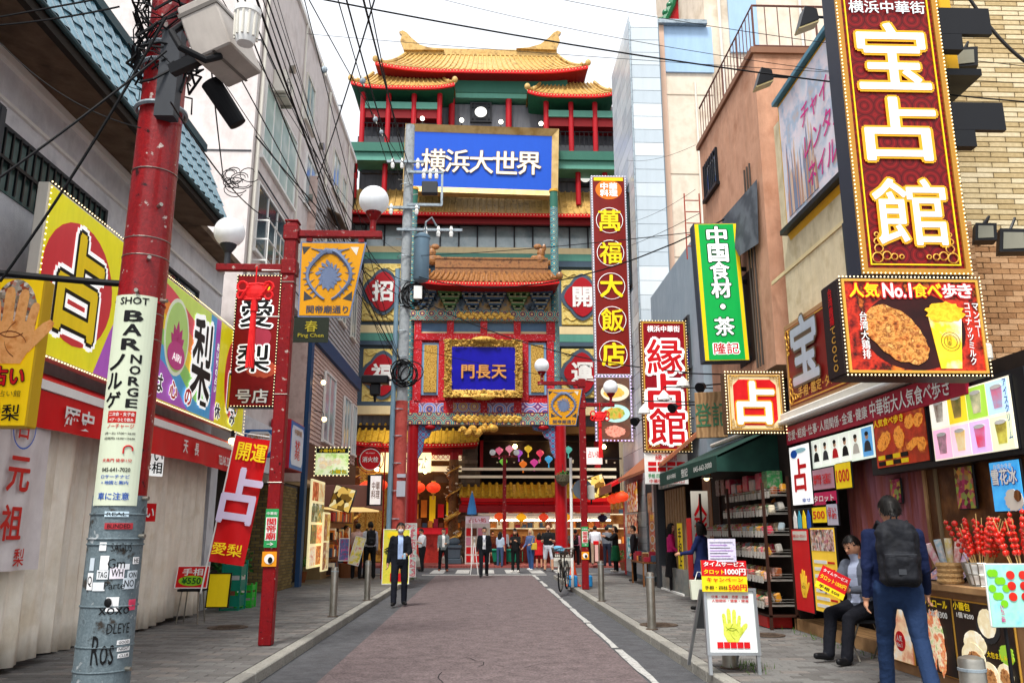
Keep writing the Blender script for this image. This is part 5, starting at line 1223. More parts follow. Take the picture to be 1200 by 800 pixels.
# ---- the tall red sign 宝占館
wavered = mat('seigaiha_red', ['#4e0406', '#7c090c', '#5c0507', '#8c0e11'], .4, scale=5.2, tex='rings', emis=.03)
x0, x1 = 3.50, 4.54
t, W, H = wsign('tall_fortune_sign', 'tall red sign with huge white characters 宝占館 framed in gold and bulbs', 'sign', x0, x1, 3.89, 7.75, 7.2, .28, mat('slate_casing', '#2e3340', .5))
panel(t, .05, W-.05, .05, H-.05, -.008, wavered, 'sign_face')
frame(t, .0, W, 0, H, -.03, -.0, .055, mat('gold_frame_paint', '#b98534', .4, .3)); frame(t, .09, W-.09, .09, H-.09, -.02, -.009, .012, yellow, 'inner_line');
bulbs(t, .005, W-.005, .005, H-.005, -.035, .05, .0105)
wl = mat('white_letter_lit', '#e4eeee', .4, emis=.12); gl_ = mat('gold_edge', '#e0a21c', .4, emis=.1)
for ch, z in (('宝', 2.27), ('占', 1.48), ('館', .62)): txt(t, ch, W*.5, z-.0, {'宝': .72, '占': .66, '館': .66}[ch], .70, -.03, wl, .014, gl_, .032)
txt(t, '横浜中華街', W*.5, 2.82, .14, .78, -.03, wl, .02)
def filigree(par, pts, s, m):
 mb = MB()
 for x, z, sx, sz in pts:
  for k, (a, b, r_) in enumerate(((.0, .0, .05), (.09, .02, .04), (.02, .09, .04), (.16, .01, .03), (.01, .16, .03), (.23, .01, .02), (.01, .23, .02))):
   cx, cz = x+sx*a*s, z+sz*b*s; n = 10
   mb.tube([(cx+r_*s*math.cos(2*math.pi*i/n), -.022, cz+r_*s*math.sin(2*math.pi*i/n)) for i in range(n)], .007*s, 4, closed=True)
 return part(mb, 'corner_filigree', m, par, kind='stuff')
filigree(t, [(.16, .16, 1, 1), (W-.16, .16, -1, 1)], 1.0, gold_flat)
for zz in (1.55, 2.62):
 part(MB().bx(W, W+.62, .1, .16, zz, zz+.30).bx(W, W+.3, .1, .2, zz-.18, zz-.003), 'bracket_plate', black_m, t)
# ---- 人気No.1 food sign
x0, x1, z0, z1 = 3.10, 4.36, 2.86, 3.74
t, W, H = wsign('food_box_sign', 'square box sign 人気No.1 食べ歩き with fried chicken and mango drink pictures', 'sign', x0, x1, z0, z1, 6.82, .36, mat('brown_casing', '#2a1c1c', .5))
flame = mat('flame_print', ['#2a0706', '#5e0f0a', '#c2301a', '#220605', '#e8742a'], .4, scale=3.5, emis=.18)
panel(t, .03, W-.03, .03, H-.03, -.006, flame, 'sign_face'); part(MB().ell(W*.5, H*.45, W*.36, H*.4, -.008, .002), 'dark_glow', mat('dark_print', ['#200808', '#3a0f0c'], .5, scale=4), t)
frame(t, .02, W-.02, .02, H-.02, -.02, -.0, .022, gold_flat); bulbs(t, .0, W, .0, H, -.02, .042, .0095)
for i, (ch, m) in enumerate(zip(['人', '気', 'No.1', '食', 'べ', '歩', 'き'], (yellow, yellow, whitep, yellow, yellow, whitep, whitep))):
 xs = (.16, .31, .56, .79, .93, 1.08, 1.23)[i]*.905; txt(t, ch, xs, H*.86, .125, .25 if i == 2 else .125, -.02, m, .03, redp, .07)
chick = mat('fried_chicken', ['#6e3510', '#b8682a', '#dc9a4c', '#8a4618', '#e8b060'], .5, scale=14, bump=1, bscale=30, emis=.12)
def blob(par, cx, cz, rx, rz, m, y, rot=0, n=34, rough=.1, name='picture', t=.006):
 pts = []
 for i in range(n):
  a = 2*math.pi*i/n; k = 1+random.uniform(-rough, rough); x, z = rx*k*math.cos(a), rz*k*math.sin(a)
  pts.append((cx+x*math.cos(rot)-z*math.sin(rot), cz+x*math.sin(rot)+z*math.cos(rot)))
 return part(MB().plate(pts, y, t), name, m, par)
blob(t, W*.36, H*.42, .30, .20, chick, -.016, -.75, name='chicken_picture', rough=.06); blob(t, W*.47, H*.28, .16, .13, chick, -.017, -.9, name='chicken_picture', rough=.07)
part(MB().plate([(W*.605, H*.60), (W*.84, H*.60), (W*.80, H*.07), (W*.655, H*.07)], -.014), 'drink_picture', mat('mango_drink', ['#f2f0e0', '#f0c020', '#f7d83a'], .3, scale=2.5, emis=.25), t)
blob(t, W*.725, H*.64, .17, .09, mat('mango_top', ['#f09a10', '#f7c22a', '#e88a0c'], .4, scale=12, emis=.2), -.018, name='mango_picture', rough=.12)
lg = MB();
for i in range(24):
 a0, a1 = 2*math.pi*i/24, 2*math.pi*(i+1)/24;
 for rr in (.085, .06): lg.add([(W*.74+rr*math.cos(a0), -.02, H*.34+rr*math.sin(a0)), (W*.74+rr*math.cos(a1), -.02, H*.34+rr*math.sin(a1)), (W*.74+(rr-.005)*math.cos(a1), -.02, H*.34+(rr-.005)*math.sin(a1)), (W*.74+(rr-.005)*math.cos(a0), -.02, H*.34+(rr-.005)*math.sin(a0))], [(0, 1, 2, 3)])
part(lg, 'ring_logo', blackp, t); txt(t, '日幸', W*.73, H*.34, .08, .05, -.022, blackp, .0, vert=True)
txt(t, '台湾大鶏排', W*.145, H*.4, .42, .07, -.02, whitep, .02, vert=True)
txt(t, 'マンゴー', W*.945, H*.56, .3, .055, -.02, whitep, .02, vert=True); txt(t, 'ココナッツミルク', W*.885, H*.42, .55, .055, -.02, whitep, .02, vert=True)
side = thing('side_lettering_board', 'narrow dark side board of the food box sign with small red and gold writing', 'sign', (x0-.012, 7.17, z0), R(-90)); part(MB().bx(0, .34, 0, .01, .02, H-.02), 'board', mat('side_dark', '#241a1c', .5), side)
txt(side, '台湾唐揚', .18, H*.74, .34, .09, -.004, redp, .02, vert=True); txt(side, 'てCOCO', .18, H*.3, .4, .1, -.004, gold_flat, .02, vert=True)
# ---- 宝 手相 sign on the wall below (side facing)
def yz5(u, v, X=4.72): p = at(u, v, X=X); return p.y, p.z
yf, zt_ = yz5(932, 362); _, zb_ = yz5(934, 480);
t, W, H = rsign('treasure_wall_sign', 'maroon wall sign with silver brush character 宝 and gold line of small writing', 'sign', 4.72, 12.5, 9.1, 3.35, 4.72, .16, mat('tan_frame', '#a9825a', .6))
panel(t, .08, W-.08, .08, H-.08, -.004, mat('maroon_face', ['#6e1512', '#7e1c17'], .4, scale=2), 'sign_face'); frame(t, .1, W-.1, .1, H-.1, -.01, -.003, .02, gold_flat, 'inner_line')
txt(t, '宝', .85, .85, .95, .95, -.04, mat('silver_letter', '#c3cede', .3, .3), .03, mat('silver_side', '#6a5a4a', .5), .03)
txt(t, '手相･鑑定･タロット', 1.35, .23, .16, 1.7, -.03, gold_flat, .02); filigree(t, [(.18, .18, 1, 1), (.18, H-.18, 1, -1)], 1.3, gold_flat)
# ---- shop front banner and menus along x=4.75
FX = 4.72
t, W, H = rsign('red_banner', 'long crimson banner 恋愛 結婚 仕事 and 中華街大人気食べ歩き over the shop front', 'banner', FX-.03, 12.65, 7.75, 2.86, 3.14, .04, mat('crimson', ['#a81c38', '#b82440'], .5, scale=2))
txt(t, '恋愛･結婚･仕事･人間関係･金運･健康', 1.45, .13, .15, 2.7, -.008, whitep, .015); txt(t, '中華街大人気食べ歩き', 3.75, .135, .2, 1.75, -.008, whitep, .015)
t = thing('awning_box', 'white roller awning housing above the crimson banner', 'awning', (FX-.05, 10, 3.2), world=True)
part(MB().bev(FX-.12, FX+.2, 7.6, 12.9, 3.17, 3.34, .02), 'housing', offwhite, t); part(MB().tube([(FX-.14, 7.6, 3.2), (FX-.14, 12.9, 3.2)], .03, 8), 'front_bar', white_p, t)
blk = thing('menu_backboard', 'black frame board carrying the lit menus over the serving window', 'board', (FX, 9.5, 2.1), world=True)
part(MB().bx(FX+.02, FX+.16, 6.95, 9.98, 2.22, 2.98), 'frame_board', black_m, blk)
def rs(y_far, y_near, z0, z1, name, label, face, X=FX, d=.05, body=black_m, cat='sign', group=None):
 t, W, H = rsign(name, label, cat, X, y_far, y_near, z0, z1, d, body, group); panel(t, .012, W-.012, .012, H-.012, -.006, face, 'face'); return t, W, H
portrait_bg = mat('portrait_bg', '#e6f2e2', .4, emis=.35)
ya, yb = at(953, 530, X=FX).y, at(1027, 510, X=FX).y
t, W, H = rs(ya+.05, yb+.05, 2.42, 2.84, 'portrait_board', 'pale green lit board with row of six small portraits under the crimson banner', portrait_bg)
for i in range(6):
 x = W*(.09+.163*i); part(MB().bx(x-.07*W, x+.07*W, -.009, -.007, .04, H-.03), 'portrait_card', mat('card_blue' if i == 5 else 'card_pale', '#5aa0d8' if i == 5 else '#f0f6ea', .4, emis=.3), t)
 part(MB().plate([(x-.05*W, .1), (x+.05*W, .1), (x+.035*W, .2), (x+.015*W, .23), (x-.015*W, .23), (x-.035*W, .2)], -.012), 'suit_picture', [blackp, dark_grey, redp, blackp, offwhite, dark_grey][i], t)
 part(MB().ell(x, .285, .021*W, .042, -.013), 'face_picture', mat('skin_print', '#d8ab8c', .5), t); part(MB().ell(x, .315, .023*W, .028, -.0145), 'hair_picture', blackp, t)
food_bg = mat('food_collage', ['#7a1d12', '#b5361c', '#8a2a14', '#d8742a'], .4, scale=3, emis=.2)
ya, yb = at(1024, 510, X=FX).y, at(1085, 480, X=FX).y
t, W, H = rs(ya-.02, yb+.02, 2.28, 2.90, 'snack_menu', 'lit red snack menu with fried food pictures left of the drinks menu', food_bg)
txt(t, '人気食べ歩き', W*.33, H*.86, .09, W*.6, -.02, yellow, .03, redp, .06)
for (x, z, rx, rz, rot) in ((.2, .5, .12, .15, .4), (.5, .52, .08, .2, .1), (.72, .75, .07, .12, .2), (.88, .75, .07, .12, .2), (.74, .35, .1, .08, .3), (.9, .32, .06, .12, .2)): blob(t, W*x, H*z, rx*W*1.2, rz*H, mat('fried_snack', ['#c86a1c', '#e89a3c', '#a84c12'], .5, scale=20, emis=.25), -.014, rot, name='snack_picture')
for i in range(4):
 for j in range(2): part(MB().bx(W*(.06+.15*i), W*(.19+.15*i), -.016, -.01, H*(.05+.11*j), H*(.13+.11*j)), 'price_tag', [blackp, yellow][(i+j) % 2], t)
ya, yb = at(1087, 470, X=FX).y, at(1184, 480, X=FX).y
drink_bg = mat('drinks_bg', ['#f2e8c8', '#f7f0dc'], .4, scale=2, emis=.45)
t, W, H = rs(ya-.02, 7.12, 2.26, 2.94, 'drinks_menu', 'bright lit menu of coloured iced drinks and ice cream at the right edge', drink_bg)
cs = [['#f2efe0', '#c9a25a', '#3d7a2a', '#8ac6ea'], ['#f0a8c8', '#f0b428', '#d8a0d8', '#e8e060']]
for r_ in range(2):
 for c_ in range(4):
  xx0, xx1 = W*(.02+.24*c_), W*(.02+.24*(c_+1))-.012; zz0, zz1 = H*(.5-.48*r_)+.01, H*(.5-.48*r_)+H*.46
  bgc = [['#f6f2e6', '#f7d92e', '#a8d84a', '#bfe3f7'], ['#f7b8d6', '#f7cfe0', '#dcb8ee', '#e8f0c0']][r_][c_]
  part(MB().bx(xx0, xx1, -.009, -.007, zz0, zz1), 'drink_tile', mat('dtile_%d%d' % (r_, c_), bgc, .4, emis=.45), t)
  cx = (xx0+xx1)/2; w_ = (xx1-xx0)*.27
  part(MB().plate([(cx-w_, zz1-.06), (cx+w_, zz1-.06), (cx+w_*.7, zz0+.05), (cx-w_*.7, zz0+.05)], -.013), 'cup_picture', mat('cup_%d%d' % (r_, c_), [cs[r_][c_], ['#5a2a10', '#1d4a12', '#f7e8c0', '#f04a6a'][(c_+r_) % 4]], .3, scale=4, emis=.25), t)
  part(MB().ell(cx, zz1-.055, w_, .02, -.016), 'cup_lid', whitep, t)
txt(t, 'アイスクリーム', W*.955, H*.55, H*.8, .055, -.02, bluep, .02, vert=True)
def board(u0, v0, u1, v1, name, label, face, X=FX, ch=None, **k):
 a = at(u0, (v0+v1)/2, X=X); b = at(u1, (v0+v1)/2, X=X); um = (u0+u1)/2; zt = at(um, v0, X=X).z; zb = at(um, v1, X=X).z
 return rs(a.y, b.y, zb, zt, name, label, face, X=X, d=.03, **k)
t, W, H = board(927, 520, 951, 592, 'white_fortune_board', 'white board with tall red character 占 left of the shop front', white_e, X=4.66)
txt(t, '占', W*.5, H*.5, H*.52, W*.6, -.012, redp, .05); part(MB().ell(W*.25, H*.86, W*.16, H*.07, -.012), 'blue_burst', bluep, t); part(MB().ell(W*.55, H*.9, W*.3, H*.04, -.011), 'star_print', mat('pale_cyan', '#a8dce8', .5), t); txt(t, '幸せ', W*.7, H*.08, .06, W*.4, -.012, bluep, .02)
t, W, H = board(929, 595, 951, 622, 'bottle_poster', 'small dark poster with row of coloured bottles under the white 占 board', blackp, X=4.66)
for i, c in enumerate((whitep, mat('cyan_p', '#4ab0c8', .5), yellow, bluep)): part(MB().plate([(W*(.08+.24*i), .04), (W*(.26+.24*i), .04), (W*(.26+.24*i), H*.6), (W*(.17+.24*i), H*.9), (W*(.08+.24*i), H*.6)], -.012), 'bottle_picture', c, t)
t, W, H = board(931, 619, 951, 716, 'red_palm_board', 'tall red board with a golden hand print beside the goods shelves', redp, X=4.62)
palm(t, W*.55, H*.33, H*.26, mat('palm_gold', ['#e8b020', '#f7d040'], .5, scale=6, emis=.1), y=-.014); part(MB().bx(W*.1, W*.9, -.012, -.008, H*.86, H*.97), 'caption_strip', offwhite, t); txt(t, '手相･占い･タロット', W*.5, H*.91, .05, W*.75, -.018, redp, .02)
t, W, H = board(953, 617, 982, 718, 'yellow_price_board', 'yellow price list board between the red palm board and the seated man', mat('yellow_board_face', '#f2c63a', .4, emis=.15), X=4.62)
part(MB().bx(W*.04, W*.96, -.012, -.008, H*.72, H*.97), 'photo_strip', mat('photo_mosaic', ['#d8a888', '#3a2a2a', '#e8e0d8', '#a83a5a', '#f0d8c0'], .5, scale=26, tex='voronoi'), t)
for i in range(7): part(MB().bx(W*.1, W*.62, -.012, -.008, H*(.06+.085*i), H*(.1+.085*i)), 'price_row', whitep, t); part(MB().bx(W*.66, W*.92, -.012, -.008, H*(.065+.085*i), H*(.09+.085*i)), 'price_figure', redp, t)
for (u0, v0, u1, v1, nm, lb, m, s) in ((951, 548, 978, 574, 'notice_sheet', 'faded pink notice below the portrait board', mat('faded_pink', '#b98a98', .6), '鑑定\n料金'), (979, 541, 998, 573, 'notice_sheet', 'yellow notice with 1000 price below the portrait board', yellow, '1000'), (952, 575, 981, 592, 'notice_sheet', 'magenta taro notice above the yellow 500 notice', mat('magenta_p', '#c22458', .5), 'タロット'), (952, 593, 969, 613, 'notice_sheet', 'small yellow 500 price notice', yellow, '500'), (969, 585, 982, 616, 'notice_sheet', 'pale grey handwritten notice sheet', mat('pale_sheet', '#c0bccb', .6), '占い\n予約')):
 t, W, H = board(u0, v0, u1, v1, nm, lb, m, X=4.68, group='notices pinned left of the serving window'); txt(t, s, W/2, H/2, H*.45, W*.8, -.012, redp if m is yellow or s != 'タロット' else whitep, .02)
plum = mat('plum_curtain', ['#6e2238', '#8a4a3c', '#96606a', '#7a3a30'], .7, scale=1.2, stretch=(1, 4, .3), bump=.3)
mb = MB(); n = 90
mb.v = [(4.98+.03*math.sin(i*.9), 11.3-(11.3-9.2)*i/n, z) for z in (.95, 2.5) for i in range(n+1)]; mb.f = [(i, i+1, n+2+i, n+1+i) for i in range(n)]; mb.m = [0]*n
solo(mb, 'shop_curtain', plum, 'plum coloured pleated curtain behind the seated man', 'curtain', smooth=True)
part(MB().bx(4.97, 5.05, 7.0, 9.2, .9, 2.3), 'brown_partition', wood, nb); part(MB().bx(4.95, 5.02, 9.18, 9.24, .9, 2.5), 'partition_post', wood_l, nb)
part(MB().bx(4.7, 5.2, 9.7, 12.9, .12, .28), 'shop_step', wood_l, nb)
t, W, H = board(1120, 545, 1142, 597, 'candy_poster', 'dark pink poster of candy sticks beside the blue ice poster', mat('candy_poster_face', ['#5a1a2a', '#c2406a', '#7ab04a', '#e8a04a', '#3a1420'], .5, scale=20, tex='voronoi'), X=4.9)
t, W, H = board(1044, 560, 1056, 590, 'candy_card', 'small pink candy card left of the serving window', mat('candy_poster_face', '#c2406a', .5), X=4.9)
t, W, H = board(1162, 538, 1199, 600, 'ice_poster', 'bright blue poster 雪花冰 with ice dessert at the right edge', mat('ice_blue', ['#1e88d8', '#49b0f0', '#2a96e0'], .4, scale=2, emis=.3), X=4.75)
txt(t, '雪花冰', W*.5, H*.68, .14, W*.8, -.02, whitep, .04, bluep, .05); txt(t, '台湾かき氷', W*.5, H*.88, .05, W*.6, -.02, whitep, .01); blob(t, W*.7, H*.22, W*.28, H*.2, offwhite, -.016, name='ice_picture', rough=.12); blob(t, W*.85, H*.3, .05, .05, wood, -.02, name='topping_picture')
# ---- counter with illuminated front
CX2 = 4.38
ct = thing('serving_counter', 'wooden serving counter with lit food panels behind the walking man', 'counter', (CX2, 8, .12), world=True)
part(MB().bx(CX2+.03, 5.0, 6.6, 9.25, .12, 1.0), 'cabinet', mat('counter_wood', ['#8a6443', '#9b7552', '#7a5636'], .5, scale=2, tex='wave'), ct); part(MB().bev(CX2-.03, 5.02, 6.55, 9.3, 1.0, 1.07, .01), 'counter_top', wood_l, ct)
def cpan(yf, yn, name, label, face, z0=.22, z1=.94):
 t, W, H = rsign(name, label, 'panel', CX2+.005, yf, yn, z0, z1, .02, gold_flat); panel(t, .012, W-.012, .012, H-.012, -.006, face, 'face'); return t, W, H
dk = mat('dark_food_bg', ['#15100e', '#2a1a14', '#0f0b0a'], .4, scale=2, emis=.1)
t, W, H = cpan(9.2, 8.72, 'soup_panel', 'narrow lit panel with red soup picture partly hidden by the walking man', mat('soup_face', ['#d8eaf0', '#e8c8a0', '#c23a24'], .4, scale=3, emis=.25))
part(MB().ell(W*.5, H*.3, .1, .1, -.014), 'red_seal', redp, t); txt(t, '人気\nNo.1', W*.5, H*.3, .12, .12, -.022, whitep, .02)
t, W, H = cpan(8.70, 7.92, 'roll_panel', 'lit panel ロックロール with rolled wraps picture on the counter front', dk)
txt(t, 'クロックロール', W*.55, H*.91, .075, W*.8, -.02, yellow, .03); txt(t, '1本 ¥300', W*.72, H*.78, .07, W*.42, -.02, whitep, .03)
for i, (x, a) in enumerate(((.35, -.25), (.5, -.12), (.68, .05))): blob(t, W*x, H*.4, .085, .3, mat('wrap_picture', ['#e8c890', '#d86a3a', '#f2e4c0', '#7aa84a'], .4, scale=9, emis=.3), -.014-.002*i, a, name='wrap_picture')
blob(t, W*.12, H*.45, .09, .22, mat('shrimp_picture', ['#d83a1c', '#8a1c10'], .4, scale=9, emis=.3), -.013, name='shrimp_picture')
t, W, H = cpan(7.90, 7.0, 'bun_panel', 'lit panel 小籠包 with dumpling and bun pictures beside the near bollard', dk)
txt(t, '小籠包', W*.2, H*.93, .07, W*.3, -.02, yellow, .03); txt(t, '1個 ¥200', W*.25, H*.82, .05, W*.3, -.02, whitep, .02)
bunm = mat('bun_picture', ['#f2e8cc', '#e0cfa4', '#fbf6e6'], .4, scale=6, emis=.3); fill = mat('bun_filling', ['#8a4a24', '#c28a54', '#5e2e14'], .5, scale=22, emis=.2)
blob(t, W*.6, H*.72, .17, .13, mat('steel_bowl', '#3a3a3e', .3, .5), -.011, name='bowl_picture', rough=.02); blob(t, W*.6, H*.77, .13, .12, bunm, -.014, name='bun_picture', rough=.03)
blob(t, W*.35, H*.5, .17, .11, bunm, -.013, name='bun_picture', rough=.03); blob(t, W*.3, H*.33, .18, .13, bunm, -.016, name='bun_picture', rough=.03); blob(t, W*.33, H*.31, .11, .07, fill, -.02, name='filling_picture')
blob(t, W*.55, H*.16, .14, .12, bunm, -.018, name='bun_picture', rough=.03); blob(t, W*.56, H*.15, .09, .07, fill, -.022, name='filling_picture'); blob(t, W*.8, H*.2, .11, .11, bunm, -.016, name='bun_picture', rough=.03); blob(t, W*.8, H*.2, .07, .065, fill, -.02, name='filling_picture'); blob(t, W*.85, H*.45, .1, .08, mat('lettuce', '#9cc83a', .5, emis=.2), -.013, name='leaf_picture')
txt(t, '大包まん ¥400', W*.76, H*.42, .05, W*.4, -.024, yellow, .02)
t = thing('menu_tablet', 'open laminated menu lying on the serving counter', 'menu', (4.55, 8.35, 1.075), R(-60), tilt=(R(-60), 0, R(-75))); part(MB().bx(-.25, .25, 0, .015, 0, .34), 'menu_sheet', mat('menu_print', ['#dcd8e0', '#8a7aa0', '#e8a070', '#f0f0f0'], .4, scale=12), t); frame(t, -.26, .26, -.01, .35, -.01, .018, .015, black_m)
t = thing('paper_stack', 'pile of white papers at the back of the counter', 'papers', (4.85, 8.7, 1.07));
for i in range(6): part(MB().bx(-.13, .13, -.16, .16, .012*i, .012*i+.01), 'sheet', whitep, t).rotation_euler[2] = random.uniform(-.2, .2)
candy = mat('candied_fruit', ['#b8120c', '#e02a18', '#d01a10'], .12, scale=6, coat=.8); stick_m = mat('bamboo_stick', '#c9a468', .6)
def sticks(bx_, by_, bz, n, spread, label, hh=.55):
 t = thing('fruit_stick_basket', label, 'candied fruit', (bx_, by_, bz))
 mb = MB()
 for i in range(14):
  a = 2*math.pi*i/14; mb.tube([(.1*math.cos(a), .1*math.sin(a), 0), (.15*math.cos(a), .15*math.sin(a), .2)], .005, 4)
 for zz, rr in ((0, .1), (.1, .125), (.2, .15)): mb.tube([(rr*math.cos(k*.449), rr*math.sin(k*.449), zz) for k in range(14)], .006, 4, closed=True)
 part(mb, 'wire_basket', steel, t); part(MB().lathe([(.09, .01), (.13, .19), (0, .18)], (0, 0, 0), 14), 'foam_block', whitep, t)
 for i in range(n):
  a = random.random()*6.28; q = spread*math.sqrt(random.random()); d = Vector((q*math.cos(a), q*math.sin(a), 1)).normalized(); o = Vector((.07*math.cos(a)*q/spread, .07*math.sin(a)*q/spread, .1)); L_ = hh*random.uniform(.85, 1.1)
  s_ = part(MB().cyl(o, o+d*L_, .004, n=4), 'stick', stick_m, t); mb = MB()
  for k in range(random.choice((4, 5, 6, 6))): c = o+d*(L_*(.42+.105*k)); mb.sph(c, random.uniform(.018, .027), (random.uniform(.85, 1.1), 1, random.uniform(.85, 1.15)), 9, 7)
  part(mb, 'fruit', candy, s_, smooth=True)
 return t
p = at(1152, 655, Y=7.6); sticks(4.52, 7.6, 1.075, 34, .5, 'wire basket bristling with red candied fruit sticks on the counter', .5)
sticks(4.55, 7.02, 1.075, 16, .35, 'second bunch of red candied fruit sticks at the right edge', .55)
t = thing('waffle_stack', 'round cream waffles stacked beside the candied fruit basket', 'waffles', (4.46, 8.0, 1.075))
for i in range(4): part(MB().lathe([(.0, 0), (.11, 0), (.12, .02), (.11, .045), (0, .045)], (random.uniform(-.01, .01), 0, .048*i), 16), 'waffle', mat('waffle', ['#c89a62', '#e0b880'], .7, scale=30, bump=1), t)
t = thing('wrapped_candy', 'bunch of wrapped pastel candy sticks standing on the counter', 'candy', (4.55, 8.25, 1.07))
for i, c in enumerate(('#e88aa0', '#7ac0d8', '#e8d070', '#d85a5a', '#c8a0d8')):
 a = R(-30+15*i); part(MB().cyl((.03*i, 0, 0), (.03*i+.3*math.sin(a), 0, .42*math.cos(a)), .028, .035, 8), 'candy_stick', mat('wrap_%d' % i, [c, '#f0ece8'], .4, scale=20), t)
t = thing('wrapped_candy', 'wrapped candy sticks standing left of the brown partition behind the walking man', 'candy', (4.7, 9.3, 1.07))
for i, c in enumerate(('#e8d070', '#7ac0d8', '#e88aa0', '#d85a5a')):
 a = R(-20+13*i); part(MB().cyl((.03*i, 0, 0), (.03*i+.3*math.sin(a), 0, .42*math.cos(a)), .028, .035, 8), 'candy_stick', mat('wrap_%d' % i, [c, '#f0ece8'], .4, scale=20), t)
x0, x1, z0, z1 = rect(1158, 660, 1225, 735, 6.3)
t, W, H = wsign('fruit_poster_stand', 'green and blue poster stand with red and green fruit balls at the right edge', 'sign', x0, x1, z0, z1, 6.3, .03, white_p)
panel(t, .006, W-.006, .006, H-.006, -.004, mat('mint_poster', ['#7ac8c0', '#a0dcc8', '#60b8d8'], .4, scale=4, emis=.1), 'face')
mb = MB();
for i in range(9): mb.ell(W*(.08+.06*(i % 5)), H*(.85-.12*(i//2)), .028, .028, -.012+.0005*i, .004)
part(mb, 'grape_picture', mat('grape', '#7ac81e', .4), t); mb = MB()
for i in range(9): mb.ell(W*(.42+.22*(i % 3)), H*(.82-.17*(i//3)), .032, .032, -.012, .004)
part(mb, 'berry_picture', candy, t, kind='stuff'); txt(t, 'いちご飴', W*.2, H*.22, .12, .03, -.012, pinkp, .02, vert=True); part(MB().ell(W*.7, H*.2, .05, .055, -.012), 'figure_picture', pinkp, t)
part(MB().tube([(W*.3, .05, -z0+SW), (W*.3, .05, 0)], .015).tube([(W*.1, -.1, -z0+SW), (W*.3, .05, -z0+SW+.2), (W*.6, .15, -z0+SW)], .012), 'stand_leg', black_m, t)
# ---- camera-facing hanging signs further down
def bracket_arms(t, W, zs, L_=.6, m=black_m):
 for zz in zs: part(MB().bx(W, W+L_, .06, .12, zz, zz+.05), 'arm', m, t)
x0, x1, z0, z1 = rect(851, 436, 919, 507, 12.6)
t, W, H = wsign('square_fortune_sign', 'square glowing red sign with one white 占 character in gold frame and bulbs', 'sign', x0, x1, z0, z1, 12.6, .25, mat('bronze_case', '#5a4028', .5))
panel(t, .04, W-.04, .04, H-.04, -.006, mat('cream_gold', '#e2cfa0', .4, emis=.1), 'sign_face');
c_ = .12; part(MB().plate([(c_+.09, c_), (W-c_-.09, c_), (W-c_, c_+.09), (W-c_, H-c_-.09), (W-c_-.09, H-c_), (c_+.09, H-c_), (c_, H-c_-.09), (c_, c_+.09)], -.012), 'red_field', mat('lit_red', ['#c01418', '#d02024'], .4, scale=6, emis=.15), t)
filigree(t, [(.08, .08, 1, 1), (W-.08, .08, -1, 1), (.08, H-.08, 1, -1), (W-.08, H-.08, -1, -1)], .55, gold_dark); frame(t, .05, W-.05, .05, H-.05, -.02, -.007, .015, gold_flat)
bulbs(t, .0, W, .0, H, -.02, .06, .015); txt(t, '占', W*.5, H*.49, H*.68, W*.62, -.03, wl, .045, gl_, .03); bracket_arms(t, W, (.2, H-.3), .5)
x0, x1, z0, z1 = rect(821, 262, 874, 424, 14.5)
t, W, H = wsign('green_vertical_sign', 'green vertical sign 中国食材・茶 with yellow edges', 'sign', x0, x1, z0, z1, 14.5, .28, mat('slate_case2', '#3a4450', .5))
t.rotation_euler = (0, R(-1.5), 0)
panel(t, .02, W-.02, .02, H-.02, -.006, yellow, 'sign_face'); panel(t, .09, W-.09, .03, H-.03, -.01, mat('green_lit', '#12a84c', .4, emis=.1), 'green_field')
for i, ch in enumerate('中国食材・茶'): txt(t, ch, W*.5, H*(.905-.13*i)-(.03 if i == 5 else 0), .34 if ch != '・' else .08, .36 if ch != '・' else .08, -.02, white_e, .035, mat('dark_green', '#0c4a24', .5), .05)
txt(t, '隆記', W*.5, H*.09, .2, .46, -.02, redp, .03, white_e, .07)
x0, x1, z0, z1 = rect(753, 376, 807, 529, 18.9)
t, W, H = wsign('vertical_fortune_sign', 'red vertical sign 縁占館 with red outlined white characters', 'sign', x0, x1, z0, z1, 18.9, .25, mat('bronze_case', '#5a4028', .5))
panel(t, .05, W-.05, .05, H-.05, -.006, mat('damask_red', ['#7c0a16', '#94101f', '#860c18'], .4, scale=5, emis=.06), 'sign_face'); frame(t, .03, W-.03, .03, H-.03, -.02, -.0, .03, gold_flat); bulbs(t, 0, W, 0, H, -.02, .09, .014)
for ch, k in (('縁', .72), ('占', .45), ('館', .19)): txt(t, ch, W*.5, H*k, .82, .82, -.03, redp, .03, white_e, .07)
txt(t, '横浜中華街', W*.5, H*.935, .15, .78, -.03, white_e, .02); filigree(t, [(.12, .12, 1, 1), (W-.12, .12, -1, 1)], .9, gold_flat); bracket_arms(t, W, (.4, 2.8), .6)
x0, x1, z0, z1 = rect(756, 531, 807, 567, 18.9)
t, W, H = wsign('paper_notice', 'white notice with rows of small red boxes hanging under the 縁占館 sign', 'notice', x0, x1, z0, z1, 18.95, .02, whitep)
txt(t, '縁占館', W*.5, H*.87, .13, .5, -.006, redp, .01)
for r_ in range(2):
 for c_ in range(4): part(MB().bx(W*(.08+.22*c_), W*(.27+.22*c_), -.006, -.001, H*(.6-.18*r_), H*(.73-.18*r_)), 'red_cell', redp, t)
txt(t, '手相 四柱推命 タロット', W*.5, H*.27, .1, W*.85, -.006, greenp, .02); txt(t, '中華街占い館入口', W*.5, H*.1, .09, W*.8, -.006, redp, .01)
x0, x1, z0, z1 = rect(695, 206, 737, 440, 26.5)
t, W, H = wsign('tall_restaurant_sign', 'very tall maroon sign 萬福大飯店 with yellow characters in white rings', 'sign', x0, x1, z0, z1, 26.5, .3, mat('pale_case', '#a8a8b0', .4))
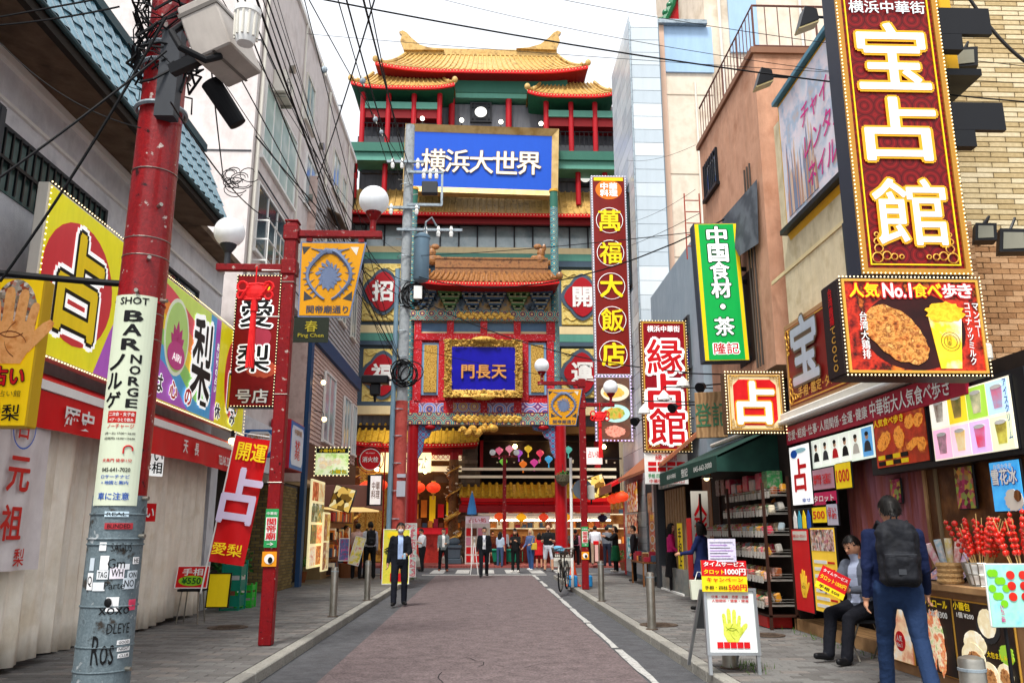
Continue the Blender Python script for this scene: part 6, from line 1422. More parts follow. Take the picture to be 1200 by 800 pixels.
panel(t, .06, W-.06, .06, H-.06, -.006, mat('maroon_lit', ['#6a120c', '#7c1812'], .4, scale=1, emis=.06), 'sign_face')
ring_ = lambda x, z, r_: part(MB().tube([(x+r_*math.cos(k*.26), -.03, z+r_*math.sin(k*.26)) for k in range(24)], .010, 4, closed=True), 'ring', white_e, t)
for i, ch in enumerate('萬福大飯店'):
 z = H*(.765-.166*i); ring_(W*.5, z, .46); txt(t, ch, W*.5, z, .76, .74, -.04, yellow, .04)
part(MB().ell(W*.5, H*.925, .46, .36, -.014), 'orange_cartouche', mat('cartouche', '#e0701c', .4, emis=.15), t); txt(t, '中華\n料理', W*.5, H*.925, .5, .6, -.03, white_e, .02)
part(MB().bx(.1, W-.1, -.02, -.008, H-.2, H-.08), 'yellow_top', yellow, t); bulbs(t, 0.02, W-.02, .02, H-.02, -.02, .12, .016, mat('pale_bulb', '#f6f0ff', .4, emis=1.2)); bracket_arms(t, W, (1, 4, 6.5), .5)
x0, x1, z0, z1 = rect(698, 441, 740, 516, 26.5)
t, W, H = wsign('dish_photo_sign', 'lit sign with three plates of food below the tall maroon sign', 'sign', x0, x1, z0, z1, 26.5, .3, mat('pale_case', '#a8a8b0', .4))
panel(t, .04, W-.04, .04, H-.04, -.006, mat('dish_bg', ['#4a3a34', '#6a4a3a', '#2c2422'], .4, scale=2, emis=.08), 'sign_face')
for (z, cpl, cfo) in ((.75, ['#e8d8b8', '#f0e4cc'], ['#e8a03a', '#f0c05a']), (.42, ['#a8d8d0', '#c0e8e0'], ['#7a9a2c', '#c0b04a', '#d8742a']), (.14, ['#5a3a30', '#7a4a3a'], ['#d87a6a', '#e8a08a', '#b85040'])):
 part(MB().ell(W*.55, H*z, W*.4, H*.14, -.012), 'plate_picture', mat('pl%g' % z, cpl, .3, scale=3, emis=.15), t); blob(t, W*.52, H*z, W*.28, H*.09, mat('fo%g' % z, cfo, .4, scale=7, emis=.15), -.02, name='dish_picture')
bulbs(t, 0.0, W, .0, H, -.02, .14, .03, mat('violet_bulb', '#d8c0ff', .4, emis=1.2)); bracket_arms(t, W, (.4, 1.7), .5)
x0, x1, z0, z1 = rect(687, 524, 706, 544, 30)
t, W, H = wsign('clinic_sign', 'small white sign with red writing beside the far red lamp post', 'sign', x0, x1, z0, z1, 30, .15, offwhite); panel(t, .01, W-.01, .01, H-.01, -.004, mat('pale_pink_lit', '#f7dcd8', .4, emis=.3), 'face'); txt(t, '占い処', W/2, H*.6, H*.4, W*.75, -.012, redp, .01)
for dx in range(1): bracket_arms(t, W, (.2,), 2.6)
a, b = at(833, 470, X=4.6), at(848, 470, X=4.6)
x0, x1, z0, z1 = rect(818, 458, 852, 512, 15.2)
t = thing('wooden_board_sign', 'carved wooden board with green characters leaning by the square 占 sign', 'sign', (x0, 15.4, z0), R(-22)); part(MB().bev(0, (x1-x0)*1.05, 0, .06, 0, z1-z0, .01), 'board', wood_l, t); txt(t, '登記', (x1-x0)*.55, (z1-z0)*.5, .45, .6, -.01, mat('carved_green', '#3a6a4a', .6), .02)
aw2 = thing('green_awning', 'dark green shop awning 登記 over the goods shelves', 'awning', (4.4, 15.5, 2.7), world=True)
ag = mat('awning_green', ['#16362f', '#1e453c'], .7, scale=3)
ya_, yb_ = 17.6, 13.2
part(MB().prism([(3.75, yb_, 2.72), (3.75, yb_, 2.76), (4.95, yb_, 3.3), (4.95, yb_, 3.26)], (0, ya_-yb_, 0)), 'awning_sheet', ag, aw2)
part(MB().prism([(3.75, yb_, 2.76), (4.95, yb_, 3.3), (4.95, yb_, 2.5), (3.75, yb_, 2.5)], (0, .02, 0)), 'side_flap', ag, aw2); part(MB().bx(3.73, 3.75, yb_, ya_, 2.5, 2.76), 'valance', ag, aw2)
part(MB().tube([(4.9, yb_-.02, 3.36), (4.9, ya_, 3.36)], .05, 8), 'roller', offwhite, aw2)
tw = thing('awning_lettering_plate', 'white shop writing on the dark green awning edge', 'lettering', (3.735, 17.5, 2.5), R(-90));
txt(tw, '横浜中華街', 1.0, .13, .09, .8, -.006, white_p, .01); txt(tw, '登記', 2.1, .13, .15, .5, -.006, white_p, .02); txt(tw, '045-662-3000', 3.4, .13, .09, 1.2, -.006, white_p, .01)
for i, (u, v, Y) in enumerate(((755, 478, 18.0), (778, 462, 17.3), (800, 446, 16.6))):
 p = at(u, v, Y=Y); l = thing('gooseneck_lamp', ['white shaded lamp lowest in the row across the 縁占館 sign', 'middle white shaded lamp across the 縁占館 sign', 'highest white shaded lamp nearest the square 占 sign'][i], 'lamp', p, 0, 'shaded lamps on long arms')
 part(MB().lathe([(.14, -.12), (.12, -.03), (.05, .05), (.02, .09)], (0, 0, 0), 14), 'shade', white_p, l); part(MB().sph((0, 0, -.08), .05), 'lamp_bulb', lit_white, l); part(MB().tube([(0, 0, .08), (0, 0, .16), (4.9-p.x, 0, .14)], .014, 6), 'arm', black_m, l)
for i, (u, v, Y) in enumerate(((791, 476, 17.8), (824, 452, 16.2), (747, 492, 19))):
 p = at(u, v, Y=Y); l = thing('black_spotlight', ['black round spotlight in front of the 館 character', 'black round spotlight beside the wooden board', 'black spotlight left of the 縁占館 sign'][i], 'lamp', p, 0, 'black spotlights on the right side')
 part(MB().cyl((0, 0, 0), (-.1, -.1, -.06), .07, .11, 12), 'housing', black_m, l); part(MB().tube([(0, 0, 0), (.2, 0, .03), (4.9-p.x, 0, .05)], .014, 6), 'arm', black_m, l)
for i, (u, v, s) in enumerate(((1152, 275, .9), (1184, 285, 1.2), (1128, 72, 1.1))):
 p = at(u, v, Y=7.9); l = thing('flood_light', ['black floodlight facing sideways right of the tall red sign', 'square grey glass floodlight at the right edge', 'black floodlight above the upper bracket of the tall red sign'][i], 'lamp', p, R(-20), 'floodlights near the tall red sign')
 part(MB().prism([(-.11*s, -.09, -.09*s), (.11*s, -.09, -.11*s), (.13*s, -.09, .09*s), (-.08*s, -.09, .12*s)], (0, .16, 0)), 'housing', black_m, l); part(MB().plate([(-.08*s, -.07*s), (.08*s, -.08*s), (.09*s, .06*s), (-.06*s, .08*s)], -.1, .008), 'lens', mat('lens_grey', '#8a8878', .2), l); part(MB().tube([(0, .05, .1), (.1, .1, .25*s), (.15, .9, .2*s)], .015, 6), 'arm', black_m, l)
# ---- goods shop shelves
shelf_t = thing('goods_rack', 'tiered wire rack full of packaged snacks under the green awning', 'display rack', (4.5, 13.8, .12), world=True)
pack_cols = ['#b8201a', '#b09878', '#c88a2a', '#2a6a3a', '#8898a0', '#8a4a2a', '#c8988a', '#4a2a1c', '#a8a49c', '#b8304a', '#c8bca0', '#6a7a2a']
packm = [mat('pack_%d' % i, [c, c, '#8a8478'], .35, scale=18, coat=.3) for i, c in enumerate(pack_cols)]
part(MB().bx(4.75, 4.95, 12.75, 17.3, .12, 3.2), 'rack_back', mat('rack_back', '#241a16', .8), shelf_t)
wirem = mat('basket_wire', '#b8b4ac', .4, .6)
pk = [mesh(MB().bev(-.05, .05, -.035, .035, 0, .13, .015), 'snack_pack', m) for m in packm]
tag_m = mat('price_white', '#b8b4ac', .5)
levels = [(.45, 4.25), (.82, 4.27), (1.18, 4.32), (1.5, 4.36), (1.82, 4.4), (2.1, 4.45)]
npk = 0
for li, (z, x) in enumerate(levels):
 for seg in range(6):
  y0 = 12.85+seg*.62; bsk = MB()
  if li < 4 or seg < 4:
   bsk.bx(x, 4.75, y0, y0+.58, z, z+.01)
   for zz in (z+.02, z+.06, z+.10): bsk.bx(x-.006, x, y0, y0+.58, zz, zz+.006).bx(x, 4.75, y0, y0+.006, zz, zz+.006)
   for k in range(8): bsk.bx(x-.006, x, y0+k*.08, y0+k*.08+.006, z, z+.11)
   b_ = part(bsk, 'wire_basket', wirem, shelf_t)
   tg_ = MB()
   for k in range(4): tg_.bx(x-.015, x-.008, y0+.03+k*.145, y0+.13+k*.145, z-.03, z+.07)
   part(tg_, 'price_tag', tag_m, b_, kind='stuff')
   for k in range(5):
    for q in range(2):
     o = link('snack_pack', random.choice(pk)); o.parent = b_; og = ORG[b_.name]
     o.location = Vector((x+.08+q*.16, y0+.06+k*.115, z+.015+q*.05))-og; o.rotation_euler = (random.uniform(-.4, .2), random.uniform(-.5, .1), random.uniform(-.6, .6))
for yy in (12.8, 14.7, 16.6): part(MB().bx(4.3, 4.34, yy, yy+.04, .12, 2.3).bx(4.7, 4.74, yy, yy+.04, .12, 2.4), 'upright', mat('rack_wood', '#3a2118', .6), shelf_t)
part(MB().bx(4.3, 4.75, 12.8, 16.64, .3, .33), 'bottom_shelf', mat('rack_wood', '#3a2118', .6), shelf_t)
rb = MB(); part(MB().bx(4.32, 4.7, 13, 15.9, .13, .29), 'red_boxes', mat('red_box', ['#a81c1c', '#c8322c'], .5, scale=8), shelf_t)
for i in range(9):
 y = 12.95+i*.34; c = random.choice(packm); t_ = MB().bev(4.45, 4.7, y, y+.26, 2.22, 2.22+random.uniform(.14, .3), .01); part(t_, 'goods_box', c, shelf_t)
p = at(911, 578, Y=13.5); t = thing('red_paper_ornament', 'red paper ornament with golden writing hanging above the goods rack', 'ornament', p)
part(MB().ell(0, .1, .13, .15, 0, .03), 'disc', bright_red, t); part(MB().ell(0, -.2, .12, .14, 0, .03), 'disc', mat('orange_orn', ['#c8501c', '#e8a040'], .5, scale=20), t); txt(t, '福', 0, .1, .16, .14, -.008, gold_flat, .02)
# ---- doorway shops between y 17 and 30
drk = thing('dark_doorway', 'dark brown shop doorway with warm lamp between the goods rack and the red banners', 'doorway', (4.9, 18, .12), world=True)
part(MB().bx(4.75, 4.85, 17.35, 17.6, .12, 3.2), 'door_post', wood, drk); part(MB().bx(4.9, 5.0, 17.6, 18.6, .12, 2.9), 'door_leaf', mat('door_brown', ['#4a2a18', '#5c3520'], .5, scale=2), drk)
p = at(828, 560, Y=16.8); l = thing('ceiling_lamp', 'small lit ceiling lamp under the green awning', 'lamp', p); part(MB().lathe([(.12, 0), (.06, .06), (0, .07)], (0, 0, 0), 12), 'shade', white_p, l); part(MB().sph((0, 0, 0), .06), 'lamp_bulb', bulb, l)
def sidebanner(u0, v0, u1, v1, label, m, s, sm, X=4.7, name='shop_banner', **k):
 t, W, H = board(u0, v0, u1, v1, name, label, m, X=X, **k);
 if s: txt(t, s, W/2, H/2, H*.85, W*.6, -.012, sm, .02, vert=True)
 return t, W, H
x0, x1, z0, z1 = rect(811, 575, 832, 660, 18.2)
t, W, H = wsign('doorway_flag', 'red and white flag with bold characters in the dark doorway', 'flag', x0, x1, z0, z1, 18.2, .02, offwhite); panel(t, 0, W, 0, H, -.004, offwhite, 'cloth'); txt(t, '人形焼', W*.5, H*.5, H*.85, W*.7, -.012, redp, .04, vert=True)
sidebanner(795, 612, 801, 692, 'yellow vertical banner in the dark shop opening', yellow, '手相占い', blackp, X=4.72)
sidebanner(806, 606, 812, 690, 'thin red vertical banner by the doorway', bright_red, None, None, X=4.6)
sidebanner(764, 566, 770, 600, 'small white sign on the shop post', whitep, None, None)
t = thing('pleated_screen', 'slanting tan pleated screen in the middle right shop front', 'screen', (4.7, 20.5, .12), world=True)
for i in range(16): part(MB().bx(4.72+(i % 2)*.02, 4.75+(i % 2)*.02, 19.6+i*.14, 19.73+i*.14, .7, 2.6), 'pleat', mat('tan_pleat', ['#8a6a4a', '#a3835f'], .7, scale=3), t)
part(MB().bx(4.6, 4.72, 19.5, 21.9, .12, .7), 'glass_cabinet', mat('cabinet_glass', ['#5a6468', '#8a8478'], .15, scale=2), t); part(MB().bx(4.56, 4.6, 19.5, 21.9, .1, .16), 'white_skirting', white_p, t)
part(MB().bx(4.62, 4.7, 19.4, 22, 2.65, 3.0), 'striped_fascia', mat('fascia_stripes', ['#7aa8b0', '#c8d4d0', '#4a7a88', '#e0d8c8'], .5, scale=12, tex='voronoi'), t)
post = thing('shop_post', 'dark slate post between the shop fronts on the right', 'post', (4.75, 22.4, .12), world=True); part(MB().bx(4.6, 4.8, 22.2, 22.6, .12, 3.4), 'post', dark_grey, post)
for (u0, u1, v0, v1, c, lb) in ((735, 747, 565, 600, ['#e8e0d0', '#c83a2c', '#f0c040', '#fff6e0'], 'upper menu sheet of coloured dishes on the far right shops'), (735, 747, 602, 625, ['#d8703a', '#f0e0c0', '#8a2a1c'], 'middle menu sheet of dishes on the far right shops'), (735, 747, 628, 655, ['#4aa8b8', '#e0f0f0', '#b0d8d0'], 'pale blue menu sheet lowest on the far right shops')):
 t, W, H = board(u0, v0, u1, v1, 'menu_sheet', lb, mat('menu%d' % v0, c, .5, scale=9, tex='voronoi', sharp=True, emis=.12), X=4.7, group='menu sheets on the far right shops')
t = thing('far_red_awning', 'small red awnings of the shops at the far right corner', 'awning', (4.6, 27, 2.8), world=True)
part(MB().prism([(3.9, 25.5, 2.9), (3.9, 25.5, 3.0), (4.9, 25.5, 3.5), (4.9, 25.5, 3.4)], (0, 3.6, 0)), 'awning_sheet', bright_red, t); part(MB().bx(3.88, 3.9, 25.5, 29.1, 2.75, 3.0), 'valance', mat('brown_valance', '#8a4636', .6), t)
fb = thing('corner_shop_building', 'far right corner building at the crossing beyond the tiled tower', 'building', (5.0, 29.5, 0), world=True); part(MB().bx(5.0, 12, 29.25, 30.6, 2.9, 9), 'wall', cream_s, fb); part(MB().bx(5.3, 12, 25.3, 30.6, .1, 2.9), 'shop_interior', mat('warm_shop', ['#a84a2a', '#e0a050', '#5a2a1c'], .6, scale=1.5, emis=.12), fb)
part(MB().bx(4.95, 5.05, 29.3, 29.8, .12, 2.9), 'corner_post', bright_red, fb)
x0, x1, z0, z1 = rect(694, 566, 722, 596, 28.2)
t = thing('tilted_menu_sign', 'tilted golden menu box hanging under the far right awning', 'sign', (x0, 28.2, z0+.3), 0, tilt=(0, R(-18), 0)); part(MB().bev(0, .62, 0, .15, 0, .75, .01), 'casing', black_m, t); panel(t, .03, .59, .03, .72, -.006, mat('gold_menu', ['#e8c060', '#7a5a20', '#f7e8b0', '#3a2a10'], .4, scale=7, tex='voronoi', sharp=True, emis=.3), 'face')
# ---- more fittings and goods along the right side
for (y0, y1, z0, z1, lb, cols) in ((18.7, 19.25, .9, 2.1, 'tall poster of grilled dishes left of the dark doorway', ['#8a2a1c', '#e0b060', '#3a1a14']), (22.7, 23.6, .8, 1.9, 'poster with red soup bowls beside the slate shop post', ['#b83020', '#e8c89a', '#5a1c14']), (23.8, 24.8, .7, 2.2, 'large pale menu poster in the grey shop building', ['#e8e0cc', '#c8503a', '#8aa86a']), (22.7, 24.9, 2.1, 2.7, 'long dark fascia sign with gold writing on the grey shop building', ['#241a16', '#34241c'])):
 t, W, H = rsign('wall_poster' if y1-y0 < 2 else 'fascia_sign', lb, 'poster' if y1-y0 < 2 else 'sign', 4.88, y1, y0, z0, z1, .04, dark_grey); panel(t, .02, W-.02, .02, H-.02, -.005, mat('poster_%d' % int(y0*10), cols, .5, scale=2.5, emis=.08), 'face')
 if y1-y0 >= 2: txt(t, '中国料理 大飯店', W/2, H/2, H*.5, W*.8, -.015, gold_flat, .02)
 else:
  txt(t, random.choice(['特選', '名物', '人気']), W/2, H*.84, H*.12, W*.5, -.015, yellow, .02)
  for q in range(3): part(MB().ell(W*.5, H*(.18+.24*q), W*.34, H*.09, -.012), 'plate_picture', whitep, t); blob(t, W*.5, H*(.19+.24*q), W*.24, H*.06, fill if q % 2 else chick, -.018, name='dish_picture')
def acunit(X, y, z, s, label):
 t = thing('air_conditioner', label, 'air conditioner', (X, y, z), world=True); x1 = X+s*.32
 part(MB().bev(min(X, x1), max(X, x1), y, y+.85, z, z+.6, .02), 'casing', offwhite, t)
 part(MB().tube([(x1+s*.005, y+.32+.2*math.cos(k*.4), z+.3+.2*math.sin(k*.4)) for k in range(16)], .008, 4, closed=True).tube([(x1+s*.005, y+.32+.12*math.cos(k*.4), z+.3+.12*math.sin(k*.4)) for k in range(16)], .006, 4, closed=True), 'fan_grille', dark_grey, t)
 part(MB().bx(min(X, x1), max(X, x1), y+.1, y+.14, z-.08, z).bx(min(X, x1), max(X, x1), y+.7, y+.74, z-.08, z), 'bracket', steel, t)
acunit(-5.3, 18.4, 12.1, 1, 'white air conditioner high on the beige block near the big window'); acunit(-5.3, 25.6, 8.9, 1, 'white air conditioner on the beige block near the hooded window'); acunit(-5.0, 28.2, 10.8, 1, 'air conditioner on the grey siding high at the left corner building')
acunit(4.9, 16.2, 5.2, -1, 'air conditioner low on the terracotta wall')
vt = MB()
for y, z in ((19.9, 13.6), (22.9, 11.2), (24.0, 13.4), (27.4, 12.2), (28.6, 9.2), (23.8, 8.4)): vt.cyl((-5.3, y, z), (-5.16, y, z), .1, .12, 10)
part(vt, 'wall_vent', steel, b2, kind='stuff')
for y0, z0, z1 in ((21.3, 8.0, 15.9), (28.9, 7.7, 15.9)): part(MB().tube([(-5.25, y0, z0), (-5.25, y0, z1)], .03, 6), 'conduit', offwhite, b2)
part(MB().tube([(-5.25, 17.4, 9.6), (-5.25, 21.3, 9.6), (-5.25, 21.35, 8.0), (-5.25, 24.5, 7.9)], .02, 5), 'conduit', dark_grey, b2)
for (y0, y1, z0, z1) in ((21.8, 22.8, 13.2, 14.6), (26.2, 27.4, 13.0, 14.4), (25.9, 27.0, 10.2, 11.5), (28.0, 28.7, 13.2, 14.2)): wall_window(b2, -5.3, y0, y1, z0, z1, 1, offwhite, glass_l, 1)
for z in (4.5, 7.5, 10.5, 13.5, 16.5): part(MB().bx(6.26, xa, 25.885, 25.9, z, z+.03), 'wall_seam', mat('seam_beige', '#a89a88', .9), cb)  # thin seam lines in a darker beige than the wall
part(MB().tube([(7.3, 25.86, 2), (7.3, 25.86, 17)], .04, 6), 'downpipe', offwhite, cb)
def planter(u, v, label, n=90, r=.28):
 p = at(u, v, Z=SW); t = thing('potted_plant', label, 'plant', (p.x, p.y, SW), world=True); part(MB().lathe([(.13, 0), (.18, .28), (.19, .3), (.16, .29), (0, .28)], (p.x, p.y, SW), 14), 'pot', mat('terracotta', '#7a4a34', .8), t); leafy(t, (p.x, p.y, SW+.5), r, n, leaf_m, .1)
planter(744, 672, 'small potted plant beside the far menu sheets on the right'); planter(732, 668, 'small green bush in a pot at the right corner of the crossing'); planter(352, 682, 'low green plant in a pot at the foot of the olive brick pier', 70, .2)
t = thing('white_cabinet', 'low white cabinet standing in the dark entrance left of the brick pier', 'cabinet', (-5.75, 19.6, .12)); part(MB().bev(-.3, .3, -.2, .2, 0, .55, .01), 'cabinet_body', offwhite, t); part(MB().bx(-.28, .28, -.215, -.2, .05, .5), 'cabinet_door', whitep, t)
for i, (y, lb) in enumerate(((25.4, 'nearest red paper lantern under the far right awning'), (26.3, 'middle red paper lantern under the far right awning'), (27.2, 'farthest red paper lantern under the far right awning'))): lantern((4.2, y, 2.6), .2, lan_red, lb, 'red lanterns under the far right awning')
t = thing('goods_table', 'low table stacked with red and gold gift boxes at the far right shops', 'table', (4.5, 23.6, .12)); part(MB().bx(-.25, .25, -.9, .9, .6, .64), 'table_top', wood, t)
for sx in (-.22, .22):
 for sy in (-.85, .85): part(MB().bx(sx-.02, sx+.02, sy-.02, sy+.02, 0, .6), 'leg', wood, t)
for i in range(14): o_ = part(MB().bev(-.1+.2*(i % 2)-.08, -.1+.2*(i % 2)+.08, -.85+.25*(i//2), -.85+.25*(i//2)+.2, .64, .64+random.uniform(.1, .3), .01), 'gift_box', random.choice(gc), t)
# -- POLES, LAMPS, CABLES, STREET THINGS
grey_pole = mat('grey_pole_paint', ['#a8aeb0', '#5e6c72', '#6a787e', '#5e6c72', '#707e84', '#586469', '#3a342e'], .6, .15, scale=9, bump=.25, dirt=.4)
red_pole = mat('red_pole_paint', ['#c4b4ac', '#7c0a10', '#8c0e14', '#7c0a10', '#900f16', '#7a0a0f', '#84101a', '#2a0808'], .38, scale=9, bump=.25, bscale=30, dirt=.35, coat=.25)
pole_conc = mat('pole_concrete', ['#8f969a', '#a3a9ac', '#7d8488'], .8, scale=5, bump=.3, dirt=.2)
salmon = mat('faded_red', ['#a8423c', '#bd554c', '#963630'], .6, scale=3, dirt=.2)
PX, PY = -2.80, 6.5
ang0 = math.atan2(-PY, -PX)                       # direction from the pole towards the camera
np_ = thing('utility_pole', 'near pole painted red above and grey below covered in stickers', 'utility pole', (PX, PY, SW), world=True)
part(MB().lathe([(.215, 0), (.213, .06), (.198, .09), (.192, 1.70), (0, 1.70)], (PX, PY, SW), 32), 'grey_base', grey_pole, np_, smooth=True)
part(MB().lathe([(.186, 1.60), (.165, 6.9), (.16, 9.5), (0, 9.5)], (PX, PY, SW), 32), 'red_shaft', red_pole, np_, smooth=True)
for z, m in ((1.56, grey_pole), (1.38, grey_pole), (1.34, grey_pole), (.62, grey_pole), (.45, grey_pole), (.9, grey_pole)):
 part(MB().tube([((.196)*math.cos(k*.262)+PX, .196*math.sin(k*.262)+PY, SW+z) for k in range(24)], .008, 6, closed=True), 'band', m, np_)
for z in (2.92, 3.13, 3.22, 3.6, 3.75, 4.35): part(MB().tube([((.18)*math.cos(k*.262)+PX, .18*math.sin(k*.262)+PY, SW+z) for k in range(24)], .004 if z != 3.22 else .01, 6, closed=True), 'band', steel if z != 3.22 else red_gloss, np_)
for z, a in ((3.56, .1), (3.28, -.2), (4.02, .3), (3.24, .9), (1.68, .95), (1.4, .95), (.46, .9)): part(MB().cyl((PX+.17*math.cos(ang0+a), PY+.17*math.sin(ang0+a), SW+z), (PX+.24*math.cos(ang0+a), PY+.24*math.sin(ang0+a), SW+z), .016, n=8), 'step_bolt', steel, np_)
def cwrap(a, z, r): return (PX+r*math.cos(a), PY+r*math.sin(a), z)
def cplate(name, a0, a1, z0, z1, r, m, par=np_, label=None):
 mb = MB(); n = max(3, int(abs(a1-a0)/.12)); vs = [cwrap(a0+(a1-a0)*i/n, z, q) for z in (z0, z1) for q in (r, r+.004) for i in range(n+1)]
 w = n+1;
 for i in range(n): mb.f += [(w+i, w+i+1, 3*w+i+1, 3*w+i), (i, 2*w+i, 2*w+i+1, i+1), (i, i+1, w+i+1, w+i), (2*w+i, 3*w+i, 3*w+i+1, 2*w+i+1)]
 mb.f += [(0, w, 3*w, 2*w), (n, 2*w+n, 3*w+n, w+n)]; mb.v = vs; mb.m = [0]*len(mb.f); return part(mb, name, m, par, smooth=False, label=label)
def ctext(par, s, ac, z, h, w, r, m, bold=.02, vert=False):
 if vert: s = '\n'.join({'ー': '｜'}.get(c, c) for c in s)
 vs, fs = glyphs(s, 0); x0, x1 = min(v[0] for v in vs), max(v[0] for v in vs); z0, z1 = min(v[1] for v in vs), max(v[1] for v in vs); kx, kz = w/(x1-x0), h/(z1-z0); mb = MB()
 for i in range(7 if bold > .004 else 1):
  dx, dz = (0, 0) if i == 0 else (bold*math.cos(i*1.047), bold*math.sin(i*1.047))
  mb.add([cwrap(ac+((a-(x0+x1)/2+dx)*kx)/r, z+(b-(z0+z1)/2+dz)*kz, r-.00012*i) for a, b, _ in vs], fs)
 return part(mb, 'lettering', m, par)
pl = thing('bar_sign', 'long pale curved sign SHOT BAR NORGE wrapped round the near pole', 'sign', (PX, PY, 1.8), world=True)
zt = at(165, 345, Y=6.3).z; zb_ = at(140, 592, Y=6.3).z; ra = .196
pm_ = mat('pale_plate', ['#c9d2b8', '#d3dbc4'], .35, scale=1, dirt=.08)
pa0, pa1 = ang0-1.15, ang0+.62
cplate('plate', pa0, pa1, zb_, zt, ra, pm_, pl)
pc = (pa0+pa1)/2; PH = zt-zb_; rt_ = ra+.008
def pz(v): return at(150, v, Y=6.3).z
ctext(pl, 'SHOT', pc, pz(352), .055, .22, rt_, blackp, .02)
for ch, v in (('B', 370), ('A', 386), ('R', 403)): ctext(pl, ch, pc+.05, pz(v), .085, .13, rt_, blackp, .035)
for ch, v in (('ノ', 424), ('ル', 446), ('ゲ', 468)): ctext(pl, ch, pc-.42, pz(v), .12, .12, rt_, blackp, .03)
for ch, v in zip('NORGE', (420, 433, 446, 459, 472)): ctext(pl, ch, pc+.3, pz(v), .065, .075, rt_, blackp, .03)
cplate('red_label', pc-.55, pc+.5, pz(495), pz(481), ra+.0012, mat('label_red', '#b8251c', .5), pl)
for s, v, h, w, m in (('二次会・女子会', 485, .028, .19, whitep), ('ペア・ひとり飲み', 491.5, .026, .18, whitep), ('ノーチャージ', 499, .035, .2, redp), ('(月～土) 17:00～26:00', 507.5, .022, .23, blackp), ('(日祝月) 16:00～24:00', 513.5, .022, .23, blackp), ('天長門 徒歩1分', 539, .026, .22, redp), ('045-641-7020', 550, .03, .21, blackp), ('ロサーチナビ', 558, .028, .21, bluep), ('+ 地図と案内', 565, .028, .2, bluep), ('車に注意', 581, .055, .23, bluep)):
 ctext(pl, s, pc-.02, pz(v), h, w, rt_, m, .015)
arw = MB().tube([cwrap(pc+.35+.16*math.cos(t_), pz(526)+.028*math.sin(t_), rt_) for t_ in [R(a) for a in range(-20, 200, 20)]]+[cwrap(pc+.19, pz(531), rt_)], .006, 5); part(arw, 'red_arrow', redp, pl)
stick = [mat('sticker_%d' % i, c, .5) for i, c in enumerate(('#dfe3e6', '#c9d4dc', '#e6e0e8', '#e04a6a', '#f0f0f0', '#a8323a', '#c2d8e4'))]
def sticker(u, v, w, h, k, s='', sm=blackp):
 a = ang0+math.asin(max(-.98, min(.98, ((u-(138-(v-620)*.085))/66*2*.197)/.2*.98))); z = at(140, v, Y=6.3).z
 cplate('sticker', a-w/.2/2, a+w/.2/2, z-h/2, z+h/2, .1965, stick[k]);
 if s: ctext(np_, s, a, z, h*.62, w*.8, .202, sm, .01)
for args in ((137, 602, .17, .04, 6, 'REAL'), (140, 616, .2, .045, 5, 'BLINDED'), (122, 640, .05, .06, 4), (124, 659, .06, .1, 4), (122, 673, .08, .065, 0, 'TAG'), (110, 661, .04, .09, 1), (108, 681, .05, .12, 4, 'Q'), (139, 671, .1, .085, 2, 'WH'), (157, 674, .09, .06, 1, 'ON'), (118, 687, .09, .06, 0), (153, 684, .1, .08, 1, 'NO'), (161, 657, .06, .05, 4, 'HE'), (147, 664, .08, .04, 0), (157, 710, .07, .075, 3, 'HON', stick[3]), (134, 708, .085, .1, 4), (148, 754, .11, .03, 4, 'GOOD'), (148, 762, .11, .03, 4, 'NIGHT'), (148, 770, .1, .03, 4, 'CLUB')): sticker(*args)
for s, u, v, h, w in (('SAGUS', 144, 641, .06, .15), ('Gm', 138, 660, .07, .12), ('Parte', 136, 686, .05, .14), ('DLEYE', 142, 737, .07, .17), ('Ros', 124, 762, .2, .15), ('xoxo', 137, 716, .05, .22)):
 a = ang0+math.asin(((u-(138-(v-620)*.085))/66*2*.197)/.2*.98); ctext(np_, s, a, at(140, v, Y=6.3).z, h, w, .2015, blackp, .0)
part(MB().sph(cwrap(ang0-.05, at(134, 706, Y=6.3).z, .2), .028, (1, .4, 1.2)), 'mask_mark', blackp, np_)
part(MB().bx(PX+.04, PX+.2, PY-.24, PY-.12, 4.9, 5.7), 'steel_bracket', dark_grey, np_)
for z in (5.05, 5.45, 5.62): part(MB().tube([((.2)*math.cos(k*.262)+PX, .2*math.sin(k*.262)+PY, z) for k in range(24)], .02, 5, closed=True), 'strap', galv, np_)
part(MB().bx(PX-.03, PX+.03, PY-.9, PY+1.2, 6.4, 6.47).bx(PX-.9, PX+1.0, PY-.03, PY+.03, 6.2, 6.27), 'cross_arm', black_m, np_)
p = at(262, 50, Y=5.3)
tbx = thing('junction_box', 'pale grey utility box with black conduit hanging beside the top of the near pole', 'utility box', p, R(-20), tilt=(R(8), R(-20), R(-12))); tbx.scale = (.72, .72, .72)
part(MB().bev(-.22, .17, -.35, .35, -.26, .3, .015), 'box_body', mat('box_grey', ['#a59d96', '#b3aca4'], .5, scale=2, dirt=.2), tbx); part(MB().bx(-.23, .18, -.36, .36, .18, .22).bx(-.03, .0, -.36, .36, -.265, -.26), 'box_lid', mat('box_edge', '#6a6560', .5), tbx)
part(MB().tube([(-.25, -.2, .22), (-.32, -.4, .05), (-.25, -.5, -.2), (-.1, -.4, -.35), (.0, -.25, -.28)], .035, 8), 'conduit', black_rub, tbx)
part(MB().bx(-.6, -.2, -.05, .05, -.1, .0), 'support_arm', black_m, tbx)
p = at(289, 30, Y=5.0); t = thing('ribbed_insulator', 'white ribbed cylindrical cover beside the grey utility box', 'insulator', p)
part(MB().lathe([(0, -.14), (.055, -.14), (.07, -.1), (.078, .07), (.09, .08), (.09, .12), (0, .12)], (0, 0, 0), 18), 'cover', white_p, t, smooth=True)
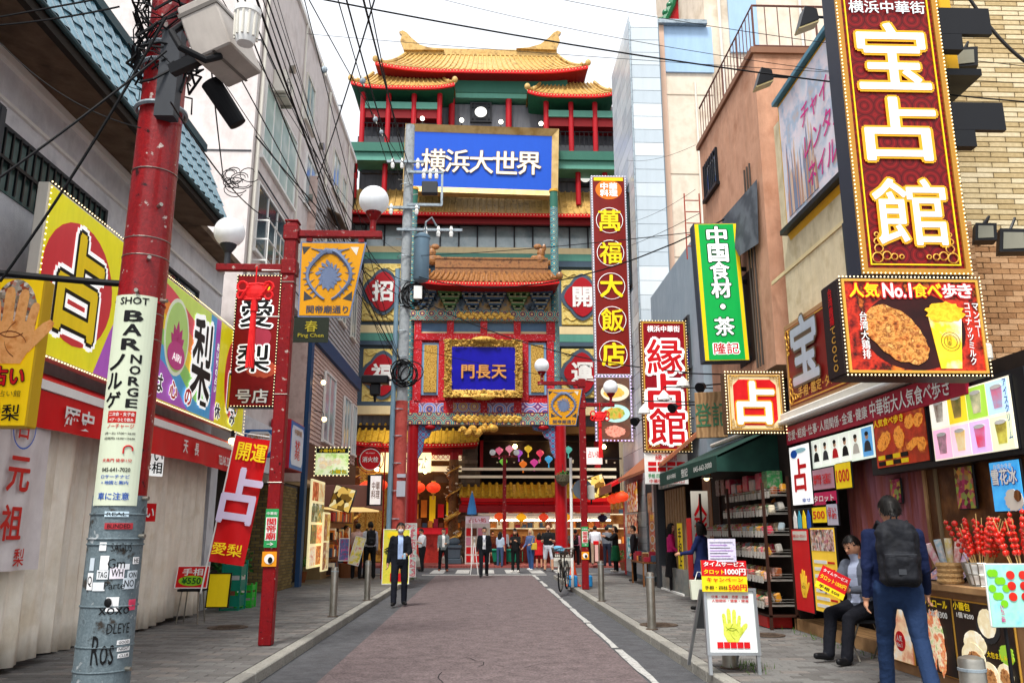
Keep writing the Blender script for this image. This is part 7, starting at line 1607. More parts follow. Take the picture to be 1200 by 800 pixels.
for k in range(12): part(MB().cyl((.074*math.cos(k*.52), .074*math.sin(k*.52), -.1), (.08*math.cos(k*.52), .08*math.sin(k*.52), .07), .009, n=6), 'rib', offwhite, t)
p = at(262, 120, Y=5.6); t = thing('black_closure', 'black cylindrical cable closure hanging below the grey utility box', 'cable closure', p, tilt=(R(15), R(-34), 0)); part(MB().lathe([(0, -.2), (.065, -.19), (.075, .17), (0, .18)], (0, 0, 0), 16), 'shell', black_rub, t)
tg_ = MB()
for i in range(60):
 a = random.random()*6.28; z = random.uniform(5.2, 6.7); pts = []
 for k in range(7): q = .19+random.random()*.13; pts.append((PX+q*math.cos(a+k*.5), PY+q*math.sin(a+k*.5), z+random.uniform(-.12, .12)+k*.05))
 tg_.tube(pts, random.uniform(.004, .013), 4)
part(tg_, 'wire_tangle', black_rub, np_, kind='stuff')
# ---- middle pole
MX, MY = -2.52, 24.5
mp = thing('utility_pole', 'middle concrete pole with transformer, cable coils and faded red lower part', 'utility pole', (MX, MY, SW), world=True)
zs_ = at(470, 470, Y=MY).z
part(MB().lathe([(.2, 0), (.185, zs_-SW), (0, zs_-SW)], (MX, MY, SW), 20), 'red_lower_shaft', salmon, mp, smooth=True)
part(MB().lathe([(.17, zs_-SW), (.15, 14.3), (0, 14.3)], (MX, MY, SW), 20), 'concrete_shaft', pole_conc, mp, smooth=True)
part(MB().tube([(MX-.26, MY-.1, SW), (MX-.24, MY-.1, 9.5)], .075, 10), 'conduit_pipe', mat('conduit_blue', ['#6d8a9c', '#7f9aab'], .5, scale=2), mp)
for z in [SW+1+.8*i for i in range(15)]: part(MB().tube([((.21)*math.cos(k*.4)+MX-.06, .21*math.sin(k*.4)+MY, z) for k in range(16)], .012, 4, closed=True), 'band', galv, mp)
for i in range(14): part(MB().cyl((MX-.05, MY, 6.5+i*.5), (MX+(.32 if i % 2 else -.32), MY-.1, 6.5+i*.5), .015, n=5), 'step_bolt', steel, mp)
tr_ = thing('transformer', 'blue grey cylindrical transformer on the middle pole', 'transformer', at(494, 302, Y=MY-.3))
part(MB().lathe([(0, -.75), (.2, -.75), (.24, -.7), (.24, .6), (.26, .62), (.26, .7), (.1, .8), (0, .8)], (0, 0, 0), 20), 'tank', mat('transformer_blue', ['#61798a', '#6f8797'], .5, .2, scale=2), tr_, smooth=True); part(MB().tube([(.1, -.1, .78), (.12, -.2, 1.1), (.3, -.2, 1.25), (.45, -.1, 1.0)], .03, 6), 'bushing_lead', galv, tr_)
def arm(x0, x1, z, m=galv, y=MY-.2): part(MB().bx(x0, x1, y-.04, y+.04, z-.04, z+.04), 'cross_arm', m, mp)
za = at(500, 272, Y=MY).z; arm(MX-.3, MX+1.75, za); zc = at(500, 205, Y=MY).z; zd = at(500, 243, Y=MY).z
arm(MX, MX+1.1, zc); arm(MX, MX+1.1, zd); part(MB().bx(MX+1.05, MX+1.12, MY-.22, MY-.18, zd, zc), 'frame_post', galv, mp)
part(MB().bev(MX+.45, MX+.95, MY-.35, MY-.1, zd+.35, zd+.75, .02), 'switch_box', dark_grey, mp)
arm(MX-.7, MX+.5, zc+.35); arm(MX-.6, MX+.4, zd-.1)
ins = MB()
for x, z in [(MX+.6, za), (MX+1.0, za), (MX+1.4, za), (MX-.5, zc+.35), (MX-.2, zc+.35), (MX+.3, zc+.35), (MX+.5, zc), (MX+.7, zc), (MX+.9, zc), (MX-.5, zd-.1), (MX+.3, zd-.1)]:
 ins.lathe([(.0, -.25), (.05, -.22), (.07, -.1), (.045, -.05), (.07, 0), (.03, .12), (0, .12)], (x, MY-.2, z), 8)
part(ins, 'insulator', white_p, mp, kind='stuff')
def coil(par, c, r, n, m=black_rub, name='cable_coil'):
 mb = MB()
 for i in range(n):
  rr = r*random.uniform(.7, 1.1); ox, oz = random.gauss(0, r*.15), random.gauss(0, r*.2); a = random.uniform(.7, 1.2)
  mb.tube([(c[0]+ox+rr*a*math.cos(k*.45), c[1]-.22+random.uniform(-.05, .05), c[2]+oz+rr*math.sin(k*.45)) for k in range(14)], .02, 4, closed=True)
 return part(mb, name, m, par, kind='stuff')
cz = at(480, 350, Y=MY).z; coil(mp, (MX+.3, MY, cz), .38, 8); cz2 = at(475, 440, Y=MY).z; coil(mp, (MX+.1, MY, cz2), .35, 8)
part(MB().bx(MX+.3, MX+.55, MY-.4, MY-.3, cz-.1, cz+.3), 'notice_plate', white_p, mp)
p = at(440, 450, Y=MY); t = thing('traffic_camera', 'black boxy lamp hanging left of the middle pole', 'lamp', p); part(MB().bev(-.4, .4, -.2, .2, 0, .25, .03).bev(-.15, .15, -.12, .12, -.35, 0, .03), 'housing', black_m, t); part(MB().cyl((0, 0, -.35), (0, 0, -.55), .06, .03, 8), 'nozzle', black_m, t); part(MB().bx(0, MX-p.x, -.03, .03, .1, .16), 'arm', black_m, t)
for (z0_, z1_, s) in ((2.55, 3.0, ''), (3.1, 3.2, '')): part(MB().bx(MX-.05, MX+.2, MY-.24, MY-.21, z0_, z1_), 'pole_notice', mat('pale_notice', '#b8bcc8', .6), mp)
# ---- street lamps
globe_m = mat('globe_glass', ['#d9dde0', '#e6e9ea'], .25, scale=2, emis=.12)
sgy = mat('sign_yellow_metal', '#d9960f', .4, dirt=.1); sgb = mat('sign_grey_blue', '#6c7c9c', .5)
def fan_banner(par, x0, z1, w, h, y, s=1.0):
 """yellow plate, wider at the top, with grey blue dragon ring"""
 q = [(x0, z1), (x0+w, z1), (x0+w*.80, z1-h), (x0+w*.02, z1-h)]
 part(MB().plate(q, y, .02), 'plate_edge', sgb, par); c = (sum(a for a, b in q)/4, z1-h/2)
 qi = [(c[0]+(a-c[0])*.95, c[1]+(b-c[1])*.96) for a, b in q]; part(MB().plate(qi, y-.006, .005), 'yellow_plate', sgy, par)
 cx, cz = c[0], z1-h*.45; mb = MB()
 for sg in (-1, 1):
  pts = [(cx+sg*w*.31*math.sin(R(a))*(1+.05*math.cos(R(a*4))), y-.014, cz+h*.31*math.cos(R(a))*(1+.05*math.cos(R(a*4)))) for a in range(8, 172, 6)]
  mb.tube(pts, [w*.04*(1-.55*i/len(pts)) for i in range(len(pts))], 5);
  mb.sph((pts[0][0], y-.014, pts[0][2]), w*.06, (1.3, .25, .8), 8, 5)
  for i in range(1, 25, 2):
   dx_, dz_ = pts[i][0]-cx, pts[i][2]-cz; l_ = math.hypot(dx_, dz_); dx_, dz_ = dx_/l_, dz_/l_
   mb.plate([(pts[i][0]-dz_*w*.02, pts[i][2]+dx_*w*.02), (pts[i][0]+dz_*w*.02, pts[i][2]-dx_*w*.02), (pts[i][0]+dx_*w*.075+dz_*w*.02, pts[i][2]+dz_*w*.075)], y-.016, .006)
   if i % 4 == 1: mb.plate([(pts[i][0]-dz_*w*.012, pts[i][2]+dx_*w*.012), (pts[i][0]+dz_*w*.012, pts[i][2]-dx_*w*.012), (pts[i][0]-dx_*w*.09, pts[i][2]-dz_*w*.09+w*.03)], y-.016, .006)
  for q_ in range(4): mb.tube([(pts[1][0]+sg*w*.02*q_, y-.014, pts[1][2]), (pts[1][0]+sg*w*(.05+.03*q_), y-.014, pts[1][2]+h*.03), (pts[1][0]+sg*w*(.12+.03*q_), y-.014, pts[1][2]+h*(.02+.01*q_))], w*.008, 4)
 part(mb, 'dragon_relief', sgb, par)
 mb = MB().ell(cx, cz-h*.03, w*.13, h*.15, y-.012); part(mb, 'vase_relief', sgb, par); mb = MB()
 for a in range(0, 360, 24):
  r0_, r1_ = .10, random.uniform(.17, .22); mb.plate([(cx+w*r0_*math.cos(R(a-10)), cz+h*r0_*math.sin(R(a-10))), (cx+w*(r1_-.04)*math.cos(R(a+14)), cz+h*(r1_-.04)*math.sin(R(a+14))), (cx+w*r1_*math.cos(R(a+6)), cz+h*r1_*math.sin(R(a+6))), (cx+w*(r1_-.05)*math.cos(R(a-8)), cz+h*(r1_-.05)*math.sin(R(a-8)))], y-.016-.0001*a/24, .003)
 for a in range(7): mb.plate([(cx-w*.10+w*.033*a-.006, cz-h*.16), (cx-w*.10+w*.033*a+.006, cz-h*.16), (cx-w*.10+w*.033*a, cz+h*.09)], y-.02, .002, 0) if False else None
 part(mb, 'leaf_relief', sgb, par, kind='stuff')
 for sg in (-1, 1):
  part(MB().plate([(cx+sg*w*.43, z1-h*.07), (cx+sg*w*.30, z1-h*.07), (cx+sg*w*.40, z1-h*.18)], y-.009, .002), 'corner_cut', dark_grey if sg < 0 else offwhite, par)
  part(MB().plate([(cx+sg*w*.36, z1-h*.66), (cx+sg*w*.22, z1-h*.76), (cx+sg*w*.36, z1-h*.79)], y-.009, .002), 'corner_cut', dark_grey, par)
 txt(par, '関帝廟通り', cx, z1-h*.9, h*.1, w*.62, y-.014, mat('sign_ink', '#3d4657', .5), .03)
def knot(par_loc, s, label):
 t = thing('chinese_knot', label, 'decoration', par_loc, 0, 'red knots hung from the lamp posts'); km = mat('knot_red', ['#d8121a', '#ee2a2c'], .6, scale=8); mb = MB()
 for i in range(5):
  o = (i-2)*.055*s
  for sg in (1, -1): mb.tube([(-.15*s+o*.5, -.02*sg, o+.0), (o, 0, sg*.17*s+o*.2) if False else (o*.5, -.02, sg*.12*s), (.15*s+o*.5, .02*sg, o)], .022*s, 5)
 for sx in (-1, 1):
  for k, (cx, cz, r_) in enumerate(((.19, .08, .075), (.2, -.05, .06))): mb.tube([(sx*cx*s+r_*s*math.cos(a*.7), 0, cz*s+r_*s*math.sin(a*.7)) for a in range(9)], .022*s, 5, closed=True)
 mb.sph((0, 0, 0), .15*s, (1, .35, 1), 10, 7); part(mb, 'knot', km, t); part(MB().cyl((0, 0, -.12*s), (0, 0, -.3*s), .045*s, .055*s, 8).cyl((0, 0, .12*s), (0, 0, .4*s), .012*s, n=5), 'cord', km, t)
 tb_ = MB();
 for k in range(14): a = k*.45; tb_.tube([(.03*s*math.cos(a), .03*s*math.sin(a), -.3*s), (.055*s*math.cos(a), .055*s*math.sin(a), -1.15*s)], .011*s, 4)
 part(tb_, 'tassel', km, t, kind='stuff'); return t
def lamp_post(X, Y, zt, hr, hl, xr, xl, who, gr_r=.14, s=1.0):
 t = thing('street_lamp', '%s red square lamp post with two white globes' % who, 'street lamp', (X, Y, SW), world=True)
 w = .085; part(MB().bev(X-w, X+w, Y-w, Y+w, SW, zt, .012), 'post', red_paint, t)
 part(MB().bev(X-w-.015, X+w+.015, Y-w-.015, Y+w+.015, zt, zt+.03, .01), 'post_cap', red_paint, t)
 for (xe, z, sg) in ((xr, hr, 1), (xl, hl, -1)):
  part(MB().bev(X+sg*w, xe, Y-.05, Y+.05, z-.05, z+.05, .008), 'arm', red_paint, t); part(MB().bev(X-w-.02, X+w+.02, Y-w-.02, Y+w+.02, z-.11, z+.11, .01), 'collar', red_paint, t)
  gx = xe-sg*.14; part(MB().cyl((gx, Y, z+.05), (gx, Y, z+.25), .045, n=12).lathe([(.045, .22), (.11, .32), (.12, .36), (0, .36)], (gx, Y, z), 16), 'globe_stem', red_paint if sg > 0 or s < 1 else dark_grey, t, smooth=True)
  part(MB().sph((gx, Y, z+.36+gr_r*.82), gr_r*1.02, (1, 1, 1), 28, 18), 'globe', globe_m, t, smooth=True)
 return t
A = lambda u, v: at(u, v, Y=11.35)
hr, hl = A(400, 275).z, A(300, 314).z
l1 = lamp_post(-2.83, 11.35, A(343, 262).z, hr, hl, A(448, 275).x, A(254, 314).x, 'near left', .215)
for z in (hr-.75, 3.4, 2.2): part(MB().tube([((.13)*math.cos(R(45+90*k))-2.83, .13*math.sin(R(45+90*k))+11.35, z) for k in range(4)], .006, 4, closed=True), 'strap', steel, l1)
x0 = A(353, 284).x; fz = A(390, 284).z; w = A(430, 284).x-x0; h = fz-A(380, 372).z
bn = thing('street_name_banner', 'yellow and grey blue plate 関帝廟通り with two dragons hanging from the near left lamp post', 'sign', (x0, 11.35, fz-h), 0, 'street name plates on the lamp posts'); fan_banner(bn, 0, h, w, h, -.02)
for xx in (.08, w-.12): part(MB().bx(xx, xx+.08, -.03, .03, h, h+.08), 'hanger', red_paint, bn)
knot(at(299, 342, Y=11.2), .95, 'large red chinese knot with long tassel under the left arm of the near lamp post')
br = thing('white_wire_frame', 'white wire frame beside the red knot on the near lamp post', 'frame', (-3, 11.3, 4.6), world=True)
a_, b_ = A(308, 318), A(333, 372); part(MB().tube([(a_.x, 11.3, a_.z), (b_.x, 11.3, a_.z), (b_.x, 11.3, b_.z), (a_.x-.1, 11.3, b_.z)], .014, 5), 'frame', white_p, br)
def post_signs(par, X, Y, z_green, z_yel, s=1.0):
 t = thing('route_plate', '%s green and white plate 関帝廟 strapped to the lamp post' % par, 'sign', (X-.085*s, Y, z_green), 0)
 W, H = .17*s, .5*s; part(MB().bx(0, W, 0, .012, 0, H), 'plate', greenp, t); panel(t, .012, W-.012, H*.18, H*.78, -.004, whitep, 'white_field'); txt(t, '関帝廟', W/2, H*.48, H*.55, W*.75, -.012, redp, .03, vert=True); txt(t, '→', W/2, H*.09, H*.08, W*.5, -.008, whitep, .02); txt(t, '中華街', W/2, H*.88, H*.08, W*.8, -.008, whitep, .01)
 t = thing('animal_plate', '%s small yellow square plate with round black and white emblem' % par, 'sign', (X-.095*s, Y, z_yel), 0); part(MB().bx(0, .19*s, 0, .012, 0, .19*s), 'plate', mat('amber', '#e8961c', .5), t); part(MB().ell(.095*s, .095*s, .065*s, .065*s, -.006), 'emblem', whitep, t); part(MB().ell(.11*s, .08*s, .03*s, .04*s, -.012), 'emblem_mark', blackp, t)
post_signs('near left', -2.83, 11.24, A(322, 641).z, A(322, 663).z)
B2 = lambda u, v: at(u, v, Y=21.8)
l2 = lamp_post(B2(684, 600).x, 21.8, B2(684, 442).z, B2(660, 450).z, 0, 0, 0, '') if False else None
LX = B2(684, 580).x
def lamp2():
 t = thing('street_lamp', 'far right red lamp post with two white globes behind the parked bicycle', 'street lamp', (LX, 21.8, SW), world=True); Y = 21.8
 part(MB().bev(LX-.085, LX+.085, Y-.085, Y+.085, SW, B2(684, 444).z, .012), 'post', red_paint, t)
 for (u, v, ue) in ((635, 449, 630), (716, 474, 720)):
  z = B2(660, v).z; xe = B2(ue, v).x; part(MB().bev(LX, xe, Y-.05, Y+.05, z-.05, z+.05, .008), 'arm', red_paint, t); gx = B2(u, v).x
  part(MB().lathe([(.04, .0), (.04, .2), (.11, .28), (.12, .32), (0, .32)], (gx, Y, z), 14), 'globe_stem', red_paint, t, smooth=True); part(MB().sph((gx, Y, z+.48), .2, (1, 1, 1), 24, 14), 'globe', globe_m, t, smooth=True)
  part(MB().bx(LX-.1, LX+.1, Y-.1, Y+.1, z-.1, z+.1), 'collar', red_paint, t)
lamp2()
a_ = B2(641, 456); w = B2(682, 456).x-a_.x; h = a_.z-B2(660, 499).z
bn = thing('street_name_banner', 'small yellow plate 関帝廟通り on the far right lamp post before the gate', 'sign', (a_.x, 21.7, a_.z-h), 0, 'street name plates on the lamp posts'); fan_banner(bn, 0, h, w, h, -.02)
knot(at(703, 488, Y=21.7), .95, 'red chinese knot on the far right lamp post in front of the dish photos')
post_signs('far right', LX, 21.7, B2(684, 640).z, B2(684, 655).z)
cp_ = at(591, 655, Y=37.9); t = thing('street_lamp', 'thin red lamp post standing across the crossing in front of the shop', 'street lamp', (cp_.x, 37.9, .1), world=True)
zt_ = at(591, 533, Y=37.9).z; part(MB().bx(cp_.x-.08, cp_.x+.08, 37.82, 37.98, .1, zt_), 'post', red_paint, t); part(MB().bx(cp_.x-.6, cp_.x+.6, 37.86, 37.94, zt_-.1, zt_-.02), 'arm', red_paint, t)
for sg in (-1, 1): part(MB().sph((cp_.x+sg*.55, 37.9, zt_+.12), .14), 'globe', globe_m, t, smooth=True)
p = at(671, 685, Y=22.6); t = thing('sign_pole', 'thin white pole with grey round plate beside the far right lamp post', 'sign', (p.x, 22.6, SW), world=True)
part(MB().cyl((p.x, 22.6, SW), (p.x, 22.6, at(671, 536, Y=22.6).z), .04, n=10), 'pole', white_p, t); c = at(683, 573, Y=22.5); part(MB().cyl((c.x, 22.5, c.z), (c.x, 22.53, c.z), .27, n=28), 'round_plate', mat('plate_back', '#5c6670', .5, .3), t); part(MB().bx(p.x, c.x, 22.52, 22.56, c.z-.02, c.z+.02), 'clamp', steel, t)
c = at(690, 577, Y=22.2); t = thing('meter_box', 'small white box strapped on the far right lamp post', 'box', c); part(MB().bev(-.02, .16, 0, .12, -.18, .2, .02), 'box', offwhite, t); part(MB().cyl((.07, .05, -.18), (.07, .05, -.3), .02), 'cable_gland', black_rub, t)
# ---- bollards
def bollard(x, y, label, h=.82, r=.065):
 t = thing('bollard', label, 'bollard', (x, y, SW), 0, 'steel bollards along the kerbs'); part(MB().lathe([(r, 0), (r, h-.02), (r*.93, h), (r*.5, h+.012), (0, h+.014)], (0, 0, 0), 24), 'tube', steel, t, smooth=True); part(MB().lathe([(r+.004, h-.07), (r+.004, h-.055), (r, h-.053)], (0, 0, 0), 24), 'ring', galv, t)
 part(MB().lathe([(r+.03, 0), (r+.025, .012), (r, .014)], (0, 0, 0), 20), 'base_ring', iron, t)
for u, v, lb in ((390, 722, 'nearest steel bollard on the left pavement'), (430, 703, 'second steel bollard on the left pavement, behind the nearest'), (705, 704, 'steel bollard on the right pavement just right of the far red lamp post'), (764, 737, 'steel bollard standing in the rusty round cover on the right pavement')):
 p = at(u, v, Z=SW); bollard(p.x, p.y, lb)
p = at(860, 785, Z=SW); bollard(p.x, p.y+.15, 'steel bollard hidden behind the legs of the palm reading board', .8, .075)
bollard(2.82, 4.95, 'top of the steel bollard at the lower right corner of the photo', .72, .072)
# ---- palm reading A-board
p0 = at(822, 783, Z=SW); p1 = at(894, 797, Z=SW)
x0, x1 = at(832, 780, Y=8.9).x, at(890, 780, Y=8.9).x; YB = 8.9
bd = thing('folding_board', 'white folding pavement board with yellow green palm picture on the right pavement', 'board', (x0-.02, YB, SW), 0, tilt=(R(-6), R(1), R(4)))
W = x1-x0+.06; zt = at(858, 692, Y=YB+.1).z-SW+.02; zb = at(858, 765, Y=YB).z-SW
alu = mat('aluminium', '#a9adb0', .35, .7)
part(MB().bx(.02, W-.02, 0, .015, zb, zt), 'poster_panel', mat('poster_white', '#dfe4e2', .4, dirt=.05), bd); frame(bd, 0, W, zb-.02, zt+.02, -.02, .02, .03, alu)
for xx in (.01, W-.045): part(MB().bx(xx, xx+.035, -.01, .02, 0, zb-.02), 'leg', alu, bd)
for xx in (-.02, W-.06): part(MB().prism([(xx, .03, zt), (xx+.03, .03, zt), (xx+.03, .62, .07), (xx, .62, .07)], (0, .03, 0.01)), 'rear_leg', alu, bd)
part(MB().prism([(.0, .06, zt-.03), (W-.03, .06, zt-.03), (W-.03, .42, .45), (.0, .42, .45)], (0, .01, 0)), 'rear_panel', mat('rear_grey', '#6f7478', .6), bd)
palm(bd, W*.5, zb+(zt-zb)*.42, (zt-zb)*.42, mat('palm_green', ['#c2cc3a', '#d4dc5a', '#aab82c'], .5, scale=14), y=-.006, lm=mat('palm_ink', '#7a8a1c', .6))
for i in range(5): part(MB().bx(W*(.2+.125*i), W*(.31+.125*i), -.01, -.004, zb+.05, zb+.11), 'red_block', redp, bd)
txt(bd, '仕事・結婚・恋愛・金運', W*.5, zt-.07, .028, W*.7, -.008, redp, .01); txt(bd, '人間関係・健康・開運', W*.5, zt-.11, .028, W*.7, -.008, redp, .01)
c1 = thing('price_placard', 'red and yellow placard タロット1000円 手相500円 clipped on top of the palm board', 'placard', (x0-.03, YB+.03, SW+zt-.02), 0, tilt=(R(-4), R(1), R(4)))
W2, H2 = W*.86, at(855, 656, Y=YB).z-SW-zt+.02
part(MB().bx(0, W2, 0, .01, 0, H2), 'placard', yellow, c1); panel(c1, 0, W2, H2*.5, H2, -.004, redp, 'red_half')
txt(c1, 'タイムサービス', W2*.5, H2*.88, H2*.14, W2*.9, -.012, whitep, .03); txt(c1, 'タロット', W2*.27, H2*.63, H2*.15, W2*.45, -.012, yellow, .03); txt(c1, '1000円', W2*.74, H2*.64, H2*.2, W2*.45, -.012, whitep, .03)
txt(c1, 'キャンペーン', W2*.5, H2*.38, H2*.13, W2*.8, -.012, redp, .03); txt(c1, '手相・四柱', W2*.3, H2*.13, H2*.11, W2*.5, -.012, blackp, .03); txt(c1, '500円', W2*.77, H2*.14, H2*.19, W2*.4, -.012, redp, .03)
c2 = thing('map_sheet', 'pale lilac printed sheet standing above the price placard', 'sheet', (x0+.06, YB+.06, SW+zt+H2-.04), 0); W3 = W*.52
part(MB().bx(0, W3, 0, .006, 0, .24), 'sheet', mat('lilac_sheet', ['#c9c4dc', '#dcd8ea', '#b0a8cc'], .5, scale=30), c2)
for i in range(7): part(MB().bx(.02, W3-.03-.03*(i % 3), -.003, -.001, .03+.028*i, .036+.028*i), 'print_line', purplep if i % 2 else blackp, c2)
# ---- bicycle
bike_p = at(652, 695, Z=.0);
def bicycle(x, y, rot, label):
 t = thing('bicycle', label, 'bicycle', (x, y, SW), rot); fm = mat('bike_frame', '#2a2b2e', .4, .3); F = (0, -.55); Bk = (0, .52); r = .33
 for yy in (-.55, .52):
  w_ = part(MB().tube([(0, yy+r*math.cos(k*.262), r+r*math.sin(k*.262)) for k in range(24)], .02, 6, closed=True), 'wheel', black_rub, t)
  part(MB().tube([(0, yy+(r-.03)*math.cos(k*.262), r+(r-.03)*math.sin(k*.262)) for k in range(24)], .009, 5, closed=True), 'rim', steel, w_)
  sp = MB();
  for k in range(14): sp.cyl((0, yy, r), (0, yy+(r-.03)*math.cos(k*.449), r+(r-.03)*math.sin(k*.449)), .0025, n=3)
  part(sp, 'spokes', steel, w_, kind='stuff')
  part(MB().tube([(0, yy+(r+.035)*math.cos(R(a)), r+(r+.035)*math.sin(R(a))) for a in range(15, 175, 16)], .022, 5), 'mudguard', steel, w_)
 part(MB().tube([(0, -.55, .33), (0, -.42, .8), (0, -.38, 1.0)], .018).tube([(0, -.42, .75), (0, .02, .30), (0, .12, .85)], .018).tube([(0, .02, .3), (0, .52, .33), (0, .1, .78)], .014), 'frame', fm, t)
 part(MB().tube([(-.29, -.12, 1.03), (-.24, -.3, 1.04), (0, -.38, 1.02), (.24, -.3, 1.04), (.29, -.12, 1.03)], .013), 'handlebar', steel, t)
 for sx in (-1, 1): part(MB().cyl((sx*.29, -.12, 1.03), (sx*.29, .0, 1.02), .018), 'grip', black_rub, t); part(MB().tube([(sx*.03, .02, .3), (sx*.1, .02, .3), (sx*.1, .02+sx*.15, .3-.05*sx), (sx*.18, .02+sx*.15, .3-.05*sx)], .011), 'pedal', black_m, t)
 part(MB().sph((0, .15, .9), .12, (.9, 1.25, .35)), 'saddle', black_rub, t, smooth=True)
 for yy, zz, s in ((-.68, .82, 1.0), (.52, .78, 1.05)):
  bk = MB()
  for k in range(4): h = .07*k; q = (.14+.012*k)*s; bk.tube([(-q, yy-q*.85, zz+h), (q, yy-q*.85, zz+h), (q, yy+q*.85, zz+h), (-q, yy+q*.85, zz+h)], .006, 4, closed=True)
  for k in range(-3, 4):
   for e in (-1, 1): bk.tube([(k*.045*s, yy+e*.12*s, zz), (k*.056*s, yy+e*.15*s, zz+.22)], .004, 3); bk.tube([(e*.14*s, yy+k*.038*s, zz), (e*.176*s, yy+k*.046*s, zz+.22)], .004, 3)
  bk.bx(-.14*s, .14*s, yy-.12*s, yy+.12*s, zz-.005, zz); part(bk, 'basket', mat('basket_brown', '#4a3c34', .6), t)
 part(MB().sph((0, -.62, .72), .045), 'headlight', steel, t); part(MB().tube([(0, .3, .33), (-.14, .45, .02)], .01), 'kickstand', steel, t)
 return t
bicycle(2.02, 21.6, R(-14), 'dark parked city bicycle with front and rear baskets leaning by the far red lamp post')
p = at(638, 630, Y=21.2); t = thing('blue_cloth', 'light blue cloth lying in the basket of the bicycle', 'cloth', (1.85, 20.98, 1.14)); mb = MB().sph((0, 0, 0), .13, (1.1, .8, .6), 8, 6); mb.v = [(x+random.uniform(-.02, .02), y+random.uniform(-.02, .02), z+random.uniform(-.02, .02)) for x, y, z in mb.v]; part(mb, 'cloth', mat('cyan_cloth', '#6aa8c8', .8), t)
p = at(680, 688, Z=SW);
t = thing('traffic_cone', 'orange traffic cone with blue weight behind the far red lamp post', 'traffic cone', (p.x-.12, p.y+.6, SW)); part(MB().lathe([(.15, .03), (.035, .68), (0, .69)], (0, 0, 0), 18), 'cone', mat('cone_orange', '#e2481c', .5), t); part(MB().bev(-.2, .2, -.2, .2, 0, .03, .008), 'cone_base', mat('cone_orange', '#e2481c', .5), t)
for sx in (-.18, .22):
 t = thing('water_weight', 'light blue plastic weight %s the far red lamp post' % ('left of' if sx < 0 else 'right of'), 'weight', (p.x+sx, p.y+.25, SW)); part(MB().bev(-.13, .13, -.1, .1, 0, .3, .03), 'tank', mat('weight_blue', '#2f8fd0', .4), t); part(MB().cyl((0, 0, .3), (0, 0, .33), .03), 'cap', white_p, t)
# ---- things at the left corner shops
t, W, H = wsign('round_hydrant_sign', 'round red sign 消火栓 at the left corner', 'sign', 0, .1, 0, .1, 0) if False else (None, 0, 0)
c = at(434, 538, Y=26.5); t = thing('hydrant_sign', 'round red fire hydrant sign 消火栓 on a red ring at the left corner', 'sign', c)
part(MB().cyl((0, 0, 0), (0, .03, 0), .33, n=32), 'disc', mat('hydrant_red', '#c8121c', .4), t); part(MB().tube([(.335*math.cos(k*.2), -.005, .335*math.sin(k*.2)) for k in range(31)], .012, 5, closed=True), 'white_ring', white_p, t); part(MB().tube([(.42*math.cos(k*.2), .02, .42*math.sin(k*.2)) for k in range(31)], .014, 5, closed=True), 'red_ring', red_gloss, t)
txt(t, '消火栓', 0, 0, .17, .5, -.012, whitep, .02); txt(t, 'FIRE HYDRANT', 0, .2, .04, .3, -.012, whitep, .0)
part(MB().tube([(-.25, .04, .3), (0, .04, .55), (.3, .04, .55), (.46, .04, .3), (.46, .04, -c.z+SW)], .025, 6), 'pole', red_gloss, t)
x0, x1, z0, z1 = rect(369, 524, 409, 557, 22.4)
t, W, H = wsign('dumpling_sign', 'lit green and yellow sign 小籠包専門店 with dumplings picture at the left corner building', 'sign', x0, x1, z0, z1, 22.4, .15, black_m); panel(t, .02, W-.02, .02, H-.02, -.006, mat('dump_face', ['#9cc85a', '#cfe0a0', '#e8ecc8', '#7ab05a'], .4, scale=3, emis=.35), 'face')
part(MB().bx(.03, W-.03, -.012, -.007, H*.8, H*.97), 'caption_bar', blackp, t); txt(t, '小籠包専門店', W/2, H*.885, H*.11, W*.75, -.02, yellow, .02)
for x, z in ((.25, .35), (.42, .45), (.2, .55), (.65, .5)): part(MB().ell(W*x, H*z, W*.12, H*.12, -.013), 'dumpling_picture', bunm, t)
txt(t, '小籠包', W*.7, H*.14, H*.14, W*.5, -.02, yellow, .03, greenp, .05); bulbs(t, 0, W, 0, H, -.01, .12, .02)
def slight(u0, v0, u1, v1, Yn, label, rot=60, face=None, s=None, name='shop_sign', X=None):
 pass
for (u0, u1, v0, v1, Y, lb) in ((340, 356, 492, 552, 20.6, 'blue framed white sign with red writing facing the street by the near lamp post'),):
 a = at(u0, 520, X=-4.75); b = at(u1, 520, X=-4.75); zt = at(348, v0+2, X=-4.75).z; zb = at(348, v1, X=-4.75).z
 t = thing('noodle_shop_sign', lb, 'sign', (-4.75, a.y, zb), R(90)); W, H = b.y-a.y, zt-zb
 part(MB().bev(0, W, .005, .5, 0, H, .02), 'casing', mat('crimson_case', '#a81c2c', .5), t); panel(t, .03, W-.03, .03, H-.03, 0, mat('frame_blue', '#2c6ab4', .5), 'blue_border'); c_ = .12
 part(MB().plate([(c_+.1, c_), (W-c_-.1, c_), (W-c_, c_+.12), (W-c_, H-c_-.12), (W-c_-.1, H-c_), (c_+.1, H-c_), (c_, H-c_-.12), (c_, c_+.12)], -.008), 'white_field', mat('pale_sign', '#c8ccd8', .5, emis=.05), t)
 txt(t, '中国料理', W/2, H*.78, .14, W*.5, -.02, mat('gold_ink', '#a8742a', .5), .02); txt(t, '状\n苑', W/2, H*.42, H*.4, W*.38, -.02, redp, .02)
x0, x1, z0, z1 = rect(286, 503, 320, 535, 17.0)
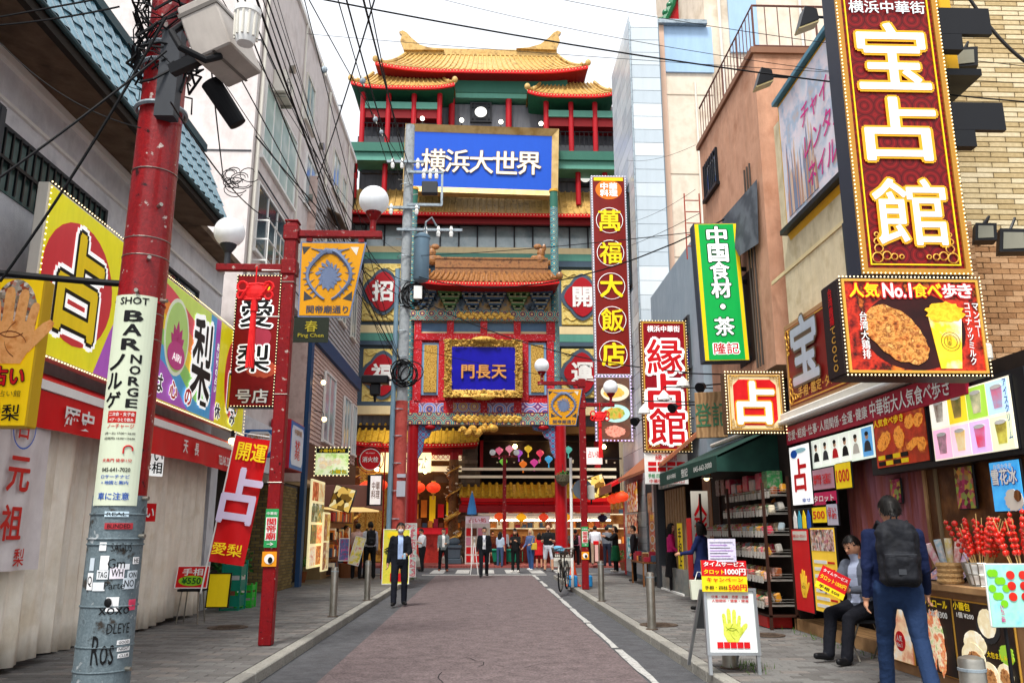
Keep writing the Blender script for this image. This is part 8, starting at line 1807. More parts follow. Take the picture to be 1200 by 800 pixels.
t, W, H = wsign('noodle_shop_sign', 'blue framed white sign in the shade under the grey canopy', 'sign', x0, x1, z0, z1, 17.0, .2, mat('frame_blue', '#2c6ab4', .5)); part(MB().plate([(.12, .04), (W-.12, .04), (W-.04, .12), (W-.04, H-.12), (W-.12, H-.04), (.12, H-.04), (.04, H-.12), (.04, .12)], -.006), 'white_field', mat('pale_sign', '#c8ccd8', .5), t); txt(t, '中国料理', W/2, H*.75, .09, W*.7, -.02, mat('gold_ink', '#a8742a', .5), .02); txt(t, '状苑', W/2, H*.35, .2, W*.6, -.02, redp, .02)
x0, x1, z0, z1 = rect(271, 318, 327, 477, 15.6)
t, W, H = wsign('tall_airi_sign', 'tall dark red sign 愛梨 号店 with bulbs behind the red knot', 'sign', x0, x1, z0, z1, 15.6, .25, black_m) if False else wsign('branch_sign', 'tall dark red sign 愛梨 号店 with bulbs behind the red knot', 'sign', *rect(272, 322, 326, 477, 15.6), 15.6, .25, black_m)
panel(t, .04, W-.04, .03, H-.03, -.006, mat('dark_red_face', ['#6e0d0f', '#861214', '#740e10'], .4, scale=2, emis=.05), 'sign_face'); bulbs(t, .02, W-.02, .02, H-.02, -.02, .075, .013)
part(MB().ell(W*.5, H*.9, W*.25, .1, -.012), 'yellow_arc', yellow, t); part(MB().ell(W*.62, H*.52, .2, .2, -.01), 'lotus_mark', mat('rose_mark', '#b0384e', .5), t); blob(t, W*.7, H*.28, .3, .16, mat('cloud_mark', '#c8553a', .5), -.01, name='cloud_picture')
for ch, k, h_ in (('愛', .70, .55), ('梨', .36, .52)): txt(t, ch, W*.5, H*k, h_, .6, -.03, blackp, .03, white_e, .05)
txt(t, '号店', W*.52, H*.08, .26, .6, -.03, whitep, .02, blackp, .03)
x0, x1, z0, z1 = rect(344, 371, 385, 401, 14.2)
t = thing('spring_banner', 'dark green banner 春 hanging behind the yellow street name plate', 'banner', (x0, 14.2, z0)); part(MB().bx(0, x1-x0, 0, .02, 0, z1-z0), 'cloth', mat('dark_banner', '#232a20', .7), t); txt(t, '春', (x1-x0)*.5, (z1-z0)*.62, .2, .22, -.01, mat('olive_gold', '#a89a2a', .5), .02); txt(t, 'Ping Chen', (x1-x0)*.5, (z1-z0)*.25, .09, .45, -.01, mat('olive_gold', '#a89a2a', .5), .01)
part(MB().tube([(-.6, .01, z1-z0), (x1-x0, .01, z1-z0)], .015), 'rod', black_m, t)
for (u0, u1, v0, v1, X, lb, cols) in ((364, 379, 562, 664, -4.8, 'tall lit menu board with food photos at the left corner shop', ['#c8502a', '#e8d090', '#3a5a2a', '#e8a04a', '#7a2a1c', '#f4ead0']), (380, 387, 600, 668, -4.6, 'narrow second menu board behind the tall lit one', ['#d8b04a', '#8a3a2a', '#f0e0b0'])):
 a = at(u0, 610, X=X); b = at(u1, 610, X=X); um = (u0+u1)/2; zt = at(um, v0, X=X).z; zb = at(um, v1, X=X).z
 t = thing('menu_board', lb, 'menu board', (X, a.y, zb), R(90)); W, H = b.y-a.y, zt-zb; part(MB().bev(0, W, .0, .06, 0, H, .01), 'casing', mat('lit_frame', '#f4e6b0', .5, emis=.4), t)
 n = 4 if W > 1 else 2
 for i in range(n):
  for j in range(2): part(MB().bx(W*(.04+.48*j), W*(.48+.48*j), -.01, 0, H*(.03+.97/n*i), H*(.97/n*(i+1))), 'menu_photo', mat('mphoto%d%d%d' % (i, j, n), random.sample(cols, 3), .4, scale=5, emis=.3), t)
x0, x1, z0, z1 = rect(379, 566, 407, 594, 24)
t = thing('tilted_menu_sign', 'tilted golden lit menu box at the left corner shop', 'sign', (x0+.15, 24, z0), 0, tilt=(0, R(16), R(0))); part(MB().bev(0, .62, 0, .2, 0, .68, .01), 'casing', black_m, t); panel(t, .02, .6, .02, .66, -.006, mat('gold_menu', ['#e8c060', '#7a5a20', '#f7e8b0', '#3a2a10'], .4, scale=7, tex='voronoi', sharp=True, emis=.3), 'face')
x0, x1, z0, z1 = rect(430, 556, 447, 592, 25.5)
t, W, H = wsign('black_sided_sign', 'black sided white lit sign jutting out above the left corner shop', 'sign', x0, x1, z0, z1, 25.5, .3, black_m); panel(t, .1, W-.02, .03, H-.03, -.006, mat('pale_lit_face', ['#f0e8e0', '#e0d8d8'], .4, emis=.4), 'face'); txt(t, '中華\n料理', W*.6, H*.5, .5, .25, -.02, mat('brown_ink', '#7a4a2a', .5), .01)
cnp = thing('corner_canopy', 'pinkish brown box canopy above the left corner shop', 'canopy', (-4.2, 27, 3.2), world=True); x0, x1, z0, z1 = rect(404, 568, 430, 594, 26); part(MB().bev(-5.0, x1, 26, 30, z0, z1, .02), 'canopy_box', mat('pink_brown', '#9a6a5e', .6), cnp); part(MB().bx(-5.0, x1-.1, 26.05, 29.9, z0-.05, z0), 'canopy_light', mat('warm_panel', '#f6d28a', .4, emis=.6), cnp)
t = thing('corner_stall', 'warm lit narrow food stall at the left corner with golden walls', 'stall', (-4.9, 28, .12), world=True); part(MB().bx(-6.5, -4.98, 31.9, 32.0, .12, 2.9), 'shop_wall', mat('warm_wall', ['#8a5f24', '#b9873a', '#5e3a16'], .5, scale=2, emis=.15), t); part(MB().bx(-5.3, -5.2, 27.6, 31.6, .12, 2.7), 'stall_back', mat('warm_goods', ['#7a4a24', '#94602e'], .5, scale=1.5, emis=.1), t)  # shop wall carries the same painted-in lamp glow
for i in range(15):
 for z_ in (.2, .75, 1.3, 1.9):
  h_ = random.uniform(.2, .42); part(MB().bev(-5.18, -4.98, 27.7+i*.26, 27.7+i*.26+.2, z_, z_+h_, .01), 'goods_box', random.choice(gc), t)
for z_ in (.7, 1.25, 1.85, 2.4): part(MB().bx(-5.2, -4.95, 27.6, 31.6, z_, z_+.04), 'shelf', wood, t)
part(MB().tube([(-5.0, 27.7, 2.6), (-5.0, 31.5, 2.6)], .03), 'light_tube', mat('tube_light', '#fff4d8', .4, emis=14), t)
def sandwich(u0, v0, u1, v1, Y, label, cols, s=None, scale=5):
 x0, x1, z0, z1 = rect(u0, v0, u1, v1, Y); t = thing('advert_board', label, 'board', (x0, Y, max(z0, SW)), 0, tilt=(R(-7), 0, R(5))); W, H = x1-x0, z1-max(z0, SW)
 part(MB().bx(.01, W-.01, 0, .02, .02, H-.02), 'poster', mat('adv_%s' % label[:14], cols, .5, scale=scale, emis=.05), t); frame(t, 0, W, 0, H, -.01, .03, .02, whitep); return t, W, H
t, W, H = sandwich(448, 619, 480, 687, 24.0, 'tall yellow advertising board behind the masked man', ['#c8d03a', '#e8d84a', '#b0c83a']); blob(t, W*.6, H*.35, W*.3, H*.13, mat('adv_peach', ['#e09a4a', '#e8b87a'], .5, scale=4), -.02, name='food_picture'); part(MB().ell(W*.35, H*.88, W*.2, H*.07, -.02), 'yellow_disc', yellow, t); part(MB().bx(W*.3, W*.9, -.016, -.01, H*.05, H*.2), 'red_block', redp, t); txt(t, '名物', W*.35, H*.6, H*.12, W*.6, -.02, blackp, .02)
t, W, H = sandwich(470, 612, 488, 676, 27.0, 'pale teal advertising board behind the masked man', ['#5ab0a8', '#d8e8e0', '#c83a5a', '#e8e0d0'], scale=8)
t, W, H = sandwich(408, 626, 421, 660, 26.0, 'slanted green and yellow board by the backpacker', ['#2a9a8a', '#f0d83a', '#e8e4d0', '#d83a2a']); t.rotation_euler = (R(-5), R(14), R(5))
t, W, H = sandwich(397, 630, 409, 657, 25.5, 'magenta and blue board at the left corner shop', ['#a81c5a', '#3a6aa0', '#d8508a'], scale=8)
for u, lb in ((396, 'brown sack of goods at the foot of the blue corner post'), (413, 'small wooden barrel under the slanted board')): p = at(u, 676, Z=SW); t = thing('sack' if u == 396 else 'barrel', lb, 'goods', (p.x, p.y, SW)); part(MB().sph((0, 0, .15), .25, (1, .8, .6)) if u == 396 else MB().lathe([(.15, 0), (.2, .2), (.15, .42), (0, .42)], (0, 0, 0), 14), 'body', mat('sack_brown', ['#6e4a30', '#8a6242', '#4a3020'], .8, scale=7, bump=.6), t)
for x in (-5.05, -4.9): pass
for i, (u, v) in enumerate(((377, 488-40), (378, 491))): p = at(u+2, v, Y=23.6); l = thing('wall_lamp', ['upper small warm wall lamp on the pink siding', 'lower small warm wall lamp on the pink siding'][i], 'lamp', p); part(MB().sph((0, 0, 0), .07), 'lamp_bulb', mat('lamp_warm', '#ffd890', .4, emis=5), l); part(MB().tube([(0, 0, .03), (-.05, 0, .2), (-4.95-p.x, 0, .25)], .015, 5), 'arm', black_m, l)
# ---- cables
def C(a, b, r=.012, sag=.25, m=None):
 a, b = Vector(a), Vector(b); w = 'thick' if r > .015 else ('thin' if r < .011 else 'medium')
 mid = (a+b)/2; pr = proj_u(*mid); side = 'left' if b.x < -1.5 and a.x < -.5 else ('right' if a.x > 3 or b.x > 4.5 else 'middle')
 lab = {'left': '%s black cable running from the near red pole towards the middle pole', 'right': '%s black cable crossing to the buildings on the right', 'middle': '%s black cable crossing the white sky above the street'}[side] % w
 cable([a, b], r*.8, sag, 12, m, label=lab, group='%s cables, %s of the street' % (w, side))
NP = Vector((PX+.1, PY, 0)); MP = Vector((MX, MY, 0))
for i in range(11):
 z0 = 5.6+i*.3+random.uniform(-.05, .05); z1 = random.choice([at(470, v, Y=MY).z for v in (432, 420, 440, 350, 345, 425, 360, 300)])
 C((PX+random.uniform(-.1, .55), PY+random.uniform(-.2, .3), z0+.3), (MX+random.uniform(-.25, .1), MY-.2, z1), random.choice((.006, .009, .012, .017)), random.uniform(.1, .6))
for i in range(5): C((-2.2+i*.2, -2, 8.2+i*.3), (PX+random.uniform(-.2, .2), PY, 5.7+i*.2), .012, .2)
for (u0, v0, Y0, u1, v1, Y1, r, sag) in ((365, -3, 7, 1205, 120, 8, .011, .12), (640, -4, 12, 1205, 78, 8.5, .006, .1), (360, 40, 12, 1205, 98, 8.5, .005, .05), (440, -4, 9, 372, 210, 16, .014, .1), (405, -4, 10, 470, 210, MY, .018, .2), (425, -4, 9, 478, 190, MY, .02, .1), (395, -4, 10, 462, 215, MY, .012, .1), (432, -4, 9, 480, 215, MY, .012, .15), (360, -4, 11, 475, 195, MY, .012, .1), (478, 320, MY, 890, 235, 14.5, .02, 1.0), (482, 345, MY, 805, 436, 18.5, .018, .45), (480, 300, MY, 895, 262, 14.4, .012, .1), (460, 402, MY, 695, 448, 26, .01, .1),
 (240, 0, 7, 262, 210, 12, .012, .05), (195, 60, 5.8, 0, 208, 5.4, .012, .02), (195, 20, 5.8, 0, 330, 6.2, .014, .1), (110, 0, 6, 0, 20, 6, .01, .0), (165, 150, 5.9, 0, 50, 6.5, .006, .12), (140, 8, 6, -5, 30, 6, .01, .02),
 (815, 170, 17.2, 735, 188, 25, .006, .15), (815, 222, 16, 740, 260, 25, .006, .1), (820, 250, 15, 700, 300, 27, .008, .1), (1135, -3, 8.4, 1205, 75, 7.5, .025, .1), (300, 160, 8, 478, 330, MY, .012, .3), (200, 120, 6, 330, 260, 14, .01, .25), (466, 380, MY, 380, 300, 22, .012, .2), (466, 345, MY, 350, 230, 18, .014, .3), (520, 0, 14, 1205, 110, 9, .006, .2)):
 C(at(u0, v0, Y=Y0), at(u1, v1, Y=Y1), r, sag)
for (u, v, Y) in ((380, 82, 11), (440, 140, 15), (425, 95, 12), (447, 155, 18)):
 p = at(u, v, Y=Y); t = thing('cable_clamp', {380: 'small steel clamp on the leftmost crossing cable', 440: 'upper small clamp on the cables before the hall roof', 425: 'tiny clamp high on the cables over the sky', 447: 'lower small clamp on the cables before the hall pavilion'}[u], 'clamp', p, 0); part(MB().sph((0, 0, 0), .05, (1, .7, 1.2), 8, 6), 'clamp_body', galv, t); part(MB().tube([(-.03, 0, .1), (0, 0, 0), (.03, 0, -.1)], .012, 4), 'clamp_wire', steel, t)
mb = MB()
for i in range(10):
 c = at(270+random.uniform(-15, 25), 205+random.uniform(-12, 14), Y=12.5); r_ = random.uniform(.08, .18); mb.tube([(c.x+r_*math.cos(k*.5), c.y+.02*k, c.z+r_*.7*math.sin(k*.5)) for k in range(13)], .008, 4)
solo(mb, 'wire_bundle', black_rub, 'tangled bundle of thin wires by the teal roof end', 'wires', kind='stuff')
t = thing('roof_terrace', 'dark curved roof terrace with railing left of the hall behind the beige block', 'roof', (-7, 33, 14), world=True)
a = at(400, 175, Y=38); part(MB().bx(-12, -6.95, 36, 41, 10, a.z-.6), 'terrace_body', mat('terrace_grey', '#3a3d44', .6), t); part(MB().bx(-12, -6.93, 35.9, 41, a.z-.2, a.z+.15), 'terrace_edge', black_m, t)
r_ = MB().tube([(-12, 36, a.z+1.3), (-7, 36, a.z+1.3)], .03, 5)
for i in range(12): r_.cyl((-12+i*.45, 36, a.z+.1), (-12+i*.45, 36, a.z+1.3), .02, n=4)
part(r_, 'railing', black_m, t)
# -- PEOPLE
skin_m = mat('skin', ['#c08a6c', '#cd9a7c', '#b57f62'], .5, scale=8)
hair_b = mat('black_hair', ['#0d0b0a', '#1c1815'], .45, scale=30, stretch=(1, 1, .2))
def evald(o):
 dg = bpy.context.evaluated_depsgraph_get(); me = bpy.data.meshes.new_from_object(o.evaluated_get(dg)); return me
def fuse(mb, vox, smooth_it=4):
 """one continuous closed surface from overlapping closed pieces"""
 me = bpy.data.meshes.new('tmp'); me.from_pydata(mb.v, [], mb.f); o = link('tmp', me)
 r = o.modifiers.new('r', 'REMESH'); r.mode = 'VOXEL'; r.voxel_size = vox; r.adaptivity = 0
 s = o.modifiers.new('s', 'SMOOTH'); s.factor = .5; s.iterations = smooth_it
 bpy.context.view_layer.update(); out = evald(o); bpy.data.objects.remove(o); bpy.data.meshes.remove(me)
 out.polygons.foreach_set('use_smooth', [True]*len(out.polygons)); return out
def cap(mb, a, b, ra, rb, sc=None, n=10):
 """tapered capsule; sc=(sx,sy) flattens it in world x/y about its axis"""
 a, b = Vector(a), Vector(b); t = MB(); t.cyl(a, b, ra, rb, n); t.sph(a, ra, n=n, h=6); t.sph(b, rb, n=n, h=6)
 if sc:
  c = (a+b)/2; t.v = [(c.x+(x-c.x)*sc[0], c.y+(y-c.y)*sc[1], z) for x, y, z in t.v]
 mb.add(t.v, t.f); return mb
def rotx(v, a): c, s = math.cos(a), math.sin(a); return Vector((v[0], v[1]*c-v[2]*s, v[1]*s+v[2]*c))
def person(loc, rot, h, label, top, legs, shoes='#151516', hair=None, pose=None, vox=.014, jacket=None, skirt=None, hair_long=0, mask=False, apron=None, short=False, sleeve=1.0, group=None, build=1.0, lean=0, bare_legs=False, head_turn=0, head_down=0):
 """figure facing -y in its own frame; pose: la/ra arm = (shoulder forward, out, elbow bend), ll/rl leg = (hip forward, knee bend, out)"""
 P_ = dict(la=(5, 6, 10), ra=(5, 6, 10), ll=(0, 2, 2), rl=(0, 2, 2)); P_.update(pose or {})
 k = h/1.72; t = thing('person', label, 'person', loc, rot, group); segs = []; mb = MB()
 hipz = .92*k
 J = {}
 def leg(s, hip, knee, out):
  a = Vector((s*.095*k*build**.5, 0, hipz)); d = rotx((0, 0, -1), R(-hip)); d.x += s*math.tan(R(out)); d.normalize()
  kn = a+d*.43*k; d2 = rotx((0, 0, -1), R(-hip+knee)); d2.x += s*math.tan(R(out))*.4; d2.normalize(); an = kn+d2*.42*k; toe = an+rotx((0, -1, 0), R((-hip+knee)*.5 if knee > 25 else 0))*.17*k+Vector((s*.03, 0, -.035*k))
  return a, kn, an, toe
 L = {s: leg(s, *P_['ll' if s > 0 else 'rl']) for s in (1, -1)}     # s=+1 is the figure's left (its -y front): world +x when facing the camera
 low = min(min(l[2].z, l[3].z+.0) for l in L.values())-.07*k
 sh = Vector((0, 0, 0)) if P_.get('sit') else Vector((0, 0, -low))
 for s in L: L[s] = [p+sh for p in L[s]]
 pel = Vector((0, 0, hipz+.02*k))+sh; ln = rotx((0, 0, 1), R(lean)); ch = pel+ln*.34*k; nk = pel+ln*.50*k; hd = nk+rotx(ln, R(head_down*.5))*.150*k+Vector((0, -.015*k-.06*k*math.sin(R(head_down)), 0))
 jr = 1.10 if jacket else 1.0
 B = build
 cap(mb, pel+Vector((0, 0, -.02)), pel+ln*.12*k, .128*k*B, .122*k*B*jr, (1.25, .88)); segs.append(('pel', pel+Vector((0, 0, -.04*k)), pel+Vector((0, 0, .02*k)), .15*k))
 cap(mb, pel+Vector((0, 0, -.05*k)), ch, .126*k*B*jr, .140*k*B*jr, (1.34, .88)); cap(mb, ch, nk-ln*.06*k, .138*k*B*jr, .085*k*B, (1.45, .8)); segs.append(('torso', pel+ln*.07*k, nk-ln*.04*k, .17*k))
 for s in (-1, 1): mb.sph(ch+ln*.085*k+Vector((s*.155*k*B, 0, 0)), .068*k*jr, n=10, h=7)
 cap(mb, nk-ln*.06*k, hd-Vector((0, 0, .06*k)), .062*k, .056*k); segs.append(('skin', nk+ln*.0*k, hd, .1*k))
 t2 = MB().sph((0, 0, 0), .105*k, (.80, .95, 1.12), 16, 12); t2.sph((0, -.025*k, -.045*k), .075*k, (.85, .85, .95), 12, 9); t2.cyl((0, -.085*k, .0), (0, -.118*k, -.028*k), .008*k, .015*k, 7); t2.sph((0, -.108*k, -.03*k), .015*k, n=7, h=5)
 for s in (-1, 1): t2.sph((s*.084*k, .008*k, -.01*k), .026*k, (.4, .8, 1.2), 8, 6)
 M_ = Matrix.Rotation(R(head_turn), 3, 'Z') @ Matrix.Rotation(R(head_down), 3, 'X'); hv = [hd + M_ @ Vector(v) for v in t2.v]; mb.add(hv, t2.f)
 for s in (1, -1):
  a, kn, an, toe = L[s]
  cap(mb, a, kn, .100*k*B, .070*k*(.92 if bare_legs else 1.08)); cap(mb, kn, an, .060*k if (short or bare_legs) else .072*k, .045*k if (short or bare_legs) else .064*k); cap(mb, an+Vector((0, 0, -.035*k)), toe, .042*k, .036*k, (1, 1))
  mb.sph(an+Vector((0, .03*k, -.04*k)), .038*k, n=8, h=6)
  segs += [('thigh', a, kn, .1*k), ('shin', kn, an+Vector((0, 0, .02*k)), .08*k), ('shoe', an+Vector((0, .03*k, -.045*k)), toe, .06*k)]
 for s in (1, -1):
  f, o_, e = P_['la' if s > 0 else 'ra']; inward = P_.get('in_' + ('l' if s > 0 else 'r'), 0)
  a = ch+ln*.085*k+Vector((s*.175*k*B, 0, 0)); d = rotx((0, 0, -1), R(-f)); d.x += s*math.tan(R(o_)); d.normalize(); el = a+d*.28*k
  d2 = rotx((0, 0, -1), R(-f-e)); d2.x += s*math.tan(R(o_))*.5 - s*math.sin(R(inward)); d2.normalize(); wr = el+d2*.245*k; J['w%d' % s] = wr; J['d%d' % s] = d2
  cap(mb, a, el, .058*k*jr*B, .049*k*jr); cap(mb, el, wr, .047*k*jr if sleeve >= 1 else .04*k, .037*k*jr if sleeve >= 1 else .029*k)
  segs += [('uparm', a, el, .06*k), ('forearm', el, wr-d2*.005, .05*k)]
  up = Vector((0, 0, 1)) if abs(d2.z) < .8 else Vector((0, -1, 0)); side = d2.cross(Vector((s, 0, 0))).normalized(); nrm = side.cross(d2).normalized()
  pm = wr+d2*.045*k; cap(mb, wr, wr+d2*.075*k+side*.012*k, .024*k, .022*k); cap(mb, wr+d2*.02*k, wr+d2*.075*k-side*.015*k, .022*k, .02*k)
  for q, (off, ln_) in enumerate(((-.028, .062), (-.010, .074), (.009, .07), (.027, .055))):
   b0 = wr+d2*.085*k+side*off*k; b1 = b0+(d2*.9-nrm*s*.35)*ln_*.5*k; b2 = b1+(d2*.6-nrm*s*.8)*ln_*.5*k; cap(mb, b0, b1, .0098*k, .009*k, n=6); cap(mb, b1, b2, .009*k, .0078*k, n=6)
  th0 = wr+d2*.03*k+side*.028*k; cap(mb, th0, th0+(d2*.5+side*.8).normalized()*.045*k, .012*k, .010*k, n=6); cap(mb, th0+(d2*.5+side*.8).normalized()*.045*k, th0+(d2*1.2+side*.7).normalized()*.07*k, .010*k, .008*k, n=6)
  segs.append(('skin', wr+d2*.01, wr+d2*.16*k, .05*k))
 if skirt:   # skirt or long dress: a cone from the waist
  zl = skirt[1]; z1 = pel.z+.06*k; n = 20
  vs = []
  for j, (q, r_) in enumerate(((0, .150), (.25, .178), (.6, .2), (1, .225))):
   for i in range(n): a = 2*math.pi*i/n; vs.append((r_*k*(1+.05*math.cos(i*2.5)*q)*math.cos(a), r_*k*.85*(1+.05*math.cos(i*2.5)*q)*math.sin(a), z1+(zl-z1)*q))
  mb.add(vs, [(j*n+i, j*n+(i+1) % n, (j+1)*n+(i+1) % n, (j+1)*n+i) for j in range(3) for i in range(n)]+[tuple(range(n))[::-1], tuple(3*n+i for i in range(n))])
  segs.append(('skirt', Vector((0, 0, z1)), Vector((0, 0, zl)), .24*k))
 me = fuse(mb, vox)
 import numpy as np
 nv = len(me.vertices); co = np.empty(nv*3, 'f'); me.vertices.foreach_get('co', co); co = co.reshape(-1, 3)
 if vox < .0165:      # folds in the cloth: stronger near elbows, knees and waist
  no = np.empty(nv*3, 'f'); me.vertices.foreach_get('normal', no); no = no.reshape(-1, 3)
  w_ = np.full(nv, .3)
  for n_, a_, b_, r_ in segs:
   if n_ in ('forearm', 'shin', 'pel'): w_ = np.maximum(w_, 1-np.linalg.norm(co-np.array(a_), axis=1)/(.18*k))
  x, y, z = co.T; f_ = np.sin(x*38+y*17+1.9*np.sin(z*31+x*9))*np.sin(z*52+x*21+1.3*np.sin(y*40)); f2 = np.sin(z*27-x*23+y*14+1.5*np.sin(x*19+z*8))
  amp = (f_*.0032+f2*.0042)*w_*1.6; amp[z > nk.z+.01*k] = 0
  for n_, a_, b_, r_ in segs:
   if n_ == 'skin' and r_ < .06*k: amp[np.linalg.norm(co-np.array((a_+b_)/2), axis=1) < .13*k] = 0
  co = co+no*amp[:, None]; me.vertices.foreach_set('co', co.astype('f').ravel()); me.update()
 mats = {}
 def M(nm, c):
  if c not in mats: mats[c] = len(me.materials); me.materials.append(c)
  return mats[c]
 cm = lambda c, n='cloth': mat('cloth_%s' % c, [c, c], .85, scale=6, bump=.3, bscale=50, dirt=.15)
 topm, legm, shoem = cm(top), cm(legs), mat('shoe_%s' % shoes, shoes, .45); jm = cm(jacket) if jacket else None; skm = cm(skirt[0]) if skirt else None; apm = cm(apron) if apron else None
 npol = len(me.polygons); C_ = np.empty(npol*3, 'f'); me.polygons.foreach_get('center', C_); C_ = C_.reshape(-1, 3); N_ = np.empty(npol*3, 'f'); me.polygons.foreach_get('normal', N_); N_ = N_.reshape(-1, 3)
 bd = np.full(npol, 9.0); best = np.zeros(npol, int); bq = np.zeros(npol); names = [q_[0] for q_ in segs]
 for si, (n, a, b, r) in enumerate(segs):
  a = np.array(a); b = np.array(b); ab = b-a; q_ = np.clip(((C_-a) @ ab)/max(ab @ ab, 1e-9), 0, 1); dd = np.linalg.norm(C_-(a+ab*q_[:, None]), axis=1)-r
  if n == 'skirt':
   ok = (C_[:, 2] >= min(a[2], b[2])-.01) & (C_[:, 2] <= max(a[2], b[2])-.02) & (np.hypot(C_[:, 0], C_[:, 1]/.85) > .145*k) & (np.abs(C_[:, 0]) < .26*k); dd = np.where(ok, -.05, 9)
  m_ = dd < bd; bd[m_] = dd[m_]; best[m_] = si; bq[m_] = q_[m_]
 idx = []
 for i_ in range(npol):
  cx_, cy_, cz_ = C_[i_]; fr = N_[i_][1] < -.05; n = names[best[i_]]; q_ = bq[i_]
  if n == 'torso' and cz_ > nk.z+.005*k and math.hypot(cx_-nk.x, cy_-nk.y) < .075*k: n = 'skin'
  if n in ('torso', 'pel') and cz_ > pel.z+.02*k:
   m = (topm if (fr and abs(cx_) < .055*k) else jm) if jacket else topm
  elif n in ('torso', 'pel'): m = jm if jacket and cz_ > pel.z-.10*k else legm
  elif n == 'thigh': m = legm
  elif n == 'shin': m = skin_m if (short or bare_legs) else legm
  elif n == 'skirt': m = skm
  elif n == 'shoe': m = shoem
  elif n == 'uparm': m = (jm or topm) if (sleeve >= .5 or q_ < sleeve*2) else skin_m
  elif n == 'forearm': m = (jm or topm) if (sleeve >= 1 or q_ < (sleeve-.5)*2) else skin_m
  else: m = skin_m
  if bare_legs and n == 'thigh' and q_ > .35 and not skirt: m = skin_m
  idx.append(M('', m))
 me.polygons.foreach_set('material_index', idx)
 body = link('body', me, t)
 hm = hair if hair is not None else hair_b; hb = MB().sph((0, 0, 0), .113*k, (.83, .98, 1.12), 22, 16); out = []
 if hm != 'none':
  for x, y, z in hb.v:
   frontal = -y; zl = -.055*k if y > .02*k else (.055*k if y < -.045*k else .0)
   if abs(x) > .075*k and y < .03*k: zl = .012*k
   if hair_long and y > -.02*k: zl = -1
   if z < zl: x, y, z = x*.78, y*.70+.01, z*.9
   jx = .006*k; out.append((x+random.uniform(-jx, jx), y+random.uniform(-jx, jx), z+random.uniform(-jx, jx)))
  hb.v = out
  if hair_long:
   q = MB();
   for i in range(11):
    a = R(-20+i*22); x, y = .075*k*math.cos(a), .075*k*math.sin(a)*.9+.02*k
    q.tube([(x, y, .03*k), (x*1.25, y*1.15+.01, -.08*k), (x*1.3, y*1.1+.02, -hair_long)], [.03*k, .033*k, .018*k], 6)
   hb.add(q.v, q.f)
  hb.v = [tuple(hd+M_ @ Vector(v)) for v in hb.v]; part(hb, 'hair', hm, t, smooth=True)
 if vox < .0125 and hm != 'none':      # loose strands over the hair shell
  sb = MB()
  for _ in range(1500):
   a = random.random()*6.283; e = random.uniform(-.3, 1.45); d0 = Vector((.83*math.cos(a)*math.cos(e), .98*math.sin(a)*math.cos(e), 1.12*math.sin(e)))*.113*k
   if d0.y < -.03*k and d0.z < .055*k: continue
   if d0.z < .01*k and d0.y < .02*k: continue
   t_ = Vector((-math.sin(a)*.3+math.cos(a)*.5, math.cos(a)*.3+math.sin(a)*.5, -1.0+random.uniform(-.3, .5)*math.sin(e)))*(.032*k*random.uniform(.6, 1.3)); sd_ = Vector((-math.sin(a), math.cos(a), 0))*.0022*k
   p0, p1 = d0*1.005, d0*1.03+t_; sb.add([p0-sd_, p0+sd_, p1], [(0, 1, 2)])
  sb.v = [tuple(hd+M_ @ Vector(v)) for v in sb.v]; part(sb, 'hair_strands', hm, t, kind='stuff')
 if math.cos(rot+R(head_turn)) > -.2 and vox < .02:
  for s in (-1, 1):
   e = hd+M_ @ Vector((s*.033*k, -.098*k, .008*k)); part(MB().sph(e, .0095*k, (1.3, .5, .8), 8, 6), 'eye', mat('eye_dark', '#14100e', .2), t); e = hd+M_ @ Vector((s*.034*k, -.1*k, .028*k)); part(MB().sph(e, .016*k, (1.2, .4, .25), 8, 5), 'eyebrow', hair_b, t)
  if mask: mk = MB().sph((0, -.062*k, -.05*k), .062*k, (.95, .85, .8), 14, 10); mk.v = [tuple(hd+M_ @ Vector(v)) for v in mk.v]; part(mk, 'face_mask', mat('mask_pale', '#c9ccd2', .8), t, smooth=True)
  else: e = hd+M_ @ Vector((0, -.1*k, -.06*k)); part(MB().sph(e, .018*k, (1.2, .35, .3), 8, 5), 'mouth', mat('lips', '#8a4a40', .5), t)
 return t, J, dict(pel=pel, ch=ch, nk=nk, hd=hd, L=L, k=k, ln=ln)
